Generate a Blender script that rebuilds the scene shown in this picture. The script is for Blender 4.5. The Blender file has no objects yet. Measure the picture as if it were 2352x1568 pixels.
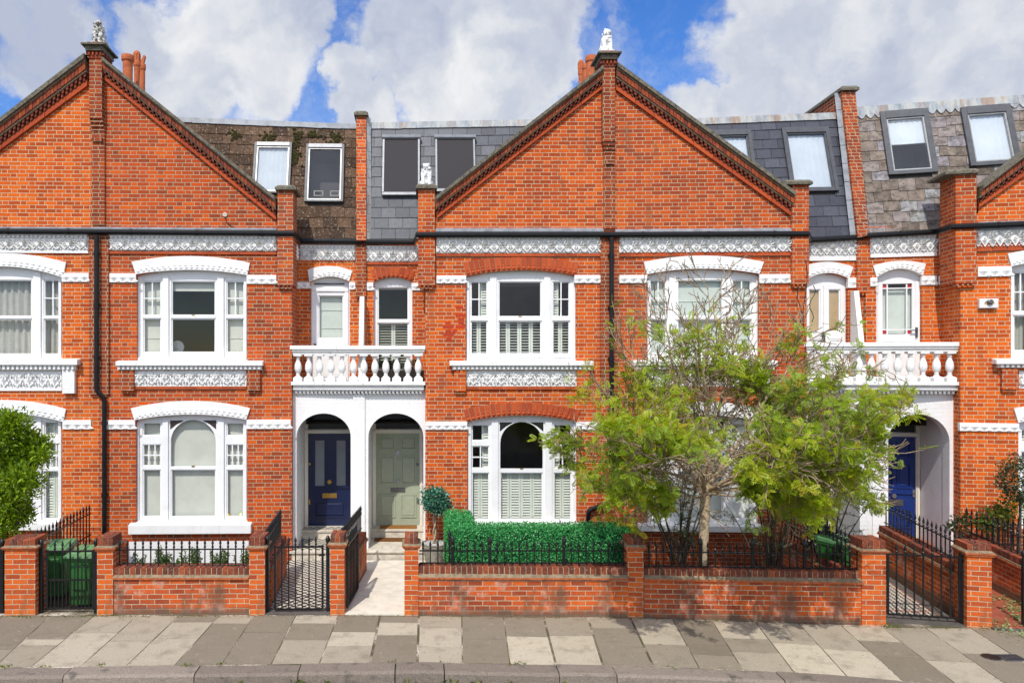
import bpy, math, random
import numpy as np
from mathutils import Vector, Matrix
from mathutils.geometry import tessellate_polygon

R = math.radians
random.seed(7)
SC = bpy.context.scene
COL = SC.collection

# ------------------------------------------------------------------ camera, light, sky
CAM_H = 3.86
F, CX, CY = 1666.0, 965.0, 833.0            # focal length and axis, in picture units 2352 wide
cd = bpy.data.cameras.new("camera")
cam = bpy.data.objects.new("camera", cd)
COL.objects.link(cam)
cam.location = (0, 0, CAM_H)
cam.rotation_euler = (R(90), 0, 0)
cd.sensor_width = 36
cd.lens = F / 2352 * 36
cd.shift_x = (1176 - CX) / 2352
cd.shift_y = (CY - 784) / 2352
cd.clip_start = 0.1
cd.clip_end = 3000
SC.camera = cam

SUN_EL, SUN_AZ = 51, 19                      # azimuth: degrees to the left of straight at the facade
sdir = Vector((-math.sin(R(SUN_AZ)) * math.cos(R(SUN_EL)), -math.cos(R(SUN_AZ)) * math.cos(R(SUN_EL)), math.sin(R(SUN_EL))))
sl = bpy.data.lights.new("sun", 'SUN')
sl.energy = 3.15
sl.angle = R(0.5)
sl.color = (1.0, 0.955, 0.89)
so = bpy.data.objects.new("sun", sl)
COL.objects.link(so)
so.rotation_euler = sdir.to_track_quat('Z', 'Y').to_euler()

SC.view_settings.view_transform = 'Standard'
SC.view_settings.look = 'None'
SC.view_settings.exposure = 0.36
SC.view_settings.gamma = 1
SC.view_settings.use_curve_mapping = False
SC.cycles.max_bounces = 6
SC.cycles.transparent_max_bounces = 8
SC.cycles.use_denoising = True


class G:
    """Small helper round a node tree."""
    def __init__(s, tree):
        s.t = tree

    def n(s, typ, **kw):
        nd = s.t.nodes.new(typ)
        for k, v in kw.items():
            setattr(nd, k, v)
        return nd

    def put(s, sock, v):
        if isinstance(v, bpy.types.NodeSocket):
            s.t.links.new(v, sock)
        elif v is not None:
            if sock.type == 'RGBA' and len(v) == 3:
                v = (*v, 1)
            sock.default_value = v

    def m(s, op, a, b=None, c=None, clamp=False):
        nd = s.n('ShaderNodeMath', operation=op, use_clamp=clamp)
        for i, v in enumerate((a, b, c)):
            if v is not None:
                s.put(nd.inputs[i], v)
        return nd.outputs[0]

    def vm(s, op, a, b=None, out=0):
        nd = s.n('ShaderNodeVectorMath', operation=op)
        s.put(nd.inputs[0], a)
        if b is not None:
            s.put(nd.inputs[1], b)
        return nd.outputs[out]

    def mix(s, fac, a, b, blend='MIX'):
        nd = s.n('ShaderNodeMix', data_type='RGBA', blend_type=blend)
        s.put(nd.inputs[0], fac)
        s.put(nd.inputs[6], a)
        s.put(nd.inputs[7], b)
        return nd.outputs[2]

    def noise(s, vec, scale, detail=2, rough=0.5, dist=0.0, out=0):
        nd = s.n('ShaderNodeTexNoise')
        if vec is not None:
            s.put(nd.inputs['Vector'], vec)
        nd.inputs['Scale'].default_value = scale
        nd.inputs['Detail'].default_value = detail
        nd.inputs['Roughness'].default_value = rough
        nd.inputs['Distortion'].default_value = dist
        return nd.outputs[out]

    def ss(s, v, lo, hi, a=0.0, b=1.0):
        nd = s.n('ShaderNodeMapRange', interpolation_type='SMOOTHSTEP')
        s.put(nd.inputs[0], v)
        for i, x in enumerate((lo, hi, a, b)):
            s.put(nd.inputs[i + 1], x)
        return nd.outputs[0]

    def ramp(s, fac, stops, const=False):
        nd = s.n('ShaderNodeValToRGB')
        cr = nd.color_ramp
        if const:
            cr.interpolation = 'CONSTANT'
        while len(cr.elements) < len(stops):
            cr.elements.new(0.5)
        for e, (p, c) in zip(cr.elements, stops):
            e.position = p
            e.color = (*c, 1) if len(c) == 3 else c
        s.put(nd.inputs[0], fac)
        return nd.outputs[0]


def build_sky():
    w = bpy.data.worlds.new("World")
    SC.world = w
    w.use_nodes = True
    g = G(w.node_tree)
    w.node_tree.nodes.clear()
    out = g.n('ShaderNodeOutputWorld')
    sky = g.n('ShaderNodeTexSky', sky_type='NISHITA')
    sky.sun_disc = False
    sky.sun_elevation = R(SUN_EL)
    sky.sun_rotation = math.atan2(sdir.x, sdir.y)
    sky.air_density = 1.0
    sky.dust_density = 0.4
    sky.ozone_density = 2.0
    hs = g.n('ShaderNodeHueSaturation')
    hs.inputs['Saturation'].default_value = 1.36
    hs.inputs['Hue'].default_value = 0.515
    g.put(hs.inputs['Color'], sky.outputs[0])
    b1 = g.n('ShaderNodeBackground')
    g.put(b1.inputs[0], hs.outputs[0])
    b1.inputs[1].default_value = 0.145
    d = g.n('ShaderNodeTexCoord').outputs['Generated']
    warp = g.vm('ADD', d, g.vm('SCALE', g.vm('SUBTRACT', g.noise(d, 5.5, 6, 0.6, out=1), (0.5, 0.5, 0.5)), None))
    sc = warp.node.inputs[1].links[0].from_node
    sc.inputs['Scale'].default_value = 0.20
    # cloud banks: direction (as seen from the street), angular radius, weight
    banks = [(70, 70, 0.105, .8), (20, 190, 0.06, 0.7), (420, 130, 0.12, 1.0), (560, 90, 0.13, 1.0), (430, 235, 0.09, 0.9), (630, 170, 0.07, .8),
             (960, 60, 0.12, 1.0), (1120, 150, 0.14, 1.0), (1240, 60, 0.09, .9), (850, 245, 0.055, .9), (1010, 235, 0.08, .9), (1270, 215, 0.06, .8), (1230, 265, 0.05, .6),
             (1870, 90, 0.15, 1.0), (2060, 60, 0.16, 1.0), (2240, 130, 0.16, 1.0), (1700, 240, 0.06, .9), (1590, 250, 0.045, .75),
             (1920, 200, 0.11, 1.0), (2150, 230, 0.1, 1.0), (1560, 60, 0.035, .3), (1440, 50, 0.04, .33), (330, 45, .065, .75), (130, 250, .05, .6), (805, 150, .045, .8), (880, 60, .06, .8), (700, 60, .05, .7)]
    tot = None
    for (px, py, rad, wt) in banks:
        v = Vector(((px - CX) / F, 1, (CY - py) / F)).normalized()
        dist = g.vm('DISTANCE', warp, tuple(v), out=1)
        k = g.ss(dist, rad * 1.02, rad * 0.45, 0.0, wt)
        tot = k if tot is None else g.m('MAXIMUM', tot, k)
    # broken cloud over the unseen rest of the sky, thickened to add fill light
    far = g.noise(d, 2.2, 5, 0.55)
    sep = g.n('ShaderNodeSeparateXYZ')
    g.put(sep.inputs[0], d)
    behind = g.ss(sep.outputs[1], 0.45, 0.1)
    tot = g.m('MAXIMUM', tot, g.m('MULTIPLY', g.ss(far, 0.43, 0.57), behind))
    wisp = g.noise(warp, 10.0, 8, 0.64)
    dens = g.m('ADD', tot, g.m('MULTIPLY', g.m('SUBTRACT', wisp, 0.5), 1.35))
    mask = g.m('MAXIMUM', g.ss(dens, 0.12, 0.78), g.m('MULTIPLY', g.ss(wisp, 0.40, 0.68), 0.42))
    body = g.noise(warp, 4.2, 4, 0.5)
    puff = g.noise(warp, 17, 5, 0.55)
    lum = g.m('ADD', g.m('MULTIPLY', body, 0.75), g.m('MULTIPLY', puff, 0.25))
    core = g.ss(dens, 0.6, 1.15)
    lum = g.m('SUBTRACT', lum, g.m('MULTIPLY', core, 0.05))
    cc = g.ramp(lum, [(0.38, (0.285, 0.315, 0.395)), (0.46, (0.350, 0.375, 0.435)), (0.54, (0.435, 0.45, 0.48)), (0.64, (0.53, 0.535, 0.54))])
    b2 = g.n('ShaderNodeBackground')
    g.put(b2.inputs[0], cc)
    g.put(b2.inputs[1], g.m('ADD', 1.32, g.m('MULTIPLY', behind, 1.3)))  # cloud outside the view brightened beyond the rest, added fill for shaded fronts
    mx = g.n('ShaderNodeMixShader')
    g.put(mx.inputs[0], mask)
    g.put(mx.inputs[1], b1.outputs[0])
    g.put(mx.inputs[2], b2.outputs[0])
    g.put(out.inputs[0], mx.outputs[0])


build_sky()

# ------------------------------------------------------------------ materials
MATS = {}


def newmat(name):
    m = bpy.data.materials.new(name)
    m.use_nodes = True
    g = G(m.node_tree)
    b = m.node_tree.nodes['Principled BSDF']
    MATS[name] = m
    return m, g, b


def bump(g, b, h, strength=0.5, dist=0.01):
    nd = g.n('ShaderNodeBump')
    nd.inputs['Strength'].default_value = strength
    nd.inputs['Distance'].default_value = dist
    g.put(nd.inputs['Height'], h)
    g.put(b.inputs['Normal'], nd.outputs[0])


def objco(g):
    return g.n('ShaderNodeTexCoord').outputs['Object']


def rnd_attr(g):
    return g.n('ShaderNodeAttribute', attribute_name='rnd').outputs['Fac']


def plain(name, col, rough=0.6, metal=0.0, var=0.12, scale=9.0, spec=0.5, bmp=0.0, coat=0.0, col2=None):
    m, g, b = newmat(name)
    co = objco(g)
    nz = g.noise(co, scale, 5, 0.6)
    c2 = col2 or tuple(max(0, x * (1 - 2.2 * var)) for x in col)
    g.put(b.inputs['Base Color'], g.mix(g.ss(nz, 0.35, 0.7), col, c2))
    b.inputs['Roughness'].default_value = rough
    b.inputs['Metallic'].default_value = metal
    b.inputs['Specular IOR Level'].default_value = spec
    b.inputs['Coat Weight'].default_value = coat
    if bmp:
        bump(g, b, g.noise(co, scale * 6, 4, 0.6), bmp, 0.01)
    return m


def rndramp(name, stops, rough=0.7, nscale=30, nvar=0.25, bmp=0.3, spec=0.4, speck=None):
    """Colour picked per piece (face attribute rnd), with fine mottling."""
    m, g, b = newmat(name)
    co = objco(g)
    c = g.ramp(rnd_attr(g), stops)
    nz = g.noise(co, nscale, 5, 0.65)
    c = g.mix(g.ss(nz, 0.3, 0.75), c, g.mix(1.0, c, (1 - 2 * nvar,) * 3, 'MULTIPLY'))
    if speck:
        c = g.mix(g.m('MULTIPLY', g.ss(g.noise(co, speck[1], 4, 0.7), speck[2], speck[2] + 0.06), speck[3]), c, speck[0])
    g.put(b.inputs['Base Color'], c)
    b.inputs['Roughness'].default_value = rough
    b.inputs['Specular IOR Level'].default_value = spec
    if bmp:
        bump(g, b, nz, bmp, 0.01)
    return m


def brick(name, stops, mortar, L=0.229, H=0.1145, ch=0.0757, mj=0.0110, seed=0.0, dirt=None, white=None, rough=0.85, soot=0.0):
    """Flemish bond (H > 0) or stretcher bond (H = 0) laid in object space: along = x + y, up = z."""
    m, g, b = newmat(name)
    co = objco(g)
    sp = g.n('ShaderNodeSeparateXYZ')
    g.put(sp.inputs[0], co)
    wob = g.m('MULTIPLY', g.m('SUBTRACT', g.noise(co, 7, 3, 0.6), 0.5), 0.010)
    u = g.m('ADD', g.m('ADD', sp.outputs[0], sp.outputs[1]), g.m('ADD', wob, 40.0))
    v = g.m('ADD', g.m('ADD', sp.outputs[2], wob), 4.0)
    rv = g.m('DIVIDE', v, ch)
    row = g.m('FLOOR', rv)
    fv = g.m('MULTIPLY', g.m('FRACT', rv), ch)
    p = L + H
    uo = g.m('ADD', g.m('DIVIDE', u, p), g.m('MULTIPLY', row, 0.5))
    wr = g.n('ShaderNodeTexWhiteNoise', noise_dimensions='1D')
    g.put(wr.inputs['W'], row)
    uo = g.m('ADD', uo, g.m('MULTIPLY', wr.outputs[0], 0.07))
    cell = g.m('FLOOR', uo)
    fu = g.m('MULTIPLY', g.m('FRACT', uo), p)
    if H > 0:
        ish = g.m('GREATER_THAN', fu, L)
        ds = g.m('MINIMUM', fu, g.m('SUBTRACT', L, fu))
        dh = g.m('MINIMUM', g.m('SUBTRACT', fu, L), g.m('SUBTRACT', p, fu))
        du = g.m('ABSOLUTE', g.m('ADD', g.m('MULTIPLY', ds, g.m('SUBTRACT', 1.0, ish)), g.m('MULTIPLY', dh, ish)))
        idx = g.m('ADD', g.m('MULTIPLY', cell, 2.0), ish)
    else:
        du = g.m('MINIMUM', fu, g.m('SUBTRACT', L, fu))
        idx = cell
    dv = g.m('MINIMUM', fv, g.m('SUBTRACT', ch, fv))
    d = g.m('MINIMUM', du, dv)
    d = g.m('ADD', d, g.m('MULTIPLY', g.m('SUBTRACT', g.noise(co, 45, 3, 0.6), 0.5), 0.006))
    face = g.ss(d, mj * 0.5 - 0.0015, mj * 0.5 + 0.002)
    cx = g.n('ShaderNodeCombineXYZ')
    g.put(cx.inputs[0], idx)
    g.put(cx.inputs[1], row)
    cx.inputs[2].default_value = seed
    wn = g.n('ShaderNodeTexWhiteNoise', noise_dimensions='3D')
    g.put(wn.inputs['Vector'], cx.outputs[0])
    patch = g.noise(co, 0.9, 3, 0.5)
    t = g.m('ADD', g.m('MULTIPLY', wn.outputs[0], 0.86), g.m('MULTIPLY', g.m('SUBTRACT', patch, 0.5), 1.25), clamp=False)
    t = g.m('ADD', t, 0.07)
    c = g.ramp(t, stops)
    grain = g.noise(co, 38, 5, 0.7)
    c = g.mix(g.ss(grain, 0.38, 0.75), c, g.mix(1.0, c, (0.72, 0.68, 0.68), 'MULTIPLY'))
    scuff = g.ss(g.noise(co, 22, 4, 0.7), 0.64, 0.75)
    c = g.mix(g.m('MULTIPLY', scuff, 0.22), c, (0.60, 0.27, 0.14))
    if white:      # lime bloom with a ragged outline
        bl = g.m('MULTIPLY', g.ss(g.noise(co, white[0], 6, 0.7), white[1], white[1] + 0.16), white[2])
        c = g.mix(bl, c, (0.62, 0.50, 0.42))
    mo = g.mix(g.ss(g.noise(co, 6, 4, 0.6), 0.3, 0.7), mortar, tuple(x * 0.72 for x in mortar))
    c = g.mix(face, mo, c)
    if soot:       # run-off stains with their own ragged shape
        sm = g.n('ShaderNodeMapping')
        g.put(sm.inputs[0], co)
        sm.inputs['Scale'].default_value = (2.6, 2.6, 0.9)
        c = g.mix(g.m('MULTIPLY', g.ss(g.noise(sm.outputs[0], 1.0, 5, 0.65), 0.52, 0.68), soot), c, (0.12, 0.072, 0.045))
    if dirt:       # grime that clings to the foot of the wall
        dz = g.m('ADD', sp.outputs[2], g.m('MULTIPLY', g.m('SUBTRACT', g.noise(co, 2.5, 5, 0.65), 0.5), dirt[1]))
        c = g.mix(g.ss(dz, dirt[0], dirt[0] - 0.14, 0.0, 0.8), c, (0.105, 0.085, 0.06))
    g.put(b.inputs['Base Color'], c)
    b.inputs['Roughness'].default_value = rough
    b.inputs['Specular IOR Level'].default_value = 0.12
    hgt = g.m('ADD', g.m('MULTIPLY', face, 1.0), g.m('MULTIPLY', grain, 0.5))
    bump(g, b, hgt, 0.55, 0.007)
    return m


MORT = (0.52, 0.43, 0.30)
brick('brick_orange', [(0.0, (0.3934, 0.0660, 0.0142)), (0.25, (0.477, 0.077, 0.0134)), (0.55, (0.629, 0.107, 0.0119)), (0.85, (0.710, 0.138, 0.0134)), (1, (0.543, 0.114, 0.0223))], (0.61, 0.47, 0.29), seed=1, soot=0.22)
brick('brick_red', [(0.0, (0.2880, 0.0554, 0.0203)), (0.25, (0.360, 0.062, 0.0186)), (0.55, (0.469, 0.074, 0.0155)), (0.85, (0.562, 0.095, 0.0140)), (1, (0.604, 0.120, 0.0155))], (0.51, 0.40, 0.26), seed=2, soot=0.42)
brick('brick_rose', [(0.0, (0.2593, 0.0602, 0.0271)), (0.3, (0.322, 0.069, 0.0271)), (0.6, (0.406, 0.082, 0.0295)), (0.88, (0.490, 0.088, 0.0201)), (1, (0.583, 0.114, 0.0155))], (0.50, 0.43, 0.30), seed=3, soot=0.38)
brick('brick_bright', [(0.0, (0.3363, 0.0572, 0.0163)), (0.25, (0.416, 0.066, 0.0155)), (0.55, (0.530, 0.084, 0.0131)), (0.85, (0.635, 0.112, 0.0124)), (1, (0.665, 0.133, 0.0155))], (0.56, 0.43, 0.27), seed=4, soot=0.35)
brick('brick_pier', [(0.0, (0.198, 0.044, 0.0201)), (0.4, (0.281, 0.055, 0.0217)), (0.8, (0.354, 0.064, 0.0201)), (1, (0.437, 0.082, 0.0155))], (0.46, 0.36, 0.23), L=0.16, H=0.11, seed=5)
brick('brick_garden', [(0.0, (0.271, 0.055, 0.0232)), (0.3, (0.416, 0.082, 0.0264)), (0.65, (0.520, 0.095, 0.0217)), (1, (0.593, 0.123, 0.0232))], (0.48, 0.38, 0.25), L=0.225, H=0, seed=6, dirt=(0.16, 0.26), white=(2.6, 0.53, 0.45), soot=0.72)
brick('brick_garden_pier', [(0.0, (0.333, 0.062, 0.0217)), (0.4, (0.490, 0.090, 0.0217)), (0.7, (0.583, 0.112, 0.0201)), (1, (0.625, 0.143, 0.0271))], (0.52, 0.41, 0.27), L=0.225, H=0, seed=8, dirt=(0.03, 0.14), white=(3.0, 0.60, 0.4), soot=0.4)
rndramp('brick_block', [(0, (0.17, 0.045, 0.028)), (0.5, (0.27, 0.060, 0.028)), (1, (0.40, 0.085, 0.026))], 0.85, 40, 0.22, 0.5, 0.25, ((0.5, 0.36, 0.26), 26, 0.62, 0.35))
rndramp('brick_rubbed', [(0, (0.36, 0.062, 0.021)), (0.5, (0.45, 0.078, 0.024)), (1, (0.54, 0.098, 0.026))], 0.85, 40, 0.14, 0.3, 0.25, ((0.55, 0.34, 0.26), 22, 0.64, 0.3))
rndramp('brick_coping', [(0, (0.13, 0.045, 0.030)), (0.5, (0.21, 0.055, 0.030)), (1, (0.36, 0.085, 0.032))], 0.9, 30, 0.25, 0.5, 0.25, ((0.42, 0.33, 0.24), 20, 0.6, 0.45))
rndramp('brick_scarlet', [(0, (0.42, 0.05, 0.022)), (1, (0.52, 0.05, 0.02))], 0.85, 40, 0.14, 0.3, 0.2)
plain('mortar', (0.43, 0.34, 0.215), 0.95, 0, 0.15, 14, 0.2, 0.4)
plain('mortar_dark', (0.27, 0.205, 0.13), 0.95, 0, 0.2, 14, 0.2, 0.4)
plain('tile_edge', (0.46, 0.125, 0.045), 0.85, 0, 0.2, 20, 0.3, 0.3)


def white_paint(name, col, dirty, bricky=False, rough=0.5):
    m, g, b = newmat(name)
    co = objco(g)
    sp = g.n('ShaderNodeSeparateXYZ')
    g.put(sp.inputs[0], co)
    a = g.noise(co, 3.0, 6, 0.7)
    c = g.mix(g.ss(a, 0.45, 0.75), col, tuple(x * y for x, y in zip(col, (0.90, 0.89, 0.87))))
    st = g.n('ShaderNodeMapping')
    g.put(st.inputs[0], co)
    st.inputs['Scale'].default_value = (14, 14, 1.6)
    streak = g.noise(st.outputs[0], 1.0, 5, 0.7)
    c = g.mix(g.m('MULTIPLY', g.ss(streak, 0.60, 0.72), dirty), c, (0.25, 0.22, 0.18))
    fl = g.noise(co, 34, 4, 0.7)
    c = g.mix(g.m('MULTIPLY', g.ss(fl, 0.70, 0.74), dirty * 0.8), c, (0.35, 0.30, 0.25))
    g.put(b.inputs['Base Color'], c)
    b.inputs['Roughness'].default_value = rough
    h = g.noise(co, 25, 4, 0.6)
    if bricky:
        rv = g.m('DIVIDE', g.m('ADD', sp.outputs[2], 4.0), 0.0757)
        fv = g.m('FRACT', rv)
        u = g.m('ADD', g.m('DIVIDE', g.m('ADD', g.m('ADD', sp.outputs[0], sp.outputs[1]), 40.0), 0.1717), g.m('MULTIPLY', g.m('FLOOR', rv), 0.5))
        e = g.m('MINIMUM', g.ss(g.m('PINGPONG', fv, 0.5), 0.0, 0.1), g.ss(g.m('PINGPONG', g.m('FRACT', u), 0.5), 0.0, 0.05))
        h = g.m('ADD', g.m('MULTIPLY', h, 0.5), e)
    bump(g, b, h, 0.28 if bricky else 0.2, 0.008)
    return m


white_paint('white_wood', (0.775, 0.775, 0.765), 0.16)
white_paint('white_stone', (0.77, 0.765, 0.745), 0.32)
white_paint('white_weathered', (0.77, 0.76, 0.735), 0.85)
white_paint('white_brick', (0.775, 0.77, 0.755), 0.24, True)
white_paint('cream_wood', (0.66, 0.62, 0.53), 0.12)
plain('lion_white', (0.78, 0.775, 0.755), 0.7, 0, 0.06, 16, 0.3, 0.4)


def lion_old():
    m, g, b = newmat('lion_lichen')
    co = objco(g)
    c = g.mix(g.ss(g.noise(co, 9, 5, 0.7), 0.45, 0.56), (0.60, 0.59, 0.55), (0.10, 0.095, 0.08))
    c = g.mix(g.ss(g.noise(co, 11, 4, 0.6), 0.60, 0.68), c, (0.48, 0.33, 0.05))
    g.put(b.inputs['Base Color'], c)
    b.inputs['Roughness'].default_value = 0.85


lion_old()
plain('stone_old', (0.20, 0.175, 0.13), 0.95, 0, 0.30, 22, 0.2, 0.8, col2=(0.085, 0.078, 0.06))
plain('lead', (0.25, 0.27, 0.295), 0.55, 0.0, 0.18, 6, 0.5, 0.2)


def stained_lead(name, rust):
    m, g, b = newmat(name)
    mp = g.n('ShaderNodeMapping')
    g.put(mp.inputs[0], objco(g))
    mp.inputs['Scale'].default_value = (9, 9, 0.7)
    a = g.noise(mp.outputs[0], 1.0, 4, 0.7)
    c = g.ramp(a, [(0.3, (0.17, 0.20, 0.22)), (0.45, (0.27, 0.30, 0.32)), (0.60, (0.40, 0.40, 0.365)), (0.74, (0.34, 0.26, 0.15))])
    b2 = g.noise(mp.outputs[0], 0.55, 4, 0.6)
    c = g.mix(g.m('MULTIPLY', g.ss(b2, 0.49, 0.62), rust), c, (0.24, 0.115, 0.045))
    g.put(b.inputs['Base Color'], c)
    b.inputs['Roughness'].default_value = 0.6


stained_lead('lead_stained', 0.35)
stained_lead('lead_rusty', 0.6)
rndramp('slate_dark', [(0, (0.055, 0.060, 0.072)), (0.5, (0.080, 0.086, 0.100)), (1, (0.115, 0.121, 0.136))], 0.55, 14, 0.16, 0.15, 0.4)
rndramp('slate_blue', [(0, (0.036, 0.038, 0.052)), (0.5, (0.050, 0.053, 0.070)), (1, (0.068, 0.072, 0.090))], 0.5, 14, 0.14, 0.15, 0.45)
rndramp('slate_brown', [(0, (0.068, 0.043, 0.028)), (0.5, (0.120, 0.072, 0.044)), (1, (0.175, 0.108, 0.066))], 0.95, 24, 0.3, 0.6, 0.2, ((0.34, 0.30, 0.25), 21, 0.585, 0.75))
rndramp('slate_worn', [(0, (0.16, 0.128, 0.104)), (0.35, (0.27, 0.218, 0.175)), (0.6, (0.29, 0.245, 0.220)), (0.8, (0.28, 0.25, 0.265)), (1, (0.37, 0.38, 0.365))], 0.85, 9, 0.28, 0.4, 0.2, ((0.075, 0.06, 0.045), 8, 0.54, 0.6))
plain('slate_backing', (0.05, 0.046, 0.043), 0.95)
plain('moss', (0.075, 0.07, 0.022), 1.0, 0, 0.3, 30, 0.1, 1.0, col2=(0.028, 0.022, 0.012))
plain('terracotta', (0.50, 0.135, 0.050), 0.85, 0, 0.14, 7, 0.3, 0.2)
plain('black_paint', (0.008, 0.008, 0.009), 0.42, 0, 0.2, 12, 0.3)
plain('iron', (0.010, 0.010, 0.011), 0.36, 0, 0.2, 20, 0.4)
plain('gunmetal', (0.075, 0.078, 0.085), 0.5, 0.1, 0.12, 8)
plain('aluminium', (0.24, 0.25, 0.265), 0.45, 0.2, 0.1, 8)
plain('silver_trim', (0.36, 0.36, 0.355), 0.4, 0.3, 0.1, 8)
plain('blind_mesh', (0.040, 0.036, 0.038), 0.9, 0, 0.05, 80)
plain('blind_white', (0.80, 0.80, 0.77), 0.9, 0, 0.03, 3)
plain('blind_cream', (0.60, 0.595, 0.525), 0.9, 0, 0.04, 4)
plain('blind_sage', (0.59, 0.635, 0.575), 0.9, 0, 0.04, 4)
plain('paper_tan', (0.50, 0.345, 0.19), 0.9, 0, 0.05, 6)
plain('curtain', (0.43, 0.415, 0.38), 0.95, 0, 0.06, 12)
plain('shutter', (0.66, 0.675, 0.595), 0.55, 0, 0.03, 8)
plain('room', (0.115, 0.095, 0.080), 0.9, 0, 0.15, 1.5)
plain('navy_paint', (0.007, 0.015, 0.058), 0.25, 0, 0.06, 10, 0.5)
plain('blue_paint', (0.008, 0.030, 0.165), 0.25, 0, 0.06, 10, 0.5)
plain('grey_door', (0.055, 0.062, 0.075), 0.3, 0, 0.06, 10)
plain('sage_paint', (0.315, 0.345, 0.245), 0.42, 0, 0.04, 10)
plain('frosted', (0.20, 0.215, 0.235), 0.25, 0, 0.05, 6)
plain('dark_glass', (0.02, 0.022, 0.022), 0.08, 0, 0.1, 6)
plain('brass', (0.62, 0.40, 0.10), 0.25, 0.9, 0.1, 20)
plain('chrome', (0.55, 0.56, 0.58), 0.2, 0.9, 0.1, 20)
plain('pewter', (0.16, 0.155, 0.15), 0.4, 0.7, 0.1, 20)
plain('coir', (0.34, 0.155, 0.045), 1.0, 0, 0.18, 90, 0.1, 0.8)
plain('coir_dark', (0.20, 0.085, 0.030), 1.0, 0, 0.18, 90, 0.1, 0.8)
plain('path_stone', (0.70, 0.635, 0.525), 0.85, 0, 0.08, 5, 0.3, 0.2)
plain('step_stone', (0.62, 0.56, 0.455), 0.85, 0, 0.14, 8, 0.3, 0.2)
plain('threshold', (0.115, 0.10, 0.088), 0.8, 0, 0.14, 8, 0.3, 0.2)
plain('soil', (0.062, 0.045, 0.030), 1.0, 0, 0.25, 14, 0.1, 0.8)
plain('red_tile', (0.33, 0.085, 0.045), 0.6, 0, 0.1, 8)
plain('asphalt', (0.058, 0.056, 0.053), 0.95, 0, 0.2, 40, 0.2, 0.8)
plain('ground_far', (0.10, 0.095, 0.085), 0.95, 0, 0.2, 2)
plain('bin_green', (0.022, 0.120, 0.022), 0.45, 0, 0.1, 5)
plain('bin_lid', (0.10, 0.25, 0.10), 0.42, 0, 0.12, 5)
plain('rubber', (0.012, 0.012, 0.012), 0.8)
plain('pot_stone', (0.27, 0.25, 0.205), 0.8, 0, 0.14, 12, 0.3, 0.3)
plain('white_gravel', (0.72, 0.70, 0.66), 0.95, 0, 0.2, 60, 0.2, 1.0)
plain('planter_wood', (0.13, 0.105, 0.085), 0.85, 0, 0.2, 18)
plain('plastic_white', (0.74, 0.74, 0.73), 0.4, 0, 0.03, 5)
plain('sticker_green', (0.42, 0.55, 0.08), 0.5)
plain('sticker_yellow', (0.65, 0.40, 0.03), 0.5)
plain('red_glass', (0.45, 0.012, 0.02), 0.15)
plain('stained_glass', (0.030, 0.028, 0.026), 0.15, 0, 0.3, 25, col2=(0.10, 0.05, 0.05))
plain('bark', (0.50, 0.385, 0.25), 0.9, 0, 0.25, 26, 0.2, 0.6, col2=(0.23, 0.175, 0.118))
plain('twig', (0.34, 0.245, 0.155), 0.9, 0, 0.25, 30, 0.2)
plain('bark_dark', (0.10, 0.080, 0.058), 0.9, 0, 0.25, 26, 0.2, 0.5)
plain('petal_white', (0.75, 0.72, 0.70), 0.8)
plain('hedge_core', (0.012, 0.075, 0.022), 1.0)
plain('picture_wood', (0.45, 0.36, 0.26), 0.6)


def kerb_mat():
    m, g, b = newmat('granite')
    co = objco(g)
    c = g.ramp(rnd_attr(g), [(0, (0.18, 0.150, 0.122)), (1, (0.25, 0.212, 0.172))])
    n1 = g.noise(co, 110, 3, 0.8)
    c = g.mix(g.ss(n1, 0.35, 0.7), g.mix(1.0, c, (1.5, 1.45, 1.4), 'MULTIPLY'), g.mix(1.0, c, (0.5, 0.48, 0.47), 'MULTIPLY'))
    c = g.mix(g.ss(g.noise(co, 5, 5, 0.6), 0.55, 0.75), c, (0.10, 0.088, 0.07))
    g.put(b.inputs['Base Color'], c)
    b.inputs['Roughness'].default_value = 0.85
    bump(g, b, g.m('ADD', n1, g.m('MULTIPLY', g.noise(co, 12, 4, 0.6), 2.0)), 0.9, 0.012)


kerb_mat()


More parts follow.
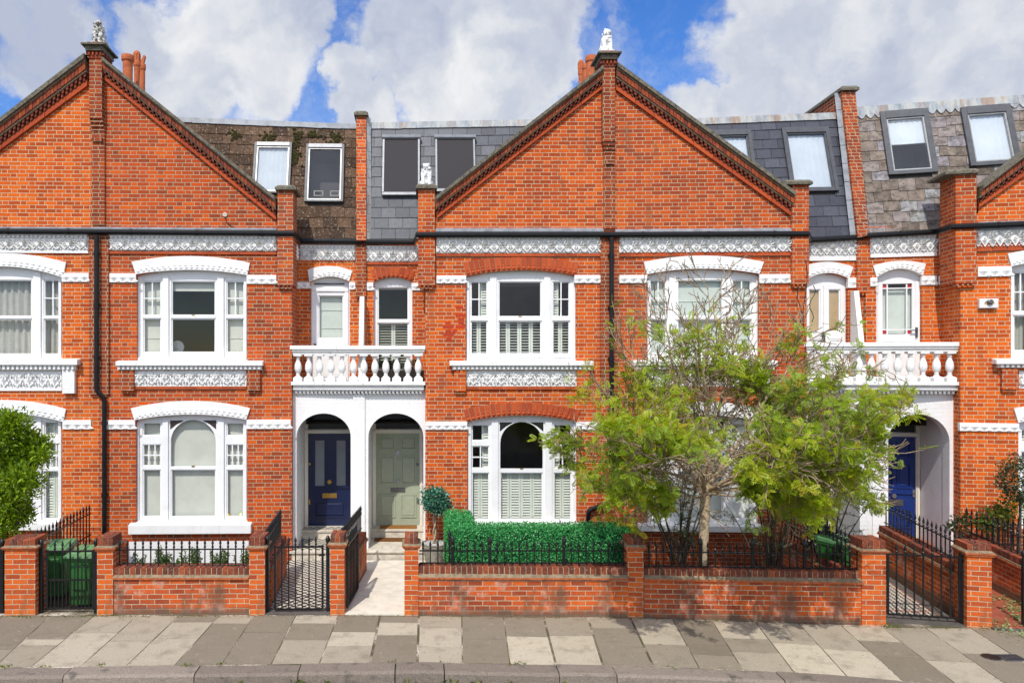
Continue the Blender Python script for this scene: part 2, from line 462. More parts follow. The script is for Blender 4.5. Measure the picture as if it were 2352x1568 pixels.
def slab_mat():
    m, g, b = newmat('paving')
    co = objco(g)
    c = g.ramp(rnd_attr(g), [(0, (0.190, 0.160, 0.118)), (0.3, (0.232, 0.199, 0.148)), (0.6, (0.33, 0.289, 0.218)), (1, (0.48, 0.425, 0.325))])
    fine = g.noise(co, 130, 3, 0.85)
    c = g.mix(g.ss(fine, 0.3, 0.72), g.mix(1.0, c, (1.34, 1.32, 1.30), 'MULTIPLY'), g.mix(1.0, c, (0.62, 0.61, 0.60), 'MULTIPLY'))
    mid = g.noise(co, 3.2, 6, 0.65)
    c = g.mix(g.ss(mid, 0.47, 0.74, 0, 0.6), c, (0.165, 0.138, 0.098))
    st = g.noise(co, 7, 6, 0.75)
    c = g.mix(g.ss(st, 0.58, 0.70, 0, 0.45), c, (0.42, 0.37, 0.29))
    spot = g.noise(co, 16, 3, 0.5)
    c = g.mix(g.ss(spot, 0.72, 0.76, 0, 0.7), c, (0.055, 0.05, 0.045))
    g.put(b.inputs['Base Color'], c)
    b.inputs['Roughness'].default_value = 0.9
    b.inputs['Specular IOR Level'].default_value = 0.25
    bump(g, b, g.m('ADD', fine, mid), 0.4, 0.006)
    m, g, b = newmat('paving_joint')
    co = objco(g)
    c = g.ramp(g.noise(co, 1.6, 4, 0.6), [(0.36, (0.075, 0.080, 0.022)), (0.45, (0.09, 0.075, 0.045)), (0.53, (0.30, 0.25, 0.18)), (0.62, (0.60, 0.53, 0.43))])
    g.put(b.inputs['Base Color'], g.mix(g.ss(g.noise(co, 30, 4, 0.7), 0.5, 0.6), c, (0.10, 0.078, 0.045)))
    b.inputs['Roughness'].default_value = 1.0
    bump(g, b, g.noise(co, 40, 4, 0.7), 0.8, 0.02)


slab_mat()


def checker(name, size, rotated=False, border=False):
    m, g, b = newmat(name)
    co = objco(g)
    mp = g.n('ShaderNodeMapping')
    g.put(mp.inputs[0], co)
    mp.inputs['Rotation'].default_value = (0, 0, R(45) if rotated else 0)
    ck = g.n('ShaderNodeTexChecker')
    g.put(ck.inputs['Vector'], mp.outputs[0])
    ck.inputs['Scale'].default_value = 1 / size
    g.put(ck.inputs['Color1'], (0.62, 0.56, 0.46))
    g.put(ck.inputs['Color2'], (0.035, 0.03, 0.028))
    c = g.mix(g.ss(g.noise(co, 5, 5, 0.7), 0.5, 0.75, 0, 0.5), ck.outputs[0], (0.22, 0.19, 0.15))
    g.put(b.inputs['Base Color'], c)
    b.inputs['Roughness'].default_value = 0.55


checker('tile_check', 0.075)
checker('tile_check_small', 0.055, True)


def glass_mat(name, tint, refl=1.0):
    m, g, b = newmat(name)
    t = m.node_tree
    t.nodes.remove(b)
    out = [n for n in t.nodes if n.type == 'OUTPUT_MATERIAL'][0]
    tr = g.n('ShaderNodeBsdfTransparent')
    tr.inputs[0].default_value = (*tint, 1)
    gl = g.n('ShaderNodeBsdfGlossy')
    gl.inputs['Roughness'].default_value = 0.02
    bp = g.n('ShaderNodeBump')
    bp.inputs['Strength'].default_value = 0.06
    bp.inputs['Distance'].default_value = 0.02
    g.put(bp.inputs['Height'], g.noise(objco(g), 1.8, 2, 0.5))
    g.put(gl.inputs['Normal'], bp.outputs[0])
    fr = g.n('ShaderNodeFresnel')
    fr.inputs['IOR'].default_value = 1.5
    mx = g.n('ShaderNodeMixShader')
    g.put(mx.inputs[0], g.m('MULTIPLY', fr.outputs[0], refl, clamp=True))
    g.put(mx.inputs[1], tr.outputs[0])
    g.put(mx.inputs[2], gl.outputs[0])
    g.put(out.inputs[0], mx.outputs[0])


glass_mat('glass', (0.93, 0.95, 0.94), 1.0)
glass_mat('glass_roof', (0.84, 0.89, 0.95), 2.2)


def leaf_mat(name, stops, trans=0.35, rough=0.45, spec=0.5):
    m, g, b = newmat(name)
    c = g.ramp(rnd_attr(g), stops)
    g.put(b.inputs['Base Color'], c)
    b.inputs['Roughness'].default_value = rough
    b.inputs['Specular IOR Level'].default_value = spec
    t = m.node_tree
    out = [n for n in t.nodes if n.type == 'OUTPUT_MATERIAL'][0]
    tl = g.n('ShaderNodeBsdfTranslucent')
    g.put(tl.inputs[0], g.mix(1.0, c, (1.35, 1.25, 0.6), 'MULTIPLY'))
    mx = g.n('ShaderNodeMixShader')
    mx.inputs[0].default_value = trans
    g.put(mx.inputs[1], b.outputs[0])
    g.put(mx.inputs[2], tl.outputs[0])
    g.put(out.inputs[0], mx.outputs[0])


leaf_mat('leaf_rowan', [(0, (0.12, 0.19, 0.012)), (0.45, (0.25, 0.36, 0.012)), (0.8, (0.38, 0.48, 0.016)), (0.93, (0.42, 0.41, 0.03)), (1, (0.50, 0.29, 0.02))], 0.45)
leaf_mat('leaf_olive', [(0, (0.060, 0.090, 0.030)), (0.5, (0.115, 0.155, 0.055)), (0.85, (0.20, 0.24, 0.11)), (1, (0.40, 0.43, 0.30))], 0.2, 0.4)
leaf_mat('leaf_laurel', [(0, (0.085, 0.150, 0.006)), (0.5, (0.165, 0.28, 0.009)), (1, (0.31, 0.42, 0.016))], 0.35, 0.5, 0.25)
leaf_mat('leaf_hedge', [(0, (0.016, 0.16, 0.040)), (0.5, (0.034, 0.32, 0.080)), (0.9, (0.09, 0.46, 0.13)), (1, (0.28, 0.58, 0.26))], 0.25, 0.45)
leaf_mat('leaf_ivy', [(0, (0.012, 0.08, 0.045)), (0.6, (0.032, 0.17, 0.10)), (1, (0.16, 0.34, 0.24))], 0.12, 0.35)
leaf_mat('leaf_box', [(0, (0.020, 0.055, 0.008)), (0.6, (0.050, 0.115, 0.012)), (1, (0.12, 0.20, 0.03))], 0.3, 0.4)
leaf_mat('leaf_dark', [(0, (0.016, 0.030, 0.010)), (0.7, (0.045, 0.072, 0.022)), (1, (0.12, 0.16, 0.06))], 0.2, 0.4)
leaf_mat('leaf_cut', [(0, (0.14, 0.21, 0.06)), (0.6, (0.27, 0.35, 0.13)), (1, (0.46, 0.50, 0.26))], 0.3, 0.6)
leaf_mat('weed', [(0, (0.05, 0.085, 0.010)), (0.6, (0.13, 0.20, 0.015)), (1, (0.24, 0.27, 0.03))], 0.35, 0.6)
leaf_mat('litter', [(0, (0.12, 0.075, 0.035)), (0.5, (0.26, 0.19, 0.09)), (1, (0.40, 0.31, 0.16))], 0.1, 0.8)


# ------------------------------------------------------------------ frames, mesh builder, things and parts
class Frame:
    """A facade's own axes: x along it, y into the house, z up; pixel rays of the photograph are met with its planes."""
    def __init__(s, ox, oy, tan):
        s.o = Vector((ox, oy))
        s.a = math.atan(tan)
        s.ex = Vector((math.cos(s.a), math.sin(s.a)))
        s.ey = Vector((-math.sin(s.a), math.cos(s.a)))

    def q(s, px, py, d=0.0):
        r = Vector(((px - CX) / F, 1.0))
        t = (d + s.o.dot(s.ey)) / r.dot(s.ey)
        return ((r * t - s.o).dot(s.ex), CAM_H - (py - CY) / F * t)

    def x(s, px, d=0.0):
        return s.q(px, 0, d)[0]

    def z(s, px, py, d=0.0):
        return s.q(px, py, d)[1]

    def floor(s, px, py, z):
        t = (CAM_H - z) * F / (py - CY)
        w = Vector(((px - CX) / F * t, t)) - s.o
        return (w.dot(s.ex), w.dot(s.ey))

    def w(s, x, y, z=0.0):
        p = s.o + s.ex * x + s.ey * y
        return Vector((p.x, p.y, z))

    def l(s, X, Y):
        p = Vector((X, Y)) - s.o
        return (p.dot(s.ex), p.dot(s.ey))


YF = 14.17
WALL = -3.07
FW = Frame(0, 0, 0)
F1 = Frame((830 - CX) / F * YF, YF, 0.03)
F2 = Frame((830 - CX) / F * YF, YF, 0.0)
F3 = Frame((1400 - CX) / F * YF, YF, -0.05)
_x3 = F3.q(1983, 500)[0]
_p3 = F3.w(_x3, 0)
F4 = Frame(_p3.x, _p3.y, -0.21)

OFF = {}
FR = {}


def tag(o, label=None, cat=None, group=None, kind=None):
    for k, v in (('label', label), ('category', cat), ('group', group), ('kind', kind)):
        if v:
            o[k] = v
    return o


def thing(name, label, cat, fr, base=(0, 0, 0), group=None):
    o = bpy.data.objects.new(name, None)
    o.empty_display_size = 0.1
    COL.objects.link(o)
    o.location = fr.w(*base)
    o.rotation_euler = (0, 0, fr.a)
    OFF[o.name] = Vector(base)
    FR[o.name] = fr
    return tag(o, label, cat, group)


def copy_tree(o, parent=None):
    c = o.copy()
    COL.objects.link(c)
    if parent is not None:
        c.parent = parent
    OFF[c.name] = OFF.get(o.name)
    for ch in list(o.children):
        copy_tree(ch, c)
    return c


class MB:
    def __init__(s):
        s.v, s.f, s.m, s.r = [], [], [], []

    def add(s, vs, fs, mi=0, rnd=None):
        k = len(s.v)
        s.v.extend(vs)
        if rnd is None:
            rnd = random.random()
        for f in fs:
            s.f.append([i + k for i in f])
            s.m.append(mi)
            s.r.append(rnd)

    def hexa(s, p, mi=0, rnd=None):
        """p: four corners of the front face then the four behind them, same order."""
        s.add(p, [(0, 1, 2, 3), (7, 6, 5, 4), (0, 4, 5, 1), (1, 5, 6, 2), (2, 6, 7, 3), (3, 7, 4, 0)], mi, rnd)

    def box(s, x0, x1, y0, y1, z0, z1, mi=0, rnd=None):
        s.hexa([(x0, y0, z0), (x1, y0, z0), (x1, y0, z1), (x0, y0, z1), (x0, y1, z0), (x1, y1, z0), (x1, y1, z1), (x0, y1, z1)], mi, rnd)

    def quadprism(s, a, b, c, d, y0, y1, mi=0, rnd=None):
        """a b c d: (x, z) corners."""
        s.hexa([(p[0], y0, p[1]) for p in (a, b, c, d)] + [(p[0], y1, p[1]) for p in (a, b, c, d)], mi, rnd)

    def prism(s, poly, y0, y1, mi=0, rnd=None, back=True):
        n = len(poly)
        vs = [(x, y0, z) for x, z in poly] + [(x, y1, z) for x, z in poly]
        fs = [list(range(n))] + ([list(range(2 * n - 1, n - 1, -1))] if back else [])
        fs += [(i, (i + 1) % n, n + (i + 1) % n, n + i) for i in range(n)]
        s.add(vs, fs, mi, rnd)

    def slab(s, outer, holes, y0, y1, mi=0, rnd=None, hmi=None, back=False, edges=True):
        """Plate in the xz plane from y0 (front) to y1 with holes through it."""
        loops = [outer] + holes
        tris = tessellate_polygon([[Vector((x, z, 0)) for x, z in lp] for lp in loops])
        flat = [p for lp in loops for p in lp]
        s.add([(x, y0, z) for x, z in flat], tris, mi, rnd)
        if back:
            s.add([(x, y1, z) for x, z in flat], tris, mi, rnd)
        for k, lp in enumerate(loops):
            if k == 0 and not edges:
                continue
            n = len(lp)
            s.add([(x, y0, z) for x, z in lp] + [(x, y1, z) for x, z in lp], [(i, (i + 1) % n, n + (i + 1) % n, n + i) for i in range(n)],
                  mi if k == 0 or hmi is None else hmi, rnd)

    def pyr(s, cx, cz, w, h, y0, up, mi=0, rnd=None):
        s.add([(cx - w / 2, y0, cz), (cx, y0, cz - h / 2), (cx + w / 2, y0, cz), (cx, y0, cz + h / 2), (cx, y0 - up, cz)],
              [(0, 1, 4), (1, 2, 4), (2, 3, 4), (3, 0, 4)], mi, rnd)

    def blade(s, cx, cz, ang, ln, wd, y0, up, mi=0, rnd=None):
        """A raised leaf blade lying on the wall, pointing along ang."""
        c, t = math.cos(ang), math.sin(ang)
        P = lambda u, v, y: (cx + c * u - t * v, y, cz + t * u + c * v)
        s.add([P(0, 0, y0), P(ln * .45, -wd / 2, y0), P(ln, 0, y0 - up * 1.2), P(ln * .45, wd / 2, y0), P(ln * .5, 0, y0 - up)],
              [(0, 1, 4), (1, 2, 4), (2, 3, 4), (3, 0, 4)], mi, rnd)

    def tube(s, pts, rad, n=8, mi=0, rnd=None, caps=True):
        pts = [Vector(p) for p in pts]
        if not isinstance(rad, (list, tuple)):
            rad = [rad] * len(pts)
        up0 = None
        rings = []
        for i, p in enumerate(pts):
            d = (pts[min(i + 1, len(pts) - 1)] - pts[max(i - 1, 0)]).normalized()
            if up0 is None:
                a = Vector((0, 0, 1)) if abs(d.z) < 0.9 else Vector((1, 0, 0))
                up0 = (a - d * a.dot(d)).normalized()
            else:
                up0 = (up0 - d * up0.dot(d))
                up0 = up0.normalized() if up0.length > 1e-6 else Vector((1, 0, 0))
            w = d.cross(up0)
            rings.append([tuple(p + (up0 * math.cos(2 * math.pi * k / n) + w * math.sin(2 * math.pi * k / n)) * rad[i]) for k in range(n)])
        vs = [v for r in rings for v in r]
        fs = []
        for i in range(len(rings) - 1):
            for k in range(n):
                fs.append((i * n + k, i * n + (k + 1) % n, (i + 1) * n + (k + 1) % n, (i + 1) * n + k))
        if caps:
            fs += [list(range(n - 1, -1, -1)), [len(vs) - n + k for k in range(n)]]
        s.add(vs, fs, mi, rnd)

    def lathe(s, prof, cx, cy, z0=0, n=16, mi=0, rnd=None):
        vs = [(cx + r * math.cos(2 * math.pi * k / n), cy + r * math.sin(2 * math.pi * k / n), z0 + z) for r, z in prof for k in range(n)]
        fs = []
        for i in range(len(prof) - 1):
            for k in range(n):
                fs.append((i * n + k, i * n + (k + 1) % n, (i + 1) * n + (k + 1) % n, (i + 1) * n + k))
        fs += [list(range(n - 1, -1, -1)), [len(vs) - n + k for k in range(n)]]
        s.add(vs, fs, mi, rnd)

    def disc(s, cx, cz, r, y0, y1, n=14, mi=0, rnd=None):
        s.prism([(cx + r * math.cos(2 * math.pi * k / n), cz + r * math.sin(2 * math.pi * k / n)) for k in range(n)], y0, y1, mi, rnd)

    def build(s, name, mats, parent=None, fr=None, base=None, smooth=False, label=None, bevel=0.0):
        me = bpy.data.meshes.new(name)
        if parent is not None:
            root = parent
            while root.parent is not None:
                root = root.parent
            off = OFF[root.name]
        else:
            off = Vector(base if base is not None else (0, 0, 0))
        ox, oy, oz = off
        me.from_pydata([(v[0] - ox, v[1] - oy, v[2] - oz) for v in s.v], [], s.f)
        if isinstance(mats, str):
            mats = [mats]
        for k in mats:
            me.materials.append(MATS[k])
        me.polygons.foreach_set('material_index', s.m)
        at = me.attributes.new('rnd', 'FLOAT', 'FACE')
        at.data.foreach_set('value', s.r)
        if smooth:
            me.polygons.foreach_set('use_smooth', [True] * len(me.polygons))
        me.update()
        o = bpy.data.objects.new(name, me)
        COL.objects.link(o)
        if parent is not None:
            o.parent = parent
        else:
            f = fr or FW
            o.location = f.w(*off)
            o.rotation_euler = (0, 0, f.a)
            OFF[o.name] = off
        if bevel:
            bm = o.modifiers.new('bevel', 'BEVEL')
            bm.width = bevel
            bm.segments = 2
            bm.limit_method = 'ANGLE'
            bm.harden_normals = False
        if label:
            o['label'] = label
        return o


def lerp(a, b, t):
    return a + (b - a) * t


def l2(a, b, t):
    return tuple(lerp(x, y, t) for x, y in zip(a, b))


def arc(xl, zl, xr, zr, zp, n=14):
    """Segmental arch, left to right; zp is the crown."""
    mid = (zl + zr) / 2
    return [(lerp(xl, xr, i / n), lerp(zl, zr, i / n) + (zp - mid) * (1 - (2 * i / n - 1) ** 2)) for i in range(n + 1)]


def half_round(xl, xr, zs, rise, n=18):
    c, w = (xl + xr) / 2, (xr - xl) / 2
    return [(c - w * math.cos(math.pi * i / n), zs + rise * math.sin(math.pi * i / n)) for i in range(n + 1)]


def leaf_mesh(name, P, D, N, ln, wd, rnd, mat, parent=None, base=None, fr=None, fold=0.25):
    """Leaves as small folded quads; P base points, D directions, N side hints (numpy arrays)."""
    P, D, N = (np.asarray(a, dtype=float) for a in (P, D, N))
    ln, wd = np.asarray(ln).reshape(-1, 1), np.asarray(wd).reshape(-1, 1)
    D = D / np.linalg.norm(D, axis=1, keepdims=True)
    S = np.cross(D, N)
    S = S / (np.linalg.norm(S, axis=1, keepdims=True) + 1e-9)
    U = np.cross(S, D)
    k = len(P)
    V = np.empty((k, 4, 3))
    V[:, 0] = P
    V[:, 1] = P + D * ln * 0.5 + S * wd * 0.5 + U * wd * fold
    V[:, 2] = P + D * ln
    V[:, 3] = P + D * ln * 0.5 - S * wd * 0.5 + U * wd * fold
    off = np.zeros(3)
    if parent is not None:
        root = parent
        while root.parent is not None:
            root = root.parent
        off = np.array(OFF[root.name])
    elif base is not None:
        off = np.array(base)
    V = V.reshape(-1, 3) - off
    me = bpy.data.meshes.new(name)
    nf = 2 * k
    me.vertices.add(4 * k)
    me.vertices.foreach_set('co', V.ravel())
    i = np.arange(k) * 4
    tri = np.stack([np.stack([i, i + 1, i + 2], 1), np.stack([i, i + 2, i + 3], 1)], 1).reshape(-1)
    me.loops.add(3 * nf)
    me.loops.foreach_set('vertex_index', tri.astype(np.int32))
    me.polygons.add(nf)
    me.polygons.foreach_set('loop_start', (np.arange(nf) * 3).astype(np.int32))
    me.polygons.foreach_set('loop_total', np.full(nf, 3, dtype=np.int32))
    me.materials.append(MATS[mat])
    at = me.attributes.new('rnd', 'FLOAT', 'FACE')
    at.data.foreach_set('value', np.repeat(np.asarray(rnd, dtype=float), 2))
    me.update(calc_edges=True)
    me.validate()
    o = bpy.data.objects.new(name, me)
    COL.objects.link(o)
    if parent is not None:
        o.parent = parent
    else:
        o.location = (fr or FW).w(*off)
        o.rotation_euler = (0, 0, (fr or FW).a)
        OFF[o.name] = Vector(off)
    return o


RNG = np.random.default_rng(11)


def rdir(n):
    v = RNG.normal(size=(n, 3))
    return v / np.linalg.norm(v, axis=1, keepdims=True)


# ------------------------------------------------------------------ ground, road, kerb, pavement
def gz(X):
    xs = [-9, -6, 0, 3.7, 7, 9, 13]
    zs = [.085, .06, .0, -.035, -.10, -.075, -.05]
    return float(np.interp(X, xs, zs))


def wall_line(X):
    """Y of the garden wall's face along the street (follows the bend of the terrace)."""
    return float(np.interp(X, [w[0] for w in WL], [w[1] for w in WL]))


WL = []
for fr, xs in ((F1, (-7.5, -5, -2.5)), (F2, (0.3, 2.4, 4.5)), (F3, (1.5, 3.0)), (F4, (0.6, 2.2, 5.0))):
    for x in xs:
        p = fr.w(x, WALL)
        WL.append((p.x, p.y))
WL.sort()
KERB = [(-9, 8.93), (-5.2, 9.08), (0, 9.36), (3, 9.30), (5.1, 9.15), (7, 8.80), (9, 8.40), (13, 7.5)]


def kerb_line(X):
    return float(np.interp(X, [k[0] for k in KERB], [k[1] for k in KERB]))


def build_ground():
    b = MB()
    n = 44
    xs = [lerp(-9, 12.5, i / n) for i in range(n + 1)]
    # base sheet under everything out to the horizon
    b.add([(-900, -900, -0.42), (900, -900, -0.42), (900, 1400, -0.42), (-900, 1400, -0.42)], [(0, 1, 2, 3)])
    tag(b.build('ground', 'ground_far'), kind='structure')
    b = MB()
    for i in range(n):
        x0, x1 = xs[i], xs[i + 1]
        q = []
        for x in (x0, x1):
            q.append([(x, kerb_line(x) - 0.30, gz(x) - 0.135), (x, 4.0, gz(x) - 0.085), (x, -4, gz(x) - 0.145)])
        for j in range(2):
            b.add([q[0][j], q[1][j], q[1][j + 1], q[0][j + 1]], [(3, 2, 1, 0)])
    b.add([(-60, 3.9, -0.16), (60, 3.9, -0.16), (60, -4, -0.16), (-60, -4, -0.16)], [(0, 1, 2, 3)])
    tag(b.build('road', 'asphalt'), kind='structure')
    # garden earth behind the wall
    b = MB()
    for i in range(n):
        x0, x1 = xs[i], xs[i + 1]
        b.add([(x0, wall_line(x0) + 0.1, gz(x0) - 0.05), (x1, wall_line(x1) + 0.1, gz(x1) - 0.05), (x1, 17, gz(x1) - 0.05), (x0, 17, gz(x0) - 0.05)], [(0, 1, 2, 3)])
    tag(b.build('garden_ground', 'soil'), kind='structure')
    # kerb stones
    b = MB()
    cuts = [-9, -7.4, -5.9]
    for px in (174, 460, 690, 908, 1020, 1280, 1410, 1780, 2040):
        cuts.append((px - CX) / F * 9.2)
    cuts += [7.4, 8.3, 9.6, 11, 12.5]
    for a, c in zip(cuts, cuts[1:]):
        g_ = 0.007
        m = max(1, int((c - a) / 0.3))
        rr = random.random()
        dz, dy = random.uniform(-.008, .004), random.uniform(-.012, .006)
        for k in range(m):
            x0, x1 = lerp(a + g_, c - g_, k / m), lerp(a + g_, c - g_, (k + 1) / m)
            prof = lambda x: [(x, kerb_line(x) + .005 + dy, gz(x) - .30), (x, kerb_line(x) + .005 + dy, gz(x) + dz), (x, kerb_line(x) - .23 + dy, gz(x) - .004 + dz),
                              (x, kerb_line(x) - .262 + dy, gz(x) - .034 + dz), (x, kerb_line(x) - .285 + dy, gz(x) - .30)]
            A, B = prof(x0), prof(x1)
            fs = [(i, i + 1, 6 + i, 5 + i) for i in range(4)]
            if k == 0:
                fs.append((4, 3, 2, 1, 0))
            if k == m - 1:
                fs.append((5, 6, 7, 8, 9))
            b.add(A + B, fs, 0, rr)
    tag(b.build('kerb', ['granite'], bevel=0), kind='structure')
    # paving: joint bed and separate flags
    b = MB()
    for i in range(n):
        x0, x1 = xs[i], xs[i + 1]
        for j in range(6):
            t0, t1 = j / 6, (j + 1) / 6
            P = lambda x, t: (x, lerp(kerb_line(x) - .02, wall_line(x) + .25, t), gz(x) - 0.006)
            b.add([P(x0, t0), P(x1, t0), P(x1, t1), P(x0, t1)], [(0, 1, 2, 3)], 0)
    rg = random.Random(5)
    # joints read off the photograph at kerb side and wall side
    bot = [(-215, 1522), (-110, 1522), (0, 1522), (82, 1522), (190, 1525), (295, 1523), (407, 1519), (517, 1513), (620, 1530), (735, 1518), (850, 1520), (959, 1520), (1062, 1520), (1170, 1519), (1273.5, 1517), (1381, 1520), (1491, 1516),
           (1603.5, 1530), (1698.5, 1530), (1816, 1536), (1928.5, 1539), (2046, 1545), (2171, 1556), (2291, 1563), (2420, 1570), (2560, 1580)]
    top = [(-105, 1420), (-5, 1420), (105, 1420), (207, 1420), (310, 1418), (407, 1417), (500, 1418), (580, 1418), (677, 1418), (775, 1418), (872, 1419), (962, 1418), (1061, 1418), (1157, 1418), (1251, 1422), (1353.5, 1423), (1450, 1421),
           (1552, 1429), (1650, 1437), (1753, 1442), (1846, 1440), (1946, 1445), (2040, 1448), (2148, 1452), (2260, 1456), (2385, 1462)]
    XB = [FW.floor(px, py, gz((px - CX) / F * 9.3))[0] for px, py in bot]
    XT = [FW.floor(px, py, gz((px - CX) / F * 11))[0] for px, py in top]
    wide = {10, 11, 14, 15, 16}
    cutset = {3: [.62], 4: [.45], 5: [.50, .85], 6: [.82], 7: [.62], 8: [.45, .82], 9: [.32, .62], 10: [.55, .84], 11: [.30, .72], 12: [.48], 13: [.55], 14: [.58], 15: [.36, .76], 16: [.42], 17: [.25, .45], 18: [.34, .62], 19: [.55], 20: [.48], 21: [.42, .7], 22: [.4], 23: [.55], 24: [.5]}
    tone = {(3, 0): .8, (4, 0): .7, (5, 0): .72, (6, 0): .12, (7, 0): .15, (8, 0): .55, (9, 0): .6, (9, 1): .85, (9, 2): .12, (10, 0): .12, (10, 1): .85, (10, 2): .2, (11, 1): .8, (12, 0): .15, (12, 1): .2, (13, 0): .95, (13, 1): .3, (15, 1): .3, (16, 1): .75, (17, 1): .02, (17, 2): .1, (19, 0): 1, (20, 0): .95, (22, 0): .75, (23, 0): .15, (18, 1): .4}
    for c in range(len(XB) - 1):
        cuts = [0.0] + cutset.get(c, sorted(rg.sample([.3, .38, .5, .62, .7], 2))) + [1.0]
        gl = 0.017 if c in wide else 0.008
        gr = 0.017 if (c + 1) in wide else 0.008
        for k in range(len(cuts) - 1):
            rr = tone.get((c, k), rg.uniform(0.05, 0.85))
            tilt = [rg.uniform(-.003, .003) for _ in range(4)]
            nx, ny = 3, 3
            vs = []
            for jy in range(ny + 1):
                t = lerp(cuts[k], cuts[k + 1], jy / ny)
                for jx in range(nx + 1):
                    sx = jx / nx
                    xl, xr = lerp(XB[c], XT[c], t) + gl, lerp(XB[c + 1], XT[c + 1], t) - gr
                    X = lerp(xl, xr, sx)
                    y0, y1 = kerb_line(X) + .014, wall_line(X) - .045
                    Y = lerp(y0, y1, t)
                    if jy == 0 and k > 0:
                        Y += .008
                    if jy == ny and k < len(cuts) - 2:
                        Y -= .008
                    vs.append((X, Y, gz(X) + lerp(lerp(tilt[0], tilt[1], sx), lerp(tilt[2], tilt[3], sx), jy / ny)))
            W = nx + 1
            fs = [(j * W + i, j * W + i + 1, (j + 1) * W + i + 1, (j + 1) * W + i) for j in range(ny) for i in range(nx)]
            rim = [i for i in range(W)] + [j * W + nx for j in range(1, ny + 1)] + [ny * W + i for i in range(nx - 1, -1, -1)] + [j * W for j in range(ny - 1, 0, -1)]
            k0 = len(vs)
            vs += [(vs[i][0], vs[i][1], vs[i][2] - .02) for i in rim]
            m_ = len(rim)
            fs += [(rim[i], k0 + i, k0 + (i + 1) % m_, rim[(i + 1) % m_]) for i in range(m_)]
            b.add(vs, fs, 1, rr)
    tag(b.build('pavement', ['paving_joint', 'paving']), kind='structure')


build_ground()


# ------------------------------------------------------------------ parts that the houses share
def chevrons(mb, pts_in, lift, w, h, y0, up, n, mi=0):
    """Row of raised diamonds following an arch."""
    L = len(pts_in) - 1
    for i in range(n):
        t = (i + 0.5) / n * L
        k = min(int(t), L - 1)
        p = l2(pts_in[k], pts_in[k + 1], t - k)
        mb.pyr(p[0], p[1] + lift, w, h, y0, up, mi)


def white_arch(house, fr, o, i, d=0.0, n=21):
    """o, i: outer and inner (left, crown, right) pixel points."""
    (a, c, e), (ai, ci, ei) = [[fr.q(px, py, d) for px, py in s] for s in (o, i)]
    po = arc(a[0], a[1], e[0], e[1], c[1])
    pi = arc(ai[0], ai[1], ei[0], ei[1], ci[1])
    mb = MB()
    y0 = d - 0.035
    for k in range(14):
        mb.quadprism(pi[k], pi[k + 1], po[k + 1], po[k], y0, d + 0.09)
    w = (ei[0] - ai[0]) / n
    chevrons(mb, pi, 0.042, w * .9, 0.075, y0, 0.020, n)
    chevrons(mb, [(x + w / 2, z) for x, z in pi], 0.085, w * .9, 0.070, y0, 0.020, n - 1)
    return mb.build('window_arch', 'white_stone', house)


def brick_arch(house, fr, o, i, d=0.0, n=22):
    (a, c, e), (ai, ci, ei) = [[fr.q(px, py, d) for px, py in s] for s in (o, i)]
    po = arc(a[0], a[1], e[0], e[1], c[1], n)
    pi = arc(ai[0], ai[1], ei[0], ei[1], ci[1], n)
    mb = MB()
    for k in range(n):
        mb.quadprism(pi[k], pi[k + 1], po[k + 1], po[k], d - 0.006, d + 0.09, 1)
        g_ = 0.05
        q = [l2(pi[k], pi[k + 1], g_), l2(pi[k], pi[k + 1], 1 - g_), l2(po[k], po[k + 1], 1 - g_), l2(po[k], po[k + 1], g_)]
        mb.quadprism(*q, d - 0.022, d + 0.02, 0)
        m = l2(l2(pi[k], pi[k + 1], .5), l2(po[k], po[k + 1], .5), 0.16)
        w = abs(pi[k + 1][0] - pi[k][0])
        mb.pyr(m[0], m[1], w * .95, 0.10, d - 0.023, 0.03, 0)
        m2 = l2(l2(pi[k], pi[k + 1], .5), l2(po[k], po[k + 1], .5), 0.38)
        mb.pyr(m2[0], m2[1], w * .55, 0.06, d - 0.023, 0.014, 0)
    return mb.build('window_arch', ['brick_rubbed', 'mortar'], house)


def diamond_band(house, fr, x0, y0, x1, y1, d=0.0, yr=None):
    """White course of raised diamonds between two pixel corners."""
    a, b_ = fr.q(x0, y0, d), fr.q(x1, y1, d)
    xa, za, xb, zb = a[0], a[1], b_[0], b_[1]
    mb = MB()
    mb.box(xa, xb, d - 0.03, d + 0.05, zb, za)
    h = za - zb
    n = max(1, round((xb - xa) / (h * 1.0)))
    w = (xb - xa) / n
    for k in range(n):
        c = xa + (k + .5) * w
        mb.pyr(c, (za + zb) / 2 + .006, w * .98, h * .9, d - 0.03, 0.028)
        mb.pyr(c, (za + zb) / 2 + .004, w * .36, h * .32, d - 0.046, 0.022)
        mb.pyr(c + w * .5, zb + .02, w * .62, h * .40, d - 0.03, 0.020)
    return mb.build('band_course', 'white_stone', house)


def side_band(house, x, y0, y1, z0, z1):
    mb = MB()
    mb.box(x - 0.02, x + 0.03, y0, y1, z0, z1)
    return mb.build('band_course', 'white_stone', house)


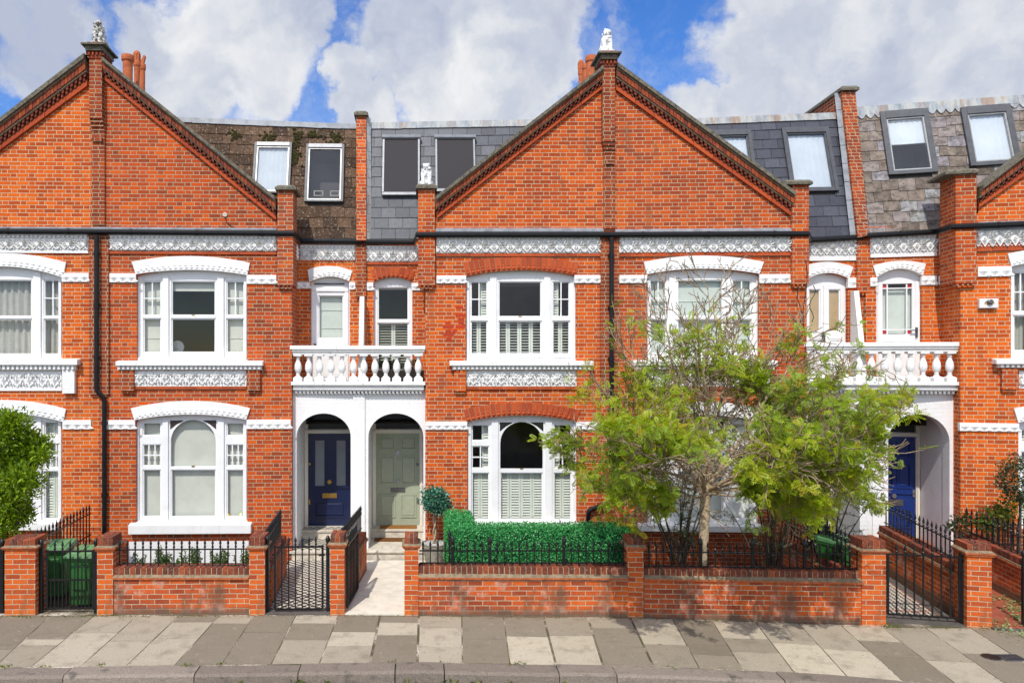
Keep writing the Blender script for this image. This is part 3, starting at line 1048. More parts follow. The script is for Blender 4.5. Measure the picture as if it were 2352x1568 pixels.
def frieze_motif(mb, cx, cz, w, h, y):
    A = lambda u, v: (cx + u * w, cz + v * h)
    mb.prism([A(-.34, -.04), A(-.28, -.04), A(0, -.36), A(.28, -.04), A(.34, -.04), A(0, -.46)], y - 0.040, y)
    mb.pyr(*A(0, -.08), w * .46, h * .50, y, 0.045)
    for k in range(6):
        mb.blade(*A(0, -.02), k / 6 * 6.283 + .5, w * .16, w * .10, y - 0.03, 0.035)
    for s in (-1, 1):
        for ang, ln, u, v, up in ((1.25, .44, .24, .0, .05), (.80, .40, .28, -.02, .055), (1.75, .34, .33, .08, .045), (.25, .30, .26, -.12, .05), (2.3, .26, .36, .14, .04), (1.0, .26, .40, .20, .05), (1.5, .30, .44, -.02, .06), (2.0, .24, .20, .22, .035)):
            x, z = A(s * u, v)
            t = ang if s > 0 else math.pi - ang
            mb.blade(x, z, t + random.uniform(-.12, .12), ln * h, w * .105, y - random.uniform(0, .012), up + random.uniform(0, .012))
        for u, v, r in ((.38, -.34, .055), (.24, -.40, .042), (.46, -.42, .04), (.33, -.22, .04)):
            mb.disc(*A(s * u, v), w * r, y - 0.045, y, 8)
        mb.blade(*A(s * .20, -.22), (-.6 if s > 0 else math.pi + .6), w * .22, w * .08, y, 0.045)
        mb.blade(*A(s * .42, -.20), (-1.3 if s > 0 else math.pi + 1.3), h * .26, w * .09, y, 0.045)
    mb.pyr(*A(0, .36), w * .22, h * .22, y, 0.02)


def frieze(house, fr, x0, ytop, x1, ybot, d=0.0, n=9, dent=0.2, strip=0.0, d_proj=0.0):
    """Moulded frieze: dentils above, row of leafy bosses under them, optional plain strip at the foot."""
    a, b_ = fr.q(x0, ytop, d), fr.q(x1, ybot, d)
    xa, zt, xb, zb = a[0], a[1], b_[0], b_[1]
    mb = MB()
    H_ = zt - zb
    y = d - 0.012
    mb.box(xa, xb, y, d + 0.06, zb, zt)
    if strip:
        mb.box(xa, xb, y - 0.02, d + 0.03, zb, zb + H_ * strip)
    z0 = zb + H_ * strip
    zd = zt - H_ * dent
    mb.box(xa, xb, y - 0.05, d + 0.02, zt - H_ * .055, zt + 0.004)
    nd = max(2, int((xb - xa) / 0.085))
    for k in range(nd):
        x = lerp(xa, xb, (k + .25) / nd)
        mb.box(x, x + (xb - xa) / nd * .5, y - 0.042, d + 0.01, zd + .006, zt - H_ * .055)
    w = (xb - xa) / n
    for k in range(n):
        frieze_motif(mb, xa + (k + .5) * w, (z0 + zd) / 2, w, zd - z0, y)
    return mb.build('frieze', 'white_stone', house)


def rosette_panel(house, fr, x0, ytop, x1, ybot, n=9, d=0.0):
    a, b_ = fr.q(x0, ytop, d), fr.q(x1, ybot, d)
    xa, zt, xb, zb = a[0], a[1], b_[0], b_[1]
    mb = MB()
    y = d - 0.010
    mb.box(xa, xb, y, d + 0.06, zb, zt)
    w, h = (xb - xa) / n, zt - zb
    cz = (zt + zb) / 2
    for k in range(n):
        c = xa + (k + .5) * w
        s = 1 if k % 2 else -1
        mb.prism([(c - .46 * w, cz), (c, cz - .42 * h), (c + .46 * w, cz), (c, cz + .42 * h)], y - 0.022, y)
        mb.pyr(c, cz, w * .62, h * .56, y - 0.022, 0.04)
        for j in range(5):
            mb.blade(c - s * .1 * w, cz + .18 * h, j / 5 * 6.283 + .3, w * .28, w * .17, y - 0.035, 0.04)
        for j in range(4):
            mb.blade(c + s * .1 * w, cz - .34 * h, .2 + j * .9, w * .30, w * .12, y, 0.035)
        for s2 in (-1, 1):
            mb.blade(c + s2 * .5 * w, cz + .02 * h, 1.2, h * .36, w * .14, y, 0.05)
            mb.blade(c + s2 * .5 * w, cz - .05 * h, -1.4, h * .36, w * .14, y, 0.05)
            mb.disc(c + s2 * .27 * w, cz + .2 * h, .02, y - 0.04, y, 6)
            mb.disc(c + s2 * .27 * w, cz - .2 * h, .02, y - 0.04, y, 6)
    return mb.build('relief_panel', 'white_stone', house)


def stone_sill(house, fr, x0, y0, x1, y1, dent=None, d=0.0, proj=0.16):
    a, b_ = fr.q(x0, y0, d - proj), fr.q(x1, y1, d - proj)
    mb = MB()
    mb.hexa([(a[0], d - proj, b_[1]), (b_[0], d - proj, b_[1]), (b_[0], d - proj, a[1]), (a[0], d - proj, a[1]),
             (a[0], d + .12, b_[1]), (b_[0], d + .12, b_[1]), (b_[0], d + .12, a[1] + .035), (a[0], d + .12, a[1] + .035)])
    if dent:
        e, f = fr.q(dent[0], dent[1], d - proj + .05), fr.q(dent[2], dent[3], d - proj + .05)
        mb.box(e[0], f[0], d - proj + .075, d + .05, f[1], b_[1] + .002)
        n = int((f[0] - e[0]) / 0.085)
        for k in range(n):
            x = lerp(e[0], f[0], (k + .25) / n)
            mb.box(x, x + .045, d - proj + .035, d + .02, f[1] + .012, b_[1])
    return mb.build('window_sill', 'white_weathered', house, bevel=0.006)


def brick_bracket(house, fr, x0, y0, x1, y1, mat='brick_pier', d=0.0):
    a, b_ = fr.q(x0, y0, d - .08), fr.q(x1, y1, d - .08)
    mb = MB()
    mb.box(a[0], b_[0], d - .085, d + .05, b_[1] + .05, a[1])
    mb.box(a[0] + .02, b_[0] - .02, d - .055, d + .05, b_[1], b_[1] + .05)
    return mb.build('sill_bracket', mat, house)


def brick_strip(house, fr, x0, y0, x1, y1, d=0.0):
    a, b_ = fr.q(x0, y0, d), fr.q(x1, y1, d)
    mb = MB()
    n = max(1, round((b_[0] - a[0]) / .235))
    mb.box(a[0], b_[0], d - .022, d + .03, b_[1], a[1], 1)
    for k in range(n):
        mb.box(lerp(a[0], b_[0], k / n) + .005, lerp(a[0], b_[0], (k + 1) / n) - .005, d - .032, d + .02, b_[1], a[1] - .004, 0)
    return mb.build('string_course', ['brick_rubbed', 'mortar'], house)


def gable_coping(house, fr, o0, o1, i0, i1, d=0.0):
    """o: outer edge, i: inner edge, from the apex pier down to the shoulder pier (pixels)."""
    O0, O1, I0, I1 = [fr.q(*p, d) for p in (o0, o1, i0, i1)]
    ln = math.hypot(O1[0] - O0[0], O1[1] - O0[1])
    pt = lambda s, r: l2(l2(O0, O1, s), l2(I0, I1, s), r)
    q = lambda s0, s1, r0, r1: (pt(s0, r0), pt(s1, r0), pt(s1, r1), pt(s0, r1))
    mb = MB()
    m = 6
    for k in range(m):
        mb.quadprism(*q(k / m + .001, (k + 1) / m - .001, 0, .17), d - .20, d + .32, 0, random.random())
    mb.quadprism(*q(0, 1, .17, .24), d - .15, d + .2, 2)
    n = int(ln / .083)
    for k in range(n):
        mb.quadprism(*q((k + .05) / n, (k + .93) / n, .24, .50), d - .135 - random.uniform(0, .012), d + .1, 1)
    mb.quadprism(*q(0, 1, .24, .50), d - .118, d + .1, 2)
    mb.quadprism(*q(0, 1, .50, .565), d - .105, d + .1, 3)
    mb.quadprism(*q(0, 1, .565, .80), d - .030, d + .1, 1, .1)
    n = int(ln / .105)
    for k in range(n):
        mb.quadprism(*q((k + .1) / n, (k + .58) / n, .565, .70), d - .10, d, 1, random.uniform(0, .5))
        mb.quadprism(*q((k + .35) / n, (k + .85) / n, .69, .80), d - .075, d, 1, random.uniform(0, .5))
    n = int(ln / .46)
    for k in range(n):
        mb.quadprism(*q((k + .01) / n, (k + .99) / n, .80, 1.0), d - .055, d + .06, 4)
    return mb.build('gable_coping', ['stone_old', 'brick_block', 'mortar_dark', 'mortar', 'brick_rubbed'], house)


def pier_cap(mb, x0, x1, y0, y1, z, mi=0):
    """Flat stone cap with a chamfered top."""
    mb.box(x0, x1, y0, y1, z, z + .05, mi)
    vs = [(x0, y0, z + .05), (x1, y0, z + .05), (x1, y1, z + .05), (x0, y1, z + .05)]
    e = .045
    vs += [(x0 + e, y0 + e, z + .10), (x1 - e, y0 + e, z + .10), (x1 - e, y1 - e, z + .10), (x0 + e, y1 - e, z + .10)]
    mb.add(vs, [(0, 1, 5, 4), (1, 2, 6, 5), (2, 3, 7, 6), (3, 0, 4, 7), (4, 5, 6, 7)], mi)


def shoulder_pier(house, fr, x0, x1, ytop, ybot, cap, mat='brick_red', d=0.0, depth=.45):
    """Pier at the foot of a gable: stone cap, shaft, toothed corbel at its foot. cap: (x0, y0, x1, y1) pixels."""
    a, b_ = fr.q(x0, ytop, d - .09), fr.q(x1, ybot, d - .09)
    mb = MB()
    mb.box(a[0], b_[0], d - .09, d + depth, b_[1], a[1])
    mb.box(a[0] + .03, b_[0] - .03, d - .055, d + .1, b_[1] - .07, b_[1])
    w = (b_[0] - a[0]) / 4
    for k in range(4):
        mb.box(a[0] + k * w + .02, a[0] + k * w + w * .62, d - .085, d + .05, b_[1] - .045, b_[1] + .002)
    o = mb.build('pier', mat, house)
    c, e = fr.q(cap[0], cap[1], d - .16), fr.q(cap[2], cap[3], d - .16)
    mb = MB()
    pier_cap(mb, c[0], e[0], d - .16, d + depth + .07, a[1] - .005)
    mb.build('cap_stone', 'stone_old', o, bevel=0.008)
    return o


def cols(fr, seq, d):
    return [fr.x(p, d) for p in seq]


def wavy(mb, x0, x1, z0, z1, y, amp=.025, n=60, k=9, mi=0):
    vs, fs = [], []
    ph = random.uniform(0, 6)
    for j, z in enumerate((z0, z1)):
        for i in range(n + 1):
            t = i / n
            s = math.sin(t * k * 6.283 + ph) + .5 * math.sin(t * k * 14.1 + 1.3 * j)
            vs.append((lerp(x0, x1, t), y + amp * s * (1.15 if j == 0 else .8), z))
    fs = [(i, i + 1, n + 2 + i, n + 1 + i) for i in range(n)]
    mb.add(vs, fs, mi)


def shutter_panel(mb, x0, x1, z0, z1, y, tilt=35, pitch=.052, st=.038):
    mb.box(x0, x0 + st, y - .014, y + .014, z0, z1)
    mb.box(x1 - st, x1, y - .014, y + .014, z0, z1)
    mb.box(x0 + st, x1 - st, y - .014, y + .014, z1 - .05, z1)
    mb.box(x0 + st, x1 - st, y - .014, y + .014, z0, z0 + .05)
    n = int((z1 - z0 - .1) / pitch)
    c, s = math.cos(R(tilt)) * .026, math.sin(R(tilt)) * .026
    for k in range(n):
        z = lerp(z0 + .05, z1 - .05, (k + .5) / n)
        mb.hexa([(x0 + st, y - c, z - s), (x1 - st, y - c, z - s), (x1 - st, y - c, z - s + .007), (x0 + st, y - c, z - s + .007),
                 (x0 + st, y + c, z + s), (x1 - st, y + c, z + s), (x1 - st, y + c, z + s + .007), (x0 + st, y + c, z + s + .007)])


class Win:
    """A painted timber window set back in its opening: frame with one hole per light, then whatever hangs behind the glass."""
    def __init__(s, house, fr, op, lights, d=0.0, name='window', mat='white_wood', set_back=0.10):
        s.house, s.fr, s.d, s.y = house, fr, d, d + set_back
        s.op = op            # (xl, yl, xr, yr, ycrown, ybot) pixels at the wall face
        xl, yl, xr, yr, yc, yb = op
        a, b_, c, e = fr.q(xl, yl, d), fr.q(xr, yr, d), fr.q((xl + xr) / 2, yc, d), fr.q(xl, yb, d)
        s.outline = arc(a[0], a[1], b_[0], b_[1], c[1]) + [(b_[0], e[1]), (a[0], e[1])]
        s.x0, s.x1, s.z0, s.z1 = a[0], b_[0], e[1], c[1]
        s.lights = []
        for L in lights:
            x0, y0, x1, y1 = L[:4]
            p, q = fr.q(x0, y0, s.y), fr.q(x1, y1, s.y)
            if len(L) > 4:       # arched head: y0 is the crown, L[4] the springing
                zs = fr.z(x0, L[4], s.y)
                lp = half_round(p[0], q[0], zs, p[1] - zs) + [(q[0], q[1]), (p[0], q[1])]
            else:
                lp = [(p[0], p[1]), (q[0], p[1]), (q[0], q[1]), (p[0], q[1])]
            s.lights.append(lp)
        o = s.outline
        cx_ = sum(p[0] for p in o) / len(o)
        grow = [(x + (.015 if x > cx_ else -.015), z + (.015 if z > s.z0 + .05 else -.01)) for x, z in o]
        mb = MB()
        mb.slab(grow, s.lights, s.y, s.y + .05, 0, 0.5, None, True)
        s.mb = mb
        s.name, s.mat = name, mat

    def bar(s, x0, y0, x1, y1, f=.03, b=.03):
        p, q = s.fr.q(x0, y0, s.y), s.fr.q(x1, y1, s.y)
        s.mb.box(p[0], q[0], s.y - f, s.y + b, q[1], p[1], 0, .5)

    def sash(s, i, w=.028, rec=.018):
        """Moulded rim inside a light."""
        lp = s.lights[i]
        cx_, cz_ = (min(p[0] for p in lp) + max(p[0] for p in lp)) / 2, (min(p[1] for p in lp) + max(p[1] for p in lp)) / 2
        inner = []
        for x, z in lp:
            inner.append((x - w * (1 if x > cx_ + .001 else -1 if x < cx_ - .001 else 0) * .8, z - w * (1 if z > cz_ else -1) * .8))
        s.mb.slab(lp, [inner], s.y + rec, s.y + .06, 0, .5)

    def finish(s):
        s.o = s.mb.build(s.name, s.mat, s.house)
        return s.o

    def glass(s, idx=None, mat='glass'):
        mb = MB()
        for i, lp in enumerate(s.lights):
            if idx is None or i in idx:
                mb.add([(x, s.y + .038, z) for x, z in lp], [list(range(len(lp)))])
        return mb.build('pane', mat, s.o)

    def bb(s, i):
        lp = s.lights[i]
        return min(p[0] for p in lp), max(p[0] for p in lp), min(p[1] for p in lp), max(p[1] for p in lp)

    def muntin(s, i, nx, nz, zf=1.0):
        """Glazing bars over the top part zf of light i."""
        x0, x1, z0, z1 = s.bb(i)
        z0 = z1 - (z1 - z0) * zf
        for k in range(1, nx):
            x = lerp(x0, x1, k / nx)
            s.mb.box(x - .011, x + .011, s.y + .012, s.y + .045, z0, z1, 0, .5)
        for k in range(1, nz):
            z = lerp(z0, z1, k / nz)
            s.mb.box(x0, x1, s.y + .014, s.y + .043, z - .011, z + .011, 0, .5)

    def blind(s, idx, mat, z0f=0.0, z1f=1.0, y=.11, name='blind', folds=0):
        mb = MB()
        for i in idx:
            x0, x1, z0, z1 = s.bb(i)
            a, b_ = lerp(z0, z1, z0f), lerp(z0, z1, z1f)
            mb.box(x0 - .06, x1 + .06, s.y + y, s.y + y + .008, a - (.05 if z0f == 0 else 0), b_ + .03)
            for k in range(folds):
                z = lerp(a, b_, (k + .6) / (folds + .4))
                mb.box(x0 - .06, x1 + .06, s.y + y - .012, s.y + y + .004, z - .008, z + .008)
        return mb.build(name, mat, s.o)

    def curtain(s, idx, mat='curtain', y=.16, k=7):
        mb = MB()
        for i in idx:
            x0, x1, z0, z1 = s.bb(i)
            wavy(mb, x0 - .05, x1 + .05, z0 - .08, z1 + .05, s.y + y, .028, int(30 * (x1 - x0) + 30), max(3, int((x1 - x0) * k * 1.3)))
        return mb.build('curtain', mat, s.o, smooth=True)

    def shutters(s, idx, npan, y=.12, tilt=35, mat='shutter'):
        for i in idx:
            x0, x1, z0, z1 = s.bb(i)
            n = npan[i] if isinstance(npan, dict) else npan
            for k in range(n):
                mb = MB()
                shutter_panel(mb, lerp(x0 - .03, x1 + .03, k / n) + .003, lerp(x0 - .03, x1 + .03, (k + 1) / n) - .003, z0 - .03, z1 + .02, s.y + y, tilt)
                mb.build('shutter', mat, s.o)


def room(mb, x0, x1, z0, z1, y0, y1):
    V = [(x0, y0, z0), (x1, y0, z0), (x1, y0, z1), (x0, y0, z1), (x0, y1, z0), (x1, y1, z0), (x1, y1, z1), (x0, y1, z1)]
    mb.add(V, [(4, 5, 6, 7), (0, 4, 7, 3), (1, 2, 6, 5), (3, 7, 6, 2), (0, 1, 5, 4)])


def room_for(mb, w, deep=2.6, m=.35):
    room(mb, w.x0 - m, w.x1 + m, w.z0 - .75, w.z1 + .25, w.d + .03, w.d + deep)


def gutter(house, fr, pts, r=.055):
    """pts: (px, py, d)"""
    P = []
    for px, py, d in pts:
        x, z = fr.q(px, py, d)
        P.append((x, d, z))
    mb = MB()
    mb.tube(P, r, 10)
    for a, b_ in zip(P, P[1:]):
        L = (Vector(b_) - Vector(a)).length
        for k in range(int(L / 1.1)):
            p = Vector(a).lerp(Vector(b_), (k + .5) / max(1, int(L / 1.1)))
            d_ = (Vector(b_) - Vector(a)).normalized() * .022
            mb.tube([p - d_, p + d_], r * 1.13, 10)
    return mb.build('gutter', 'black_paint', house, smooth=False)


def pipe(house, fr, pts, r=.043, name='downpipe'):
    P = []
    for px, py, d in pts:
        x, z = fr.q(px, py, d)
        P.append(Vector((x, d, z)))
    Q = [P[0]]
    for a, b_, c in zip(P, P[1:], P[2:]):
        for t in (.0, .5, 1.0):
            k0 = b_ + (a - b_).normalized() * min(.07, (a - b_).length * .4)
            k1 = b_ + (c - b_).normalized() * min(.07, (c - b_).length * .4)
            Q.append(k0.lerp(b_, t).lerp(b_.lerp(k1, t), t))
    Q.append(P[-1])
    mb = MB()
    mb.tube(Q, r, 12)
    for a, b_ in zip(P, P[1:]):
        L = (b_ - a).length
        if L > .5:
            n = max(1, int(L / .95))
            for k in range(n):
                p = a.lerp(b_, (k + .35) / n)
                d_ = (b_ - a).normalized() * .045
                mb.tube([p - d_, p + d_], r * 1.22, 12)
                mb.box(p.x - .06, p.x + .06, p.y + .0, p.y + .06, p.z - .012, p.z + .012)
    return mb.build(name, 'black_paint', house, smooth=False)


def flashing(house, fr, x0, y0, x1, y1, d=0.0):
    a, b_ = fr.q(x0, y0, d), fr.q(x1, y1, d)
    mb = MB()
    zb, zt = b_[1], a[1]
    n = max(1, int((b_[0] - a[0]) / 1.1))
    for k in range(n):
        xa, xb = lerp(a[0], b_[0], k / n), lerp(a[0], b_[0], (k + 1) / n)
        mb.hexa([(xa, d - .085, zb - .01), (xb, d - .085, zb - .01), (xb, d - .08, zb + .03), (xa, d - .08, zb + .03), (xa, d + .02, zb - .01), (xb, d + .02, zb - .01), (xb, d + .02, zt), (xa, d + .02, zt)])
    return mb.build('lead_flashing', 'lead', house)


class Patch:
    """Sloping roof face through four pixel corners: the foot at depth d0, the top at depth d1."""
    def __init__(s, fr, bl, br, tl, tr, d0, d1):
        f = lambda p, d: Vector((fr.q(p[0], p[1], d)[0], d, fr.q(p[0], p[1], d)[1]))
        s.fr = fr
        s.bl, s.br, s.tl, s.tr = f(bl, d0), f(br, d0), f(tl, d1), f(tr, d1)
        s.u = (s.br - s.bl).normalized()
        s.n = s.u.cross((s.tl + s.tr) / 2 - (s.bl + s.br) / 2).normalized()
        if s.n.y > 0:
            s.n = -s.n
        s.s = s.n.cross(s.u)
        if s.s.z < 0:
            s.s = -s.s
        s.c = (s.bl + s.br + s.tl + s.tr) / 4

    def P(s, u, v, h=0.0):
        return s.bl.lerp(s.br, u).lerp(s.tl.lerp(s.tr, u), v) + s.n * h

    def hit(s, px, py):
        fr = s.fr
        r = Vector(((px - CX) / F, 1.0))
        o = Vector((*fr.l(0, 0), CAM_H))
        d = Vector((r.dot(fr.ex), r.dot(fr.ey), -(py - CY) / F))
        t = (s.c - o).dot(s.n) / d.dot(s.n)
        return o + d * t


def slates(house, p, mat, rows, sw, ragged=0.0, cut=0.0, top=.96, wins=()):
    mb = MB()
    W = (p.br - p.bl).length
    H_ = ((p.tl + p.tr - p.bl - p.br) / 2).dot(p.s)
    rects = []
    for (x0, y0, x1, y1) in wins:
        A, B, C, D = p.hit(x0, y1), p.hit(x1, y1), p.hit(x1, y0), p.hit(x0, y0)
        c = (A + B + C + D) / 4
        hw, hh = ((B - A).length + (C - D).length) / 4, abs(((D + C) / 2 - (A + B) / 2).dot(p.s)) / 2
        m = .05
        vc = (c - p.bl).dot(p.s) / H_
        ed = lambda v: (p.bl.lerp(p.tl, v), p.br.lerp(p.tr, v))
        l_, r_ = ed(vc)
        uc = (c - l_).dot(p.u) / (r_ - l_).dot(p.u)
        ww = (r_ - l_).length
        rects.append((uc - (hw - m) / ww, uc + (hw - m) / ww, vc - (hh - m) / H_, vc + (hh - m) / H_))
    loops = [[(0, 0), (1, 0), (1, 1), (0, 1)]] + [[(a, c), (b_, c), (b_, d), (a, d)] for a, b_, c, d in rects]
    flat = [q for lp in loops for q in lp]
    mb.add([tuple(p.P(u, v, -.012)) for u, v in flat], tessellate_polygon([[Vector((u, v, 0)) for u, v in lp] for lp in loops]), 1)
    for i in range(rows):
        v0, v1 = i / rows * top, (i + 1.12) / rows * top
        n = max(1, round(W / sw))
        off = .5 if i % 2 else 0
        for k in range(-1, n + 1):
            a, b_ = (k + off) / n, (k + 1 + off) / n
            a, b_ = max(a, 0), min(b_, 1)
            if b_ - a < .12 / n:
                continue
            skip = False
            for ra, rb, rc, rd in rects:
                if v0 < rd and v1 > rc and a < rb and b_ > ra:
                    if a >= ra and b_ <= rb:
                        skip = (v0 + v1) / 2 > rc - .3 / rows and v0 < rd - .2 / rows
                    elif a < ra and b_ > ra:
                        b_ = ra
                    elif b_ > rb and a < rb:
                        a = rb
            if skip or b_ - a < .05 / n:
                continue
            g_ = .0035 / W
            j = random.uniform(-ragged, ragged)
            j2 = random.uniform(-ragged, ragged) * .5
            hh = .012 + random.uniform(0, .005)
            lo = v0 + (j) / rows
            pts = [(a + g_, lo), (b_ - g_, lo + j2 / rows), (b_ - g_, v1), (a + g_, v1)]
            if cut:
                c = cut * random.uniform(.4, 1.3)
                cu, cv = c / W, c / ((p.tl - p.bl).length)
                pts = [(a + g_ + cu, lo), (b_ - g_ - cu, lo + j2 / rows), (b_ - g_, lo + cv), (b_ - g_, v1), (a + g_, v1), (a + g_, lo + cv)]
            m = len(pts)
            hs = [hh if v < (lo + v1) / 2 else 0.0 for _, v in pts]
            vs = [tuple(p.P(u, v, h)) for (u, v), h in zip(pts, hs)] + [tuple(p.P(u, v, h - .012)) for (u, v), h in zip(pts, hs)]
            mb.add(vs, [list(range(m))] + [(q_, (q_ + 1) % m, m + (q_ + 1) % m, m + q_) for q_ in range(m)], 0)
    return mb.build('roof', [mat, 'slate_backing'], house)


def obox(mb, c, u, s, n, u0, u1, s0, s1, n0, n1, mi=0, rnd=.5):
    f = lambda a, b_, d: tuple(c + u * a + s * b_ + n * d)
    mb.hexa([f(u0, s0, n1), f(u1, s0, n1), f(u1, s1, n1), f(u0, s1, n1), f(u0, s0, n0), f(u1, s0, n0), f(u1, s1, n0), f(u0, s1, n0)], mi, rnd)


def roof_window(house, p, x0, y0, x1, y1, frame='silver_trim', hood='aluminium', behind=None, half=False, shade=False, label=None, fw=.075, up=.075):
    A, B, C, D = p.hit(x0, y1), p.hit(x1, y1), p.hit(x1, y0), p.hit(x0, y0)
    c = (A + B + C + D) / 4
    W = ((B - A).length + (C - D).length) / 2 / 2
    H = abs(((D + C) / 2 - (A + B) / 2).dot(p.s)) / 2
    u, s, n = p.u, p.s, p.n
    mb = MB()
    z = lambda *a: obox(mb, c, u, s, n, *a)
    z(-W, -W + fw, -H, H, -.02, up, 1)
    z(W - fw, W, -H, H, -.02, up, 1)
    z(-W + fw, W - fw, -H, -H + fw * .8, -.02, up * .9, 1)
    z(-W + fw, W - fw, H - fw * 1.7, H, -.02, up * 1.1, 2)
    e = fw + .028
    z(-W + fw, -W + e, -H + fw * .8, H - fw * 1.7, -.02, up * .75, 0)
    z(W - e, W - fw, -H + fw * .8, H - fw * 1.7, -.02, up * .75, 0)
    z(-W + e, W - e, -H + fw * .8, -H + fw * .8 + .03, -.02, up * .75, 0)
    z(-W + e, W - e, H - fw * 1.7 - .03, H - fw * 1.7, -.02, up * .75, 0)
    if shade:
        mb.tube([tuple(c + u * (-W - .02) + s * (H - .03) + n * .09), tuple(c + u * (W + .02) + s * (H - .03) + n * .09)], .052, 10, 2, .5)
        obox(mb, c, u, s, n, -W, W, -H - .06, -H - .0, .02, .09, 2)
        for sg in (-1, 1):
            obox(mb, c, u, s, n, sg * (W - .018) - .018, sg * (W - .018) + .018, -H, H - .05, .02, .10, 0)
    o = mb.build('roof_window', [frame, 'gunmetal', hood], house, label=label)
    i0, i1, j0, j1 = -W + e, W - e, -H + fw * .8 + .03, H - fw * 1.7 - .03
    f = lambda a, b_, d: tuple(c + u * a + s * b_ + n * d)
    mb = MB()
    mb.add([f(i0, j0, .030), f(i1, j0, .030), f(i1, j1, .030), f(i0, j1, .030)], [(0, 1, 2, 3)])
    mb.build('pane', 'glass_roof', o)
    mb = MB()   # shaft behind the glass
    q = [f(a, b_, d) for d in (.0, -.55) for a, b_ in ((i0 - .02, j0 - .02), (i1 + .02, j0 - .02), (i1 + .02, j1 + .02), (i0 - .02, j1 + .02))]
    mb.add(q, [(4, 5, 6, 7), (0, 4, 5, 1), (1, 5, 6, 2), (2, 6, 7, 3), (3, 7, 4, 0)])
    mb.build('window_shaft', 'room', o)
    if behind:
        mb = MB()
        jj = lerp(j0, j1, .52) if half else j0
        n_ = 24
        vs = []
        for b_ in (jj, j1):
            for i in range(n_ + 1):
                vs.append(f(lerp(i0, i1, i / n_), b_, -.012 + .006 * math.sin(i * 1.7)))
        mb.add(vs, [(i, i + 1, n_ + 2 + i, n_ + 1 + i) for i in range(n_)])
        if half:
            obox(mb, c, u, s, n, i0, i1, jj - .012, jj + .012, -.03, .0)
        mb.build('blind', behind, o, smooth=True)  # real blind, except the second house's: added sheet imitating reflected sky
    if shade:
        mb = MB()
        obox(mb, c, u, s, n, -W + .035, W - .035, -H + .0, H - .06, .078, .086)
        mb.build('awning', 'blind_mesh', o)
    return o, (c, u, s, n, W, H)


def cut_hole(p):
    pass


def ridge_cap(house, p, mat, h0=.93, lap=.05, scallop=False):
    mb = MB()
    n = 14
    for k in range(n):
        a, b_ = k / n, (k + 1) / n
        w = random.uniform(-.004, .004)
        P = [p.P(a, h0, .03), p.P(b_, h0 + w, .03), p.P(b_, 1.0, .035), p.P(a, 1.0, .035)]
        mb.add([tuple(x) for x in P] + [tuple(x - p.n * .03) for x in P], [(0, 1, 2, 3), (0, 4, 5, 1)])
        T = [P[3], P[2], P[2] + Vector((0, .5, .03)), P[3] + Vector((0, .5, .03))]
        mb.add([tuple(x) for x in T], [(0, 1, 2, 3)])
        if scallop:
            for j in range(2):
                s0, s1 = lerp(a, b_, j / 2), lerp(a, b_, (j + 1) / 2)
                L = [p.P(lerp(s0, s1, i / 6), h0 - .035 * math.sin(math.pi * i / 6), .032) for i in range(7)]
                mb.add([tuple(x) for x in L], [list(range(7))])
    return mb.build('ridge_lead', mat, house)


def flat_roof(house, p, back=4.5):
    mb = MB()
    a, b_ = p.tl, p.tr
    mb.hexa([(a.x, a.y + .02, a.z - .05), (b_.x, b_.y + .02, b_.z - .05), (b_.x, b_.y + .02, b_.z + .0), (a.x, a.y + .02, a.z + .0),
             (a.x, a.y + back, a.z - .05), (b_.x, b_.y + back, b_.z - .05), (b_.x, b_.y + back, b_.z), (a.x, a.y + back, a.z)])
    return mb.build('flat_roof', 'lead', house)


def panel_mould(mb, x0, x1, z0, z1, y, mi=0, w=.022, rise=.016):
    """Moulded rim with a slightly raised field."""
    mb.slab([(x0, z0), (x1, z0), (x1, z1), (x0, z1)], [[(x0 + w, z0 + w), (x1 - w, z0 + w), (x1 - w, z1 - w), (x0 + w, z1 - w)]], y - rise, y + .004, mi, .5)
    e = w + .022
    mb.add([(x0 + w, y + .003, z0 + w), (x1 - w, y + .003, z0 + w), (x1 - w, y + .003, z1 - w), (x0 + w, y + .003, z1 - w),
            (x0 + e, y - .010, z0 + e), (x1 - e, y - .010, z0 + e), (x1 - e, y - .010, z1 - e), (x0 + e, y - .010, z1 - e)],
           [(0, 1, 5, 4), (1, 2, 6, 5), (2, 3, 7, 6), (3, 0, 4, 7), (4, 5, 6, 7)], mi, .5)


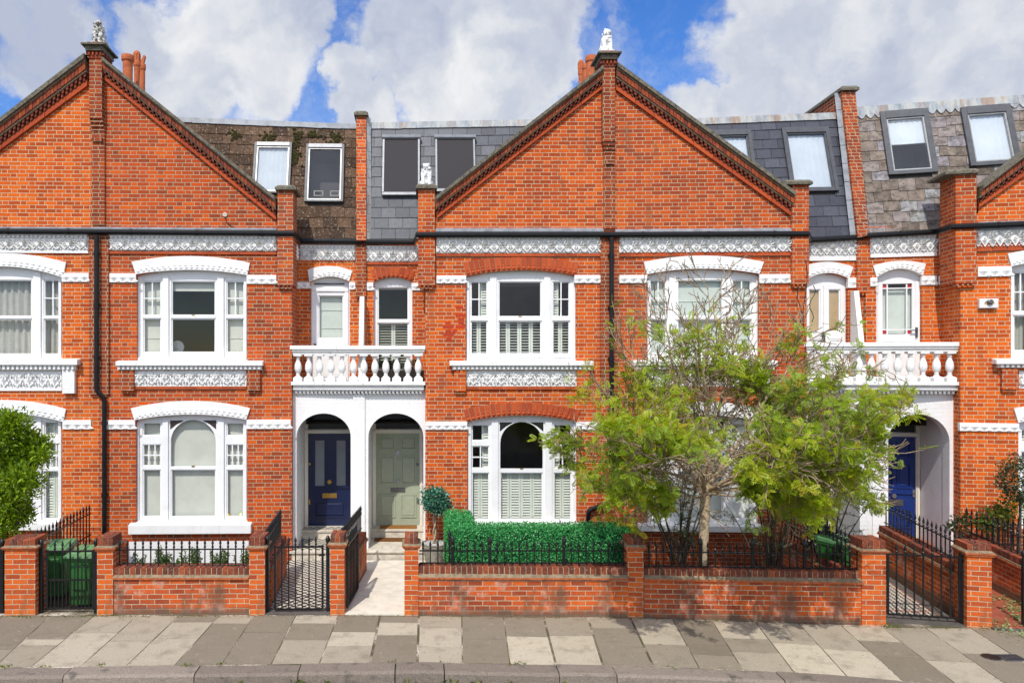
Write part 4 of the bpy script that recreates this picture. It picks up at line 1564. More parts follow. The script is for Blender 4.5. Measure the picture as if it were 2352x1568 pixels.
def chimney_pots(house, fr, d, pots, stack):
    """pots: (px0, ytop, px1, ybase, kind); stack: (px0, px1, ytop)"""
    x0, z0 = fr.q(stack[0], stack[2], d)
    x1 = fr.x(stack[1], d)
    mb = MB()
    mb.box(x0 - .04, x1 + .0, d - .4, d + 1.2, z0 - 4.0, z0 - .2)
    mb.box(x0 - .07, x1 + .03, d - .43, d + 1.23, z0 - .2, z0 - .05)
    o = mb.build('chimney', 'brick_red', house)
    for (a, yt, b_, dd, kind) in pots:
        xa, zt = fr.q(a, yt, d + dd)
        xb = fr.x(b_, d + dd)
        c, r = (xa + xb) / 2, (xb - xa) / 2
        h = zt - (z0 - .15)
        pr = [(r * .80, 0), (r * .86, .04), (r * .78, .1), (r * .74, h * .6), (r * .78, h - .16), (r * .98, h - .12), (r * 1.0, h - .06), (r * .94, h), (r * .72, h), (r * .70, h - .2)]
        mb = MB()
        mb.lathe(pr, c, d + dd, z0 - .15, 20)
        if kind == 'hood':
            for k in range(8):
                t = k / 8 * 6.283
                mb.box(c + r * .75 * math.cos(t) - .02, c + r * .75 * math.cos(t) + .02, d + dd + r * .75 * math.sin(t) - .02, d + dd + r * .75 * math.sin(t) + .02, zt, zt + .16)
            mb.lathe([(r * .95, 0), (r * .8, .06), (.01, .1)], c, d + dd, zt + .15, 16)
        if kind == 'horn':
            mb.hexa([(c - r, d + dd - r * .5, zt - .02), (c + r * .3, d + dd - r * .5, zt - .02), (c + r * .95, d + dd - r * .5, zt + .2), (c + r * .5, d + dd - r * .5, zt + .22),
                     (c - r, d + dd + r * .5, zt - .02), (c + r * .3, d + dd + r * .5, zt - .02), (c + r * .95, d + dd + r * .5, zt + .2), (c + r * .5, d + dd + r * .5, zt + .22)])
        mb.build('chimney_pot', 'terracotta', o, smooth=False)
    return o


# ------------------------------------------------------------------ the five terraced houses
HG = "terraced houses along the street"


def house(label, fr, pxmid, base=None):
    return thing('terraced_house', label, 'house', fr, (fr.x(pxmid), 0, 0), HG)


def facade(h, fr, pts, wins, mat, ret=None, d=0.0, name='wall', foot=-0.2):
    """pts: pixel outline, None as y meaning the foot."""
    out = []
    for px, py in pts:
        out.append((fr.x(px, d), foot) if py is None else fr.q(px, py, d))
    mb = MB()
    mb.slab(out, [w.outline for w in wins], d, d + .11, 0, .5, None, False, False)
    if ret:
        for (px, ytop, back) in ret:
            x, z = fr.q(px, ytop, d)
            mb.add([(x, d, foot), (x, d + back, foot), (x, d + back, z), (x, d, z)], [(0, 1, 2, 3)], 0, .5)
    return mb.build(name, mat, h)


def gable_roof(h, fr, a, b_, d0=.15, d1=3.2, mat='slate_dark'):
    """Roof plane running back from a gable slope (pixel end points on the facade plane)."""
    A, B = fr.q(*a), fr.q(*b_)
    mb = MB()
    n = 6
    for i in range(n):
        p, q = l2(A, B, i / n), l2(A, B, (i + 1) / n)
        mb.hexa([(p[0], d0, p[1] - .03), (q[0], d0, q[1] - .03), (q[0], d0, q[1]), (p[0], d0, p[1]), (p[0], d1, p[1] - .03), (q[0], d1, q[1] - .03), (q[0], d1, q[1]), (p[0], d1, p[1])])
    return mb.build('gable_roof', mat, h)


def apex_pier(h, fr, x0, x1, ytop, ycorb, xl0, xl1, ybot, cap, up=.14):
    """Tall pier on the gable's point: shaft, stepped corbel, pilaster below, wide stone cap."""
    a, b_ = fr.q(x0, ytop, -up), fr.q(x1, ycorb, -up)
    mb = MB()
    mb.box(a[0], b_[0], -up, .26, b_[1], a[1] + .1)
    c, e = fr.q(xl0, ycorb + 3, -.045), fr.q(xl1, ybot, -.045)
    for k in range(3):
        mb.box(lerp(a[0], c[0], (k + 1) / 3), lerp(b_[0], e[0], (k + 1) / 3), -up + (up - .05) * (k + 1) / 3.2, .1, b_[1] - .07 * (k + 1), b_[1] - .07 * k - .001)
    mb.box(c[0] + .03, e[0] - .03, -.085, .1, b_[1] - .42, b_[1] - .35)
    mb.box(c[0], e[0], -.045, .1, e[1], b_[1] - .2)
    o = mb.build('apex_pier', 'brick_pier', h)
    g_, k_ = fr.q(cap[0], cap[1], -.27), fr.q(cap[2], cap[3], -.27)
    mb = MB()
    m = (g_[0] + k_[0]) / 2
    w = (k_[0] - g_[0]) / 2
    mb.box(m - w, m + w, -.27, .40, k_[1], g_[1], 0)
    mb.box(m - w * .72, m + w * .72, -.21, .34, k_[1] - .09, k_[1], 0)
    for s in (-1, 1):
        for j in range(4):
            mb.box(m + s * w * .62 - .03, m + s * w * .62 + .03, -.17 + j * .12, -.11 + j * .12, k_[1] - .17, k_[1] - .09, 1)
    for j in range(4):
        mb.box(m - w * .55 + j * w * .32, m - w * .55 + j * w * .32 + w * .16, -.185, -.1, k_[1] - .17, k_[1] - .09, 1)
    mb.box(m - w * .60, m + w * .60, -.155, .29, k_[1] - .22, k_[1] - .0, 1)
    mb.box(m - w * .66, m + w * .66, -.18, .25, g_[1], g_[1] + .05, 1)
    cp = mb.build('cap_stone', ['stone_old', 'brick_block'], o, bevel=.006)
    return (m, g_[1] + .05)


def upper_lights(L, C, Rr, ym, yt, yb):
    """Six lights: upper and lower sash for left, centre, right."""
    return [(L[0], yt, L[1], ym[0]), (L[0], ym[1], L[1], yb), (C[0], yt, C[1], ym[0]), (C[0], ym[1], C[1], yb), (Rr[0], yt, Rr[1], ym[0]), (Rr[0], ym[1], Rr[1], yb)]


def dress_upper(w, L, C, Rr, ym, yb, op):
    for k in range(6):
        w.sash(k)
    m1, m2 = (L[1] + 4, C[0] - 4), (C[1] + 4, Rr[0] - 4)
    for m in (m1, m2):
        w.bar(m[0] + 1, op[4] + 16, m[1] - 1, yb + 13, .035, .02)
    w.bar(op[0] + 1, op[4] + 18, op[0] + 7, yb + 13, .035, .02)
    w.bar(op[2] - 7, op[4] + 18, op[2] - 1, yb + 13, .035, .02)
    for s in (L, C, Rr):
        w.bar(s[0], ym[0] - .5, s[1], ym[1] - .5, .012, .02)
        w.bar(s[0] - 3, yb + 1, s[1] + 3, yb + 8, .014, .02)
    w.bar(op[0] + 1, yb + 10.5, op[2] - 1, op[5], .055, .02)


def dress_lower(w, L, C, Rr, op, yb):
    m1, m2 = (L[1] + 4, C[0] - 4), (C[1] + 4, Rr[0] - 4)
    for m in (m1, m2):
        w.bar(m[0] + 1, op[4] + 16, m[1] - 1, yb + 13, .035, .02)
    w.bar(op[0] + 1, op[4] + 20, op[0] + 8, yb + 13, .035, .02)
    w.bar(op[2] - 8, op[4] + 20, op[2] - 1, yb + 13, .035, .02)
    for k in range(8):
        if k != 3:
            w.sash(k, .026)


def lower_lights(L, C, Rr, y):
    """y: top, transom top, transom foot, meeting rail top, meeting rail foot, foot, arch springing"""
    return [(L[0], y[0] + 6, L[1], y[1]), (L[0], y[2], L[1], y[3]), (L[0], y[4], L[1], y[5]),
            (C[0], y[0], C[1], y[3], y[6]), (C[0], y[4], C[1], y[5]),
            (Rr[0], y[0] + 6, Rr[1], y[1]), (Rr[0], y[2], Rr[1], y[3]), (Rr[0], y[4], Rr[1], y[5])]


def spandrels(w, C, y, mat='stained_glass'):
    """Small stained corners over the arched light."""
    a, b_ = w.fr.q(C[0] - 1, y[0] + 1, w.y), w.fr.q(C[1] + 1, y[0] + 1, w.y)
    zs = w.fr.z(C[0], y[0] + 22, w.y)
    mb = MB()
    for s, x in ((1, a[0]), (-1, b_[0])):
        mb.prism([(x, a[1]), (x + s * .27, a[1]), (x + s * .12, lerp(a[1], zs, .45)), (x, zs)], w.y - .004, w.y + .02)
    mb.build('stained_corner', mat, w.o)


def latches(w, idx):
    mb = MB()
    for i in idx:
        x0, x1, z0, z1 = w.bb(i)
        c = (x0 + x1) / 2
        mb.box(c - .03, c + .03, w.y - .012, w.y + .01, z0 - .004, z0 + .018)
    mb.build('sash_latch', 'brass', w.o)


# ---- leftmost house
def build_h0():
    fr = F1
    h = house("orange brick terraced house with grey curtains and half a gable at the left edge", fr, 80)
    op = (-122, 627, 143, 632, 610, 825)
    L, C, Rr = (-107, -66), (-44, 73), (100, 142)
    w1 = Win(h, fr, op, upper_lights(L, C, Rr, (727, 732), 642, 814))
    dress_upper(w1, L, C, Rr, (727, 732), 814, op)
    for k in (0, 4):
        w1.muntin(k, 2, 2)
    w1.finish()
    w1.glass()
    w1.curtain(range(6))
    op2 = (-122, 960, 143, 964, 948, 1204)
    y = (962, 1001, 1018, 1074, 1081, 1192, 1012)
    L2, C2, R2 = (-107, -66), (-44, 71), (101, 142)
    w2 = Win(h, fr, op2, lower_lights(L2, C2, R2, y))
    dress_lower(w2, L2, C2, R2, op2, 1192)
    for k in (1, 6):
        w2.muntin(k, 3, 2)
    w2.finish()
    w2.glass()
    w2.shutters(range(8), {0: 2, 1: 2, 2: 2, 3: 4, 4: 4, 5: 2, 6: 2, 7: 2}, tilt=60)
    mb = MB()
    room_for(mb, w1)
    room_for(mb, w2)
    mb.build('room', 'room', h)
    facade(h, fr, [(-190, None), (226, None), (226, 178), (202, 188), (-190, 470)], [w1, w2], 'brick_orange')
    white_arch(h, fr, ((-132, 601), (10, 582), (153, 603)), ((-125, 632), (10, 612), (146, 638)))
    white_arch(h, fr, ((-132, 938), (10, 918), (153, 939)), ((-125, 965), (10, 948), (146, 968)))
    frieze(h, fr, -190, 538, 204, 582, n=11, strip=.17, dent=.19)
    diamond_band(h, fr, 143, 627, 205, 647.5)
    diamond_band(h, fr, 145, 964, 210, 985)
    stone_sill(h, fr, -150, 826, 177, 838, (-145, 838, 172, 850))
    rosette_panel(h, fr, -120, 851, 142, 893, 9)
    a, b_ = fr.q(143, 850, -.08), fr.q(171, 903, -.08)
    mb = MB()
    mb.box(a[0], b_[0], -.085, .05, b_[1], a[1])
    mb.build('sill_bracket', 'white_brick', h)
    mb = MB()
    a, b_ = fr.q(-120, 893, 0), fr.q(143, 897, 0)
    mb.box(a[0], b_[0], -.03, .05, b_[1], a[1])
    mb.build('string_course', 'white_stone', h)
    stone_sill(h, fr, -140, 1205, 127, 1217)
    gable_coping(h, fr, (203, 131.6), (-190, 433), (203, 199), (-190, 488))
    gable_roof(h, fr, (203, 150), (-190, 450), mat='slate_brown')
    flashing(h, fr, -190, 519, 213, 527)
    gutter(h, fr, [(-190, 530, -.095), (226, 532, -.095)])


# ---- second house: white arches, cream blinds
def build_h1():
    fr = F1
    h = house("brick terraced house with white arches over cream blinds and a navy front door", fr, 520)
    op = (314, 631, 568, 632, 619, 830)
    L, C, Rr = (328.5, 370), (393, 495), (519.5, 561)
    w1 = Win(h, fr, op, upper_lights(L, C, Rr, (725, 731), 645, 810))
    dress_upper(w1, L, C, Rr, (725, 731), 810, op)
    for k in (0, 4):
        w1.muntin(k, 2, 2)
    w1.finish()
    w1.glass()
    w1.blind((0, 1, 4, 5), 'blind_cream', folds=1)
    w1.blind((2,), 'blind_cream', z0f=.72)
    latches(w1, (2,))
    op2 = (312, 964, 568, 964, 951, 1205)
    y = (964, 1001, 1020, 1070.5, 1078, 1187, 1014)
    L2, C2, R2 = (327.5, 369.5), (392, 495.5), (520, 560)
    w2 = Win(h, fr, op2, lower_lights(L2, C2, R2, y))
    dress_lower(w2, L2, C2, R2, op2, 1187)
    for k in (1, 6):
        w2.muntin(k, 3, 2)
    w2.finish()
    w2.glass()
    w2.blind(range(8), 'blind_cream')
    spandrels(w2, C2, y)
    latches(w2, (3,))
    mb = MB()
    x, z = fr.q(553, 1180, w2.y + .03)
    mb.disc(x, z, .042, w2.y + .028, w2.y + .032, 16)
    mb.disc(x, z, .026, w2.y + .025, w2.y + .028, 16, 1)
    mb.build('sticker', ['sticker_green', 'plastic_white'], w2.o)
    mb = MB()
    x, z = fr.q(523.5, 1182, w2.y + .03)
    mb.disc(x, z, .036, w2.y + .028, w2.y + .032, 7)
    mb.build('sticker', ['sticker_yellow'], w2.o)
    # door to the balcony
    wd = Win(h, fr, (713, 648, 803, 648, 633, 890), [(731, 678, 789, 777.5), (731, 800, 789, 868)], d=.75, name='balcony_door')
    wd.bar(716, 668, 728, 888, .02, .02)
    wd.bar(792, 668, 800, 888, .02, .02)
    wd.bar(716, 661, 800, 669, .028, .02)
    wd.sash(0)
    wd.finish()
    wd.glass((0,))
    wd.blind((0,), 'blind_sage', folds=2)
    mb = MB()
    x0, x1, z0, z1 = wd.bb(1)
    mb.box(x0 - .01, x1 + .01, wd.y + .012, wd.y + .04, z0 - .01, z1 + .01)
    panel_mould(mb, x0 + .03, x1 - .03, z0 + .03, z1 - .03, wd.y + .012)
    mb.build('door_panel', 'white_wood', wd.o)
    mb = MB()
    a = fr.q(722, 650, .83)
    b_ = fr.q(791, 655, .83)
    mb.box(a[0], b_[0], .82, .88, a[1] - .03, a[1])
    x, z = fr.q(723.5, 800, .80)
    mb.box(x - .022, x + .022, .815, .85, z - .1, z + .1)
    mb.box(x - .01, x + .09, .78, .80, z + .03, z + .05)
    mb.build('handle', 'gunmetal', wd.o)
    mb = MB()
    room_for(mb, w1)
    room_for(mb, w2)
    room_for(mb, wd, 2.0, .1)
    mb.build('room', 'room', h)
    facade(h, fr, [(226, None), (670, None), (670, 500), (637, 500), (637, 492), (245, 180), (226, 180)], [w1, w2], 'brick_rose_red', [(670, 500, 1.55)])
    facade(h, fr, [(664, 890), (832, 890), (832, 540), (664, 540)], [wd], 'brick_orange', d=.75)
    white_arch(h, fr, ((304, 601.5), (439, 588.5), (574.5, 604)), ((313, 630), (439, 620), (568.5, 632)))
    white_arch(h, fr, ((301.5, 937), (437, 920), (575, 937)), ((310, 964), (437, 951), (566, 963)))
    white_arch(h, fr, ((707, 620), (757, 611), (809, 622.5)), ((711, 648), (757, 635), (802, 646)), d=.75, n=9)
    frieze(h, fr, 252.5, 541, 635.5, 577, n=10)
    frieze(h, fr, 690, 564, 816, 598.5, d=.75, n=4)
    diamond_band(h, fr, 252.7, 628, 313, 648.7)
    diamond_band(h, fr, 567, 631.5, 635, 652)
    diamond_band(h, fr, 245, 964, 311, 985)
    diamond_band(h, fr, 567, 963, 668, 984)
    diamond_band(h, fr, 677, 648, 712.5, 663, d=.75)
    diamond_band(h, fr, 802, 648, 816, 665, d=.75)
    # frieze and band on the side of the recess
    zt, zb = fr.z(690, 564, .75), fr.z(690, 598.5, .75)
    mb = MB()
    xs = fr.x(670)
    mb.box(xs, xs + .03, .36, .75, zb, zt)
    for k in range(3):
        for j in range(3):
            zz = lerp(zb, zt, .2 + .25 * j)
            yy = .42 + k * .12
            mb.add([(xs + .03, yy - .05, zz), (xs + .03, yy, zz - .05), (xs + .03, yy + .05, zz), (xs + .03, yy, zz + .05), (xs + .06, yy, zz)], [(0, 1, 4), (1, 2, 4), (2, 3, 4), (3, 0, 4)])
    mb.build('frieze', 'white_stone', h)
    brick_strip(h, fr, 252.5, 577.5, 635.5, 585)
    brick_strip(h, fr, 309, 887, 566, 893)
    stone_sill(h, fr, 265, 830, 603, 839.5, (268, 839.5, 600, 849.5))
    rosette_panel(h, fr, 306.5, 851, 566, 886.5, 9)
    brick_bracket(h, fr, 276, 850, 307, 903)
    brick_bracket(h, fr, 567, 850, 597, 902)
    a = fr.q(294, 1206, -.13)
    mb = MB()
    b_ = fr.q(576, 1225, -.13)
    mb.hexa([(a[0], -.13, b_[1]), (b_[0], -.13, b_[1]), (b_[0], -.13, a[1]), (a[0], -.13, a[1]), (a[0], .12, b_[1]), (b_[0], .12, b_[1]), (b_[0], .12, a[1] + .05), (a[0], .12, a[1] + .05)])
    mb.build('window_sill', 'white_stone', h, bevel=.008)
    a, b_ = fr.q(296, 1244, -.03), fr.q(571, 1300, -.03)
    mb = MB()
    mb.box(a[0], b_[0], -.035, .05, -.1, a[1])
    mb.build('plinth', 'white_brick', h)
    gable_coping(h, fr, (241.5, 138), (635, 456), (241.5, 185.5), (635, 506.5))
    gable_roof(h, fr, (241.5, 152), (640, 470), mat='slate_brown')
    shoulder_pier(h, fr, 637.5, 673, 437, 655, (631, 437, 680, 441), 'brick_rose')
    m = apex_pier(h, fr, 205, 233.5, 120, 272, 209.5, 240, 516, (184.5, 97, 240.7, 102))
    a, b_ = fr.q(205, 545, -.05), fr.q(249.5, 905, -.05)
    mb = MB()
    mb.box(a[0], b_[0], -.05, .1, b_[1], a[1] + .05)
    mb.box(a[0] + .03, b_[0] - .03, -.03, .1, b_[1] - .05, b_[1])
    mb.build('pilaster', 'brick_pier', h)
    flashing(h, fr, 213, 521, 637, 529)
    gutter(h, fr, [(226, 532, -.095), (676, 536, -.095), (690, 553, .655), (832, 554, .655)])
    pipe(h, fr, [(221.5, 540, -.12), (221.5, 898, -.12), (239.5, 913, -.07), (239.5, 1245, -.07)])
    # roof
    p = Patch(fr, (228, 545), (824, 548), (228, 264), (824, 287.3), .72, 1.5)
    slates(h, p, 'slate_brown', 11, .30, .03, wins=((583, 331, 669, 446), (702, 335, 790, 466)))
    ridge_cap(h, p, 'lead', .955)
    flat_roof(h, p)
    roof_window(h, p, 583, 331, 669, 446, behind='blind_white', fw=.05, label='roof window partly hidden by the gable coping, pale blind standing in for reflected sky')  # blind added here to imitate pale sky mirrored in the pane
    o, (c, u, s, n, W, H) = roof_window(h, p, 702, 335, 790, 466, fw=.05)
    for k in (-.12, .22):
        mb = MB()
        z0 = -H + .16
        for a_ in ((-.1, -.075, 0, .13), (.075, .1, 0, .13), (-.075, .075, .105, .13), (-.075, .075, 0, .025)):
            obox(mb, c, u, s, n, k + a_[0], k + a_[1], z0 + a_[2], z0 + a_[3], -.03, -.005)
        mb.build('picture_frame', 'picture_wood', o)
    mb = MB()
    for (px, py, ww, hh) in ((680, 318, .16, .2), (680, 345, .12, .32), (678, 365, .10, .2), (767, 318, .22, .13), (765, 332, .14, .1), (617, 318, .22, .12), (716, 312, .10, .06), (540, 312, .2, .1)):
        c_ = p.hit(px, py)
        for _ in range(26):
            q_ = c_ + p.u * random.gauss(0, ww * .5) + p.s * random.gauss(0, hh * .5) + p.n * .014
            r_ = random.uniform(.02, .05)
            mb.add([tuple(q_ + p.u * r_ * math.cos(t * 1.2566) + p.s * r_ * math.sin(t * 1.2566)) for t in range(5)] + [tuple(q_ + p.n * r_ * .8)], [(t, (t + 1) % 5, 5) for t in range(5)])
    tag(mb.build('moss', 'moss', h), kind='stuff')
    chimney_pots(h, fr, 3.0, [(279, 128, 308, 0.0, 'plain'), (306, 140, 323, .5, 'hood'), (320, 148, 335, .9, 'horn')], (282, 326, 225))
    return h, m


brick('brick_rose_red', [(0.0, (0.24, 0.052, 0.021)), (0.28, (0.36, 0.063, 0.019)), (0.58, (0.47, 0.073, 0.016)), (0.86, (0.57, 0.088, 0.012)), (1, (0.62, 0.11, 0.013))], (0.46, 0.37, 0.24), seed=9)


# ---- third house: red rubbed-brick arches, shutters
def build_h2():
    fr = F2
    h = house("brick terraced house with red brick arches, louvred shutters and a sage green front door", fr, 1180)
    op = (1070.5, 635, 1323, 633, 620, 831)
    L, C, Rr = (1081, 1120), (1145, 1244), (1269, 1309)
    w1 = Win(h, fr, op, upper_lights(L, C, Rr, (728, 736.5), 646, 813))
    dress_upper(w1, L, C, Rr, (728, 736.5), 813, op)
    for k in (0, 4):
        w1.muntin(k, 2, 2)
    w1.finish()
    w1.glass()
    w1.shutters((1, 3, 5), {1: 2, 3: 4, 5: 2}, tilt=12)
    mb = MB()
    for i, s in ((0, 1), (4, -1)):     # leaves folded back inside the side lights
        x0, x1, z0, z1 = w1.bb(i)
        xe = x1 + .02 if s > 0 else x0 - .02
        a, b_ = sorted((xe, xe - s * .16))
        shutter_panel(mb, a, b_, z0 - .03, z1 + .05, w1.y + .13, 60)
    mb.build('shutter', 'shutter', w1.o)
    w1.blind((2,), 'blind_mesh', z0f=.88)
    latches(w1, (2,))
    op2 = (1073.5, 968, 1325, 967, 953, 1206)
    y = (968.5, 1012.5, 1023.5, 1076, 1084.7, 1194, 1017)
    L2, C2, R2 = (1083.5, 1124), (1149, 1247), (1272, 1313)
    w2 = Win(h, fr, op2, lower_lights(L2, C2, R2, y))
    dress_lower(w2, L2, C2, R2, op2, 1194)
    for k in (1, 6):
        w2.muntin(k, 2, 2)
    w2.finish()
    w2.glass()
    w2.shutters((2, 4, 7), {2: 2, 4: 4, 7: 2}, tilt=48)
    mb = MB()
    for i, s in ((0, 1), (1, 1), (5, -1), (6, -1)):
        x0, x1, z0, z1 = w2.bb(i)
        xe = x1 + .02 if s > 0 else x0 - .02
        a, b_ = sorted((xe, xe - s * .16))
        shutter_panel(mb, a, b_, z0 - .05, z1 + .06, w2.y + .13, 60)
    mb.build('shutter', 'shutter', w2.o)
    spandrels(w2, C2, y, 'dark_glass')
    latches(w2, (3,))
    wd = Win(h, fr, (858, 648, 947, 648, 635, 889), [(867.5, 659, 938.4, 735), (867.5, 741, 938.4, 850)], d=.75)
    wd.sash(0)
    wd.sash(1)
    wd.bar(866, 735, 940, 741, .014, .02)
    wd.bar(866, 856, 940, 872, .03, .02)
    wd.finish()
    wd.glass()
    wd.shutters((1,), 2, tilt=12)
    wd.blind((0,), 'blind_cream', z0f=.93)
    mb = MB()
    room_for(mb, w1)
    room_for(mb, w2)
    room_for(mb, wd, 2.0, .1)
    mb.build('room', 'room', h)
    facade(h, fr, [(977, None), (1402, None), (1402, 185), (1381, 178), (1003, 475), (1003, 500), (977, 500)], [w1, w2], 'brick_bright', [(977, 500, 1.55)])
    facade(h, fr, [(828, 890), (982, 890), (982, 540), (828, 540)], [wd], 'brick_orange', d=.75)
    brick_arch(h, fr, ((1062.8, 603), (1195, 590.5), (1329, 604)), ((1070.7, 634), (1195, 620.5), (1324, 632)))
    brick_arch(h, fr, ((1063, 940.5), (1196, 924), (1333.5, 942)), ((1071.5, 968), (1196, 953), (1323, 967)))
    brick_arch(h, fr, ((850, 621), (900, 613), (953, 622.5)), ((858, 648), (900, 636), (947, 648)), d=.75, n=9)
    frieze(h, fr, 1002, 543.5, 1379, 581.5, n=10)
    frieze(h, fr, 842, 566, 964, 601, d=.75, n=4)
    diamond_band(h, fr, 1002.5, 633, 1070.5, 650.7)
    diamond_band(h, fr, 1319, 632, 1379.5, 650)
    diamond_band(h, fr, 977, 967.5, 1073, 986)
    diamond_band(h, fr, 1323, 968, 1388, 986)
    diamond_band(h, fr, 842, 649, 857.5, 667, d=.75)
    diamond_band(h, fr, 945, 650, 969, 667, d=.75)
    brick_strip(h, fr, 1002, 582, 1379, 589)
    brick_strip(h, fr, 842, 601.5, 964, 608, d=.75)
    brick_strip(h, fr, 1072, 887, 1325, 894)
    stone_sill(h, fr, 1033, 830.5, 1364, 839.5, (1039, 839.5, 1358, 849.5))
    rosette_panel(h, fr, 1071, 851, 1325, 886.5, 8)
    brick_bracket(h, fr, 1043, 850, 1070, 904, 'brick_bright')
    brick_bracket(h, fr, 1326, 850, 1354, 904, 'brick_bright')
    stone_sill(h, fr, 1058, 1206, 1340, 1222)
    gable_coping(h, fr, (1381.5, 158.5), (999, 457), (1381.5, 206), (1003, 503))
    gable_roof(h, fr, (1381.5, 172), (999, 470))
    shoulder_pier(h, fr, 960.5, 999, 434, 655, (955, 432, 1004, 436), 'brick_red')
    m = apex_pier(h, fr, 1384.8, 1412.5, 140, 325, 1387, 1413, 525, (1374.8, 117, 1428.6, 121.5))
    a, b_ = fr.q(1379.7, 548, -.05), fr.q(1421.5, 905, -.05)
    mb = MB()
    mb.box(a[0], b_[0], -.05, .1, b_[1], a[1] + .04)
    mb.box(a[0] + .03, b_[0] - .03, -.03, .1, b_[1] - .05, b_[1])
    mb.build('pilaster', 'brick_pier', h)
    flashing(h, fr, 1000, 522.5, 1384, 532.5)
    gutter(h, fr, [(838, 555, .655), (952, 556, .655), (956, 539, -.095), (1402, 539, -.095)])
    pipe(h, fr, [(1404.5, 545, -.12), (1404.5, 900, -.12), (1404.5, 1140, -.07), (1400, 1156, -.08), (1352, 1170, -.10), (1349, 1215, -.10)])
    p = Patch(fr, (843, 549), (1400, 549), (843, 284), (1400, 273), .72, 1.5)
    slates(h, p, 'slate_dark', 11, .30)
    ridge_cap(h, p, 'lead_stained', .945)
    flat_roof(h, p)
    roof_window(h, p, 879, 318, 964, 446, 'aluminium', shade=True)
    roof_window(h, p, 1000, 318, 1091, 438, 'aluminium', shade=True, label='shaded roof window behind the small lion statue')
    # party wall between the second and third houses
    mb = MB()
    f = lambda px, py, d: (fr.q(px, py, d)[0], d, fr.q(px, py, d)[1])
    A, B, C_, D = f(818.5, 552, .58), f(841, 552, .58), f(841, 266, 1.30), f(818.5, 266, 1.30)
    bk = lambda v, y_: (v[0], y_, v[2])
    mb.hexa([A, B, C_, D, bk(A, 5), bk(B, 5), bk(C_, 5), bk(D, 5)])
    o = mb.build('party_wall', 'brick_red', h)
    mb = MB()
    pier_cap(mb, D[0] - .045, C_[0] + .045, 1.22, 5.05, D[2] - .01)
    mb.build('cap_stone', 'stone_old', o)
    mb = MB()
    for k in range(14):
        q0 = Vector(B).lerp(Vector(C_), k / 14) + Vector((.004, .05, 0))
        q1 = Vector(B).lerp(Vector(C_), (k + .97) / 14) + Vector((.004, .05, 0))
        mb.add([tuple(q0), tuple(q1), tuple(q1 + Vector((.09, .09, 0))), tuple(q0 + Vector((.09, .09, 0)))], [(0, 1, 2, 3)])
    mb.build('lead_flashing', 'lead_stained', o)
    a, b_ = fr.q(816.5, 566, .68), fr.q(841, 680, .68)
    mb = MB()
    mb.box(a[0], b_[0], .68, .8, b_[1], a[1] + .03)
    for k in range(3):
        mb.box(lerp(a[0], b_[0], k / 3) + .02, lerp(a[0], b_[0], k / 3) + .06, .69, .8, b_[1] - .05, b_[1] + .001)
    mb.build('pilaster', 'brick_pier', h)
    chimney_pots(h, fr, 3.0, [(1344, 130, 1370, 0.0, 'plain'), (1337, 147, 1355, .5, 'plain'), (1327.5, 160, 1341, .9, 'hood')], (1334, 1366, 232))
    return h, m


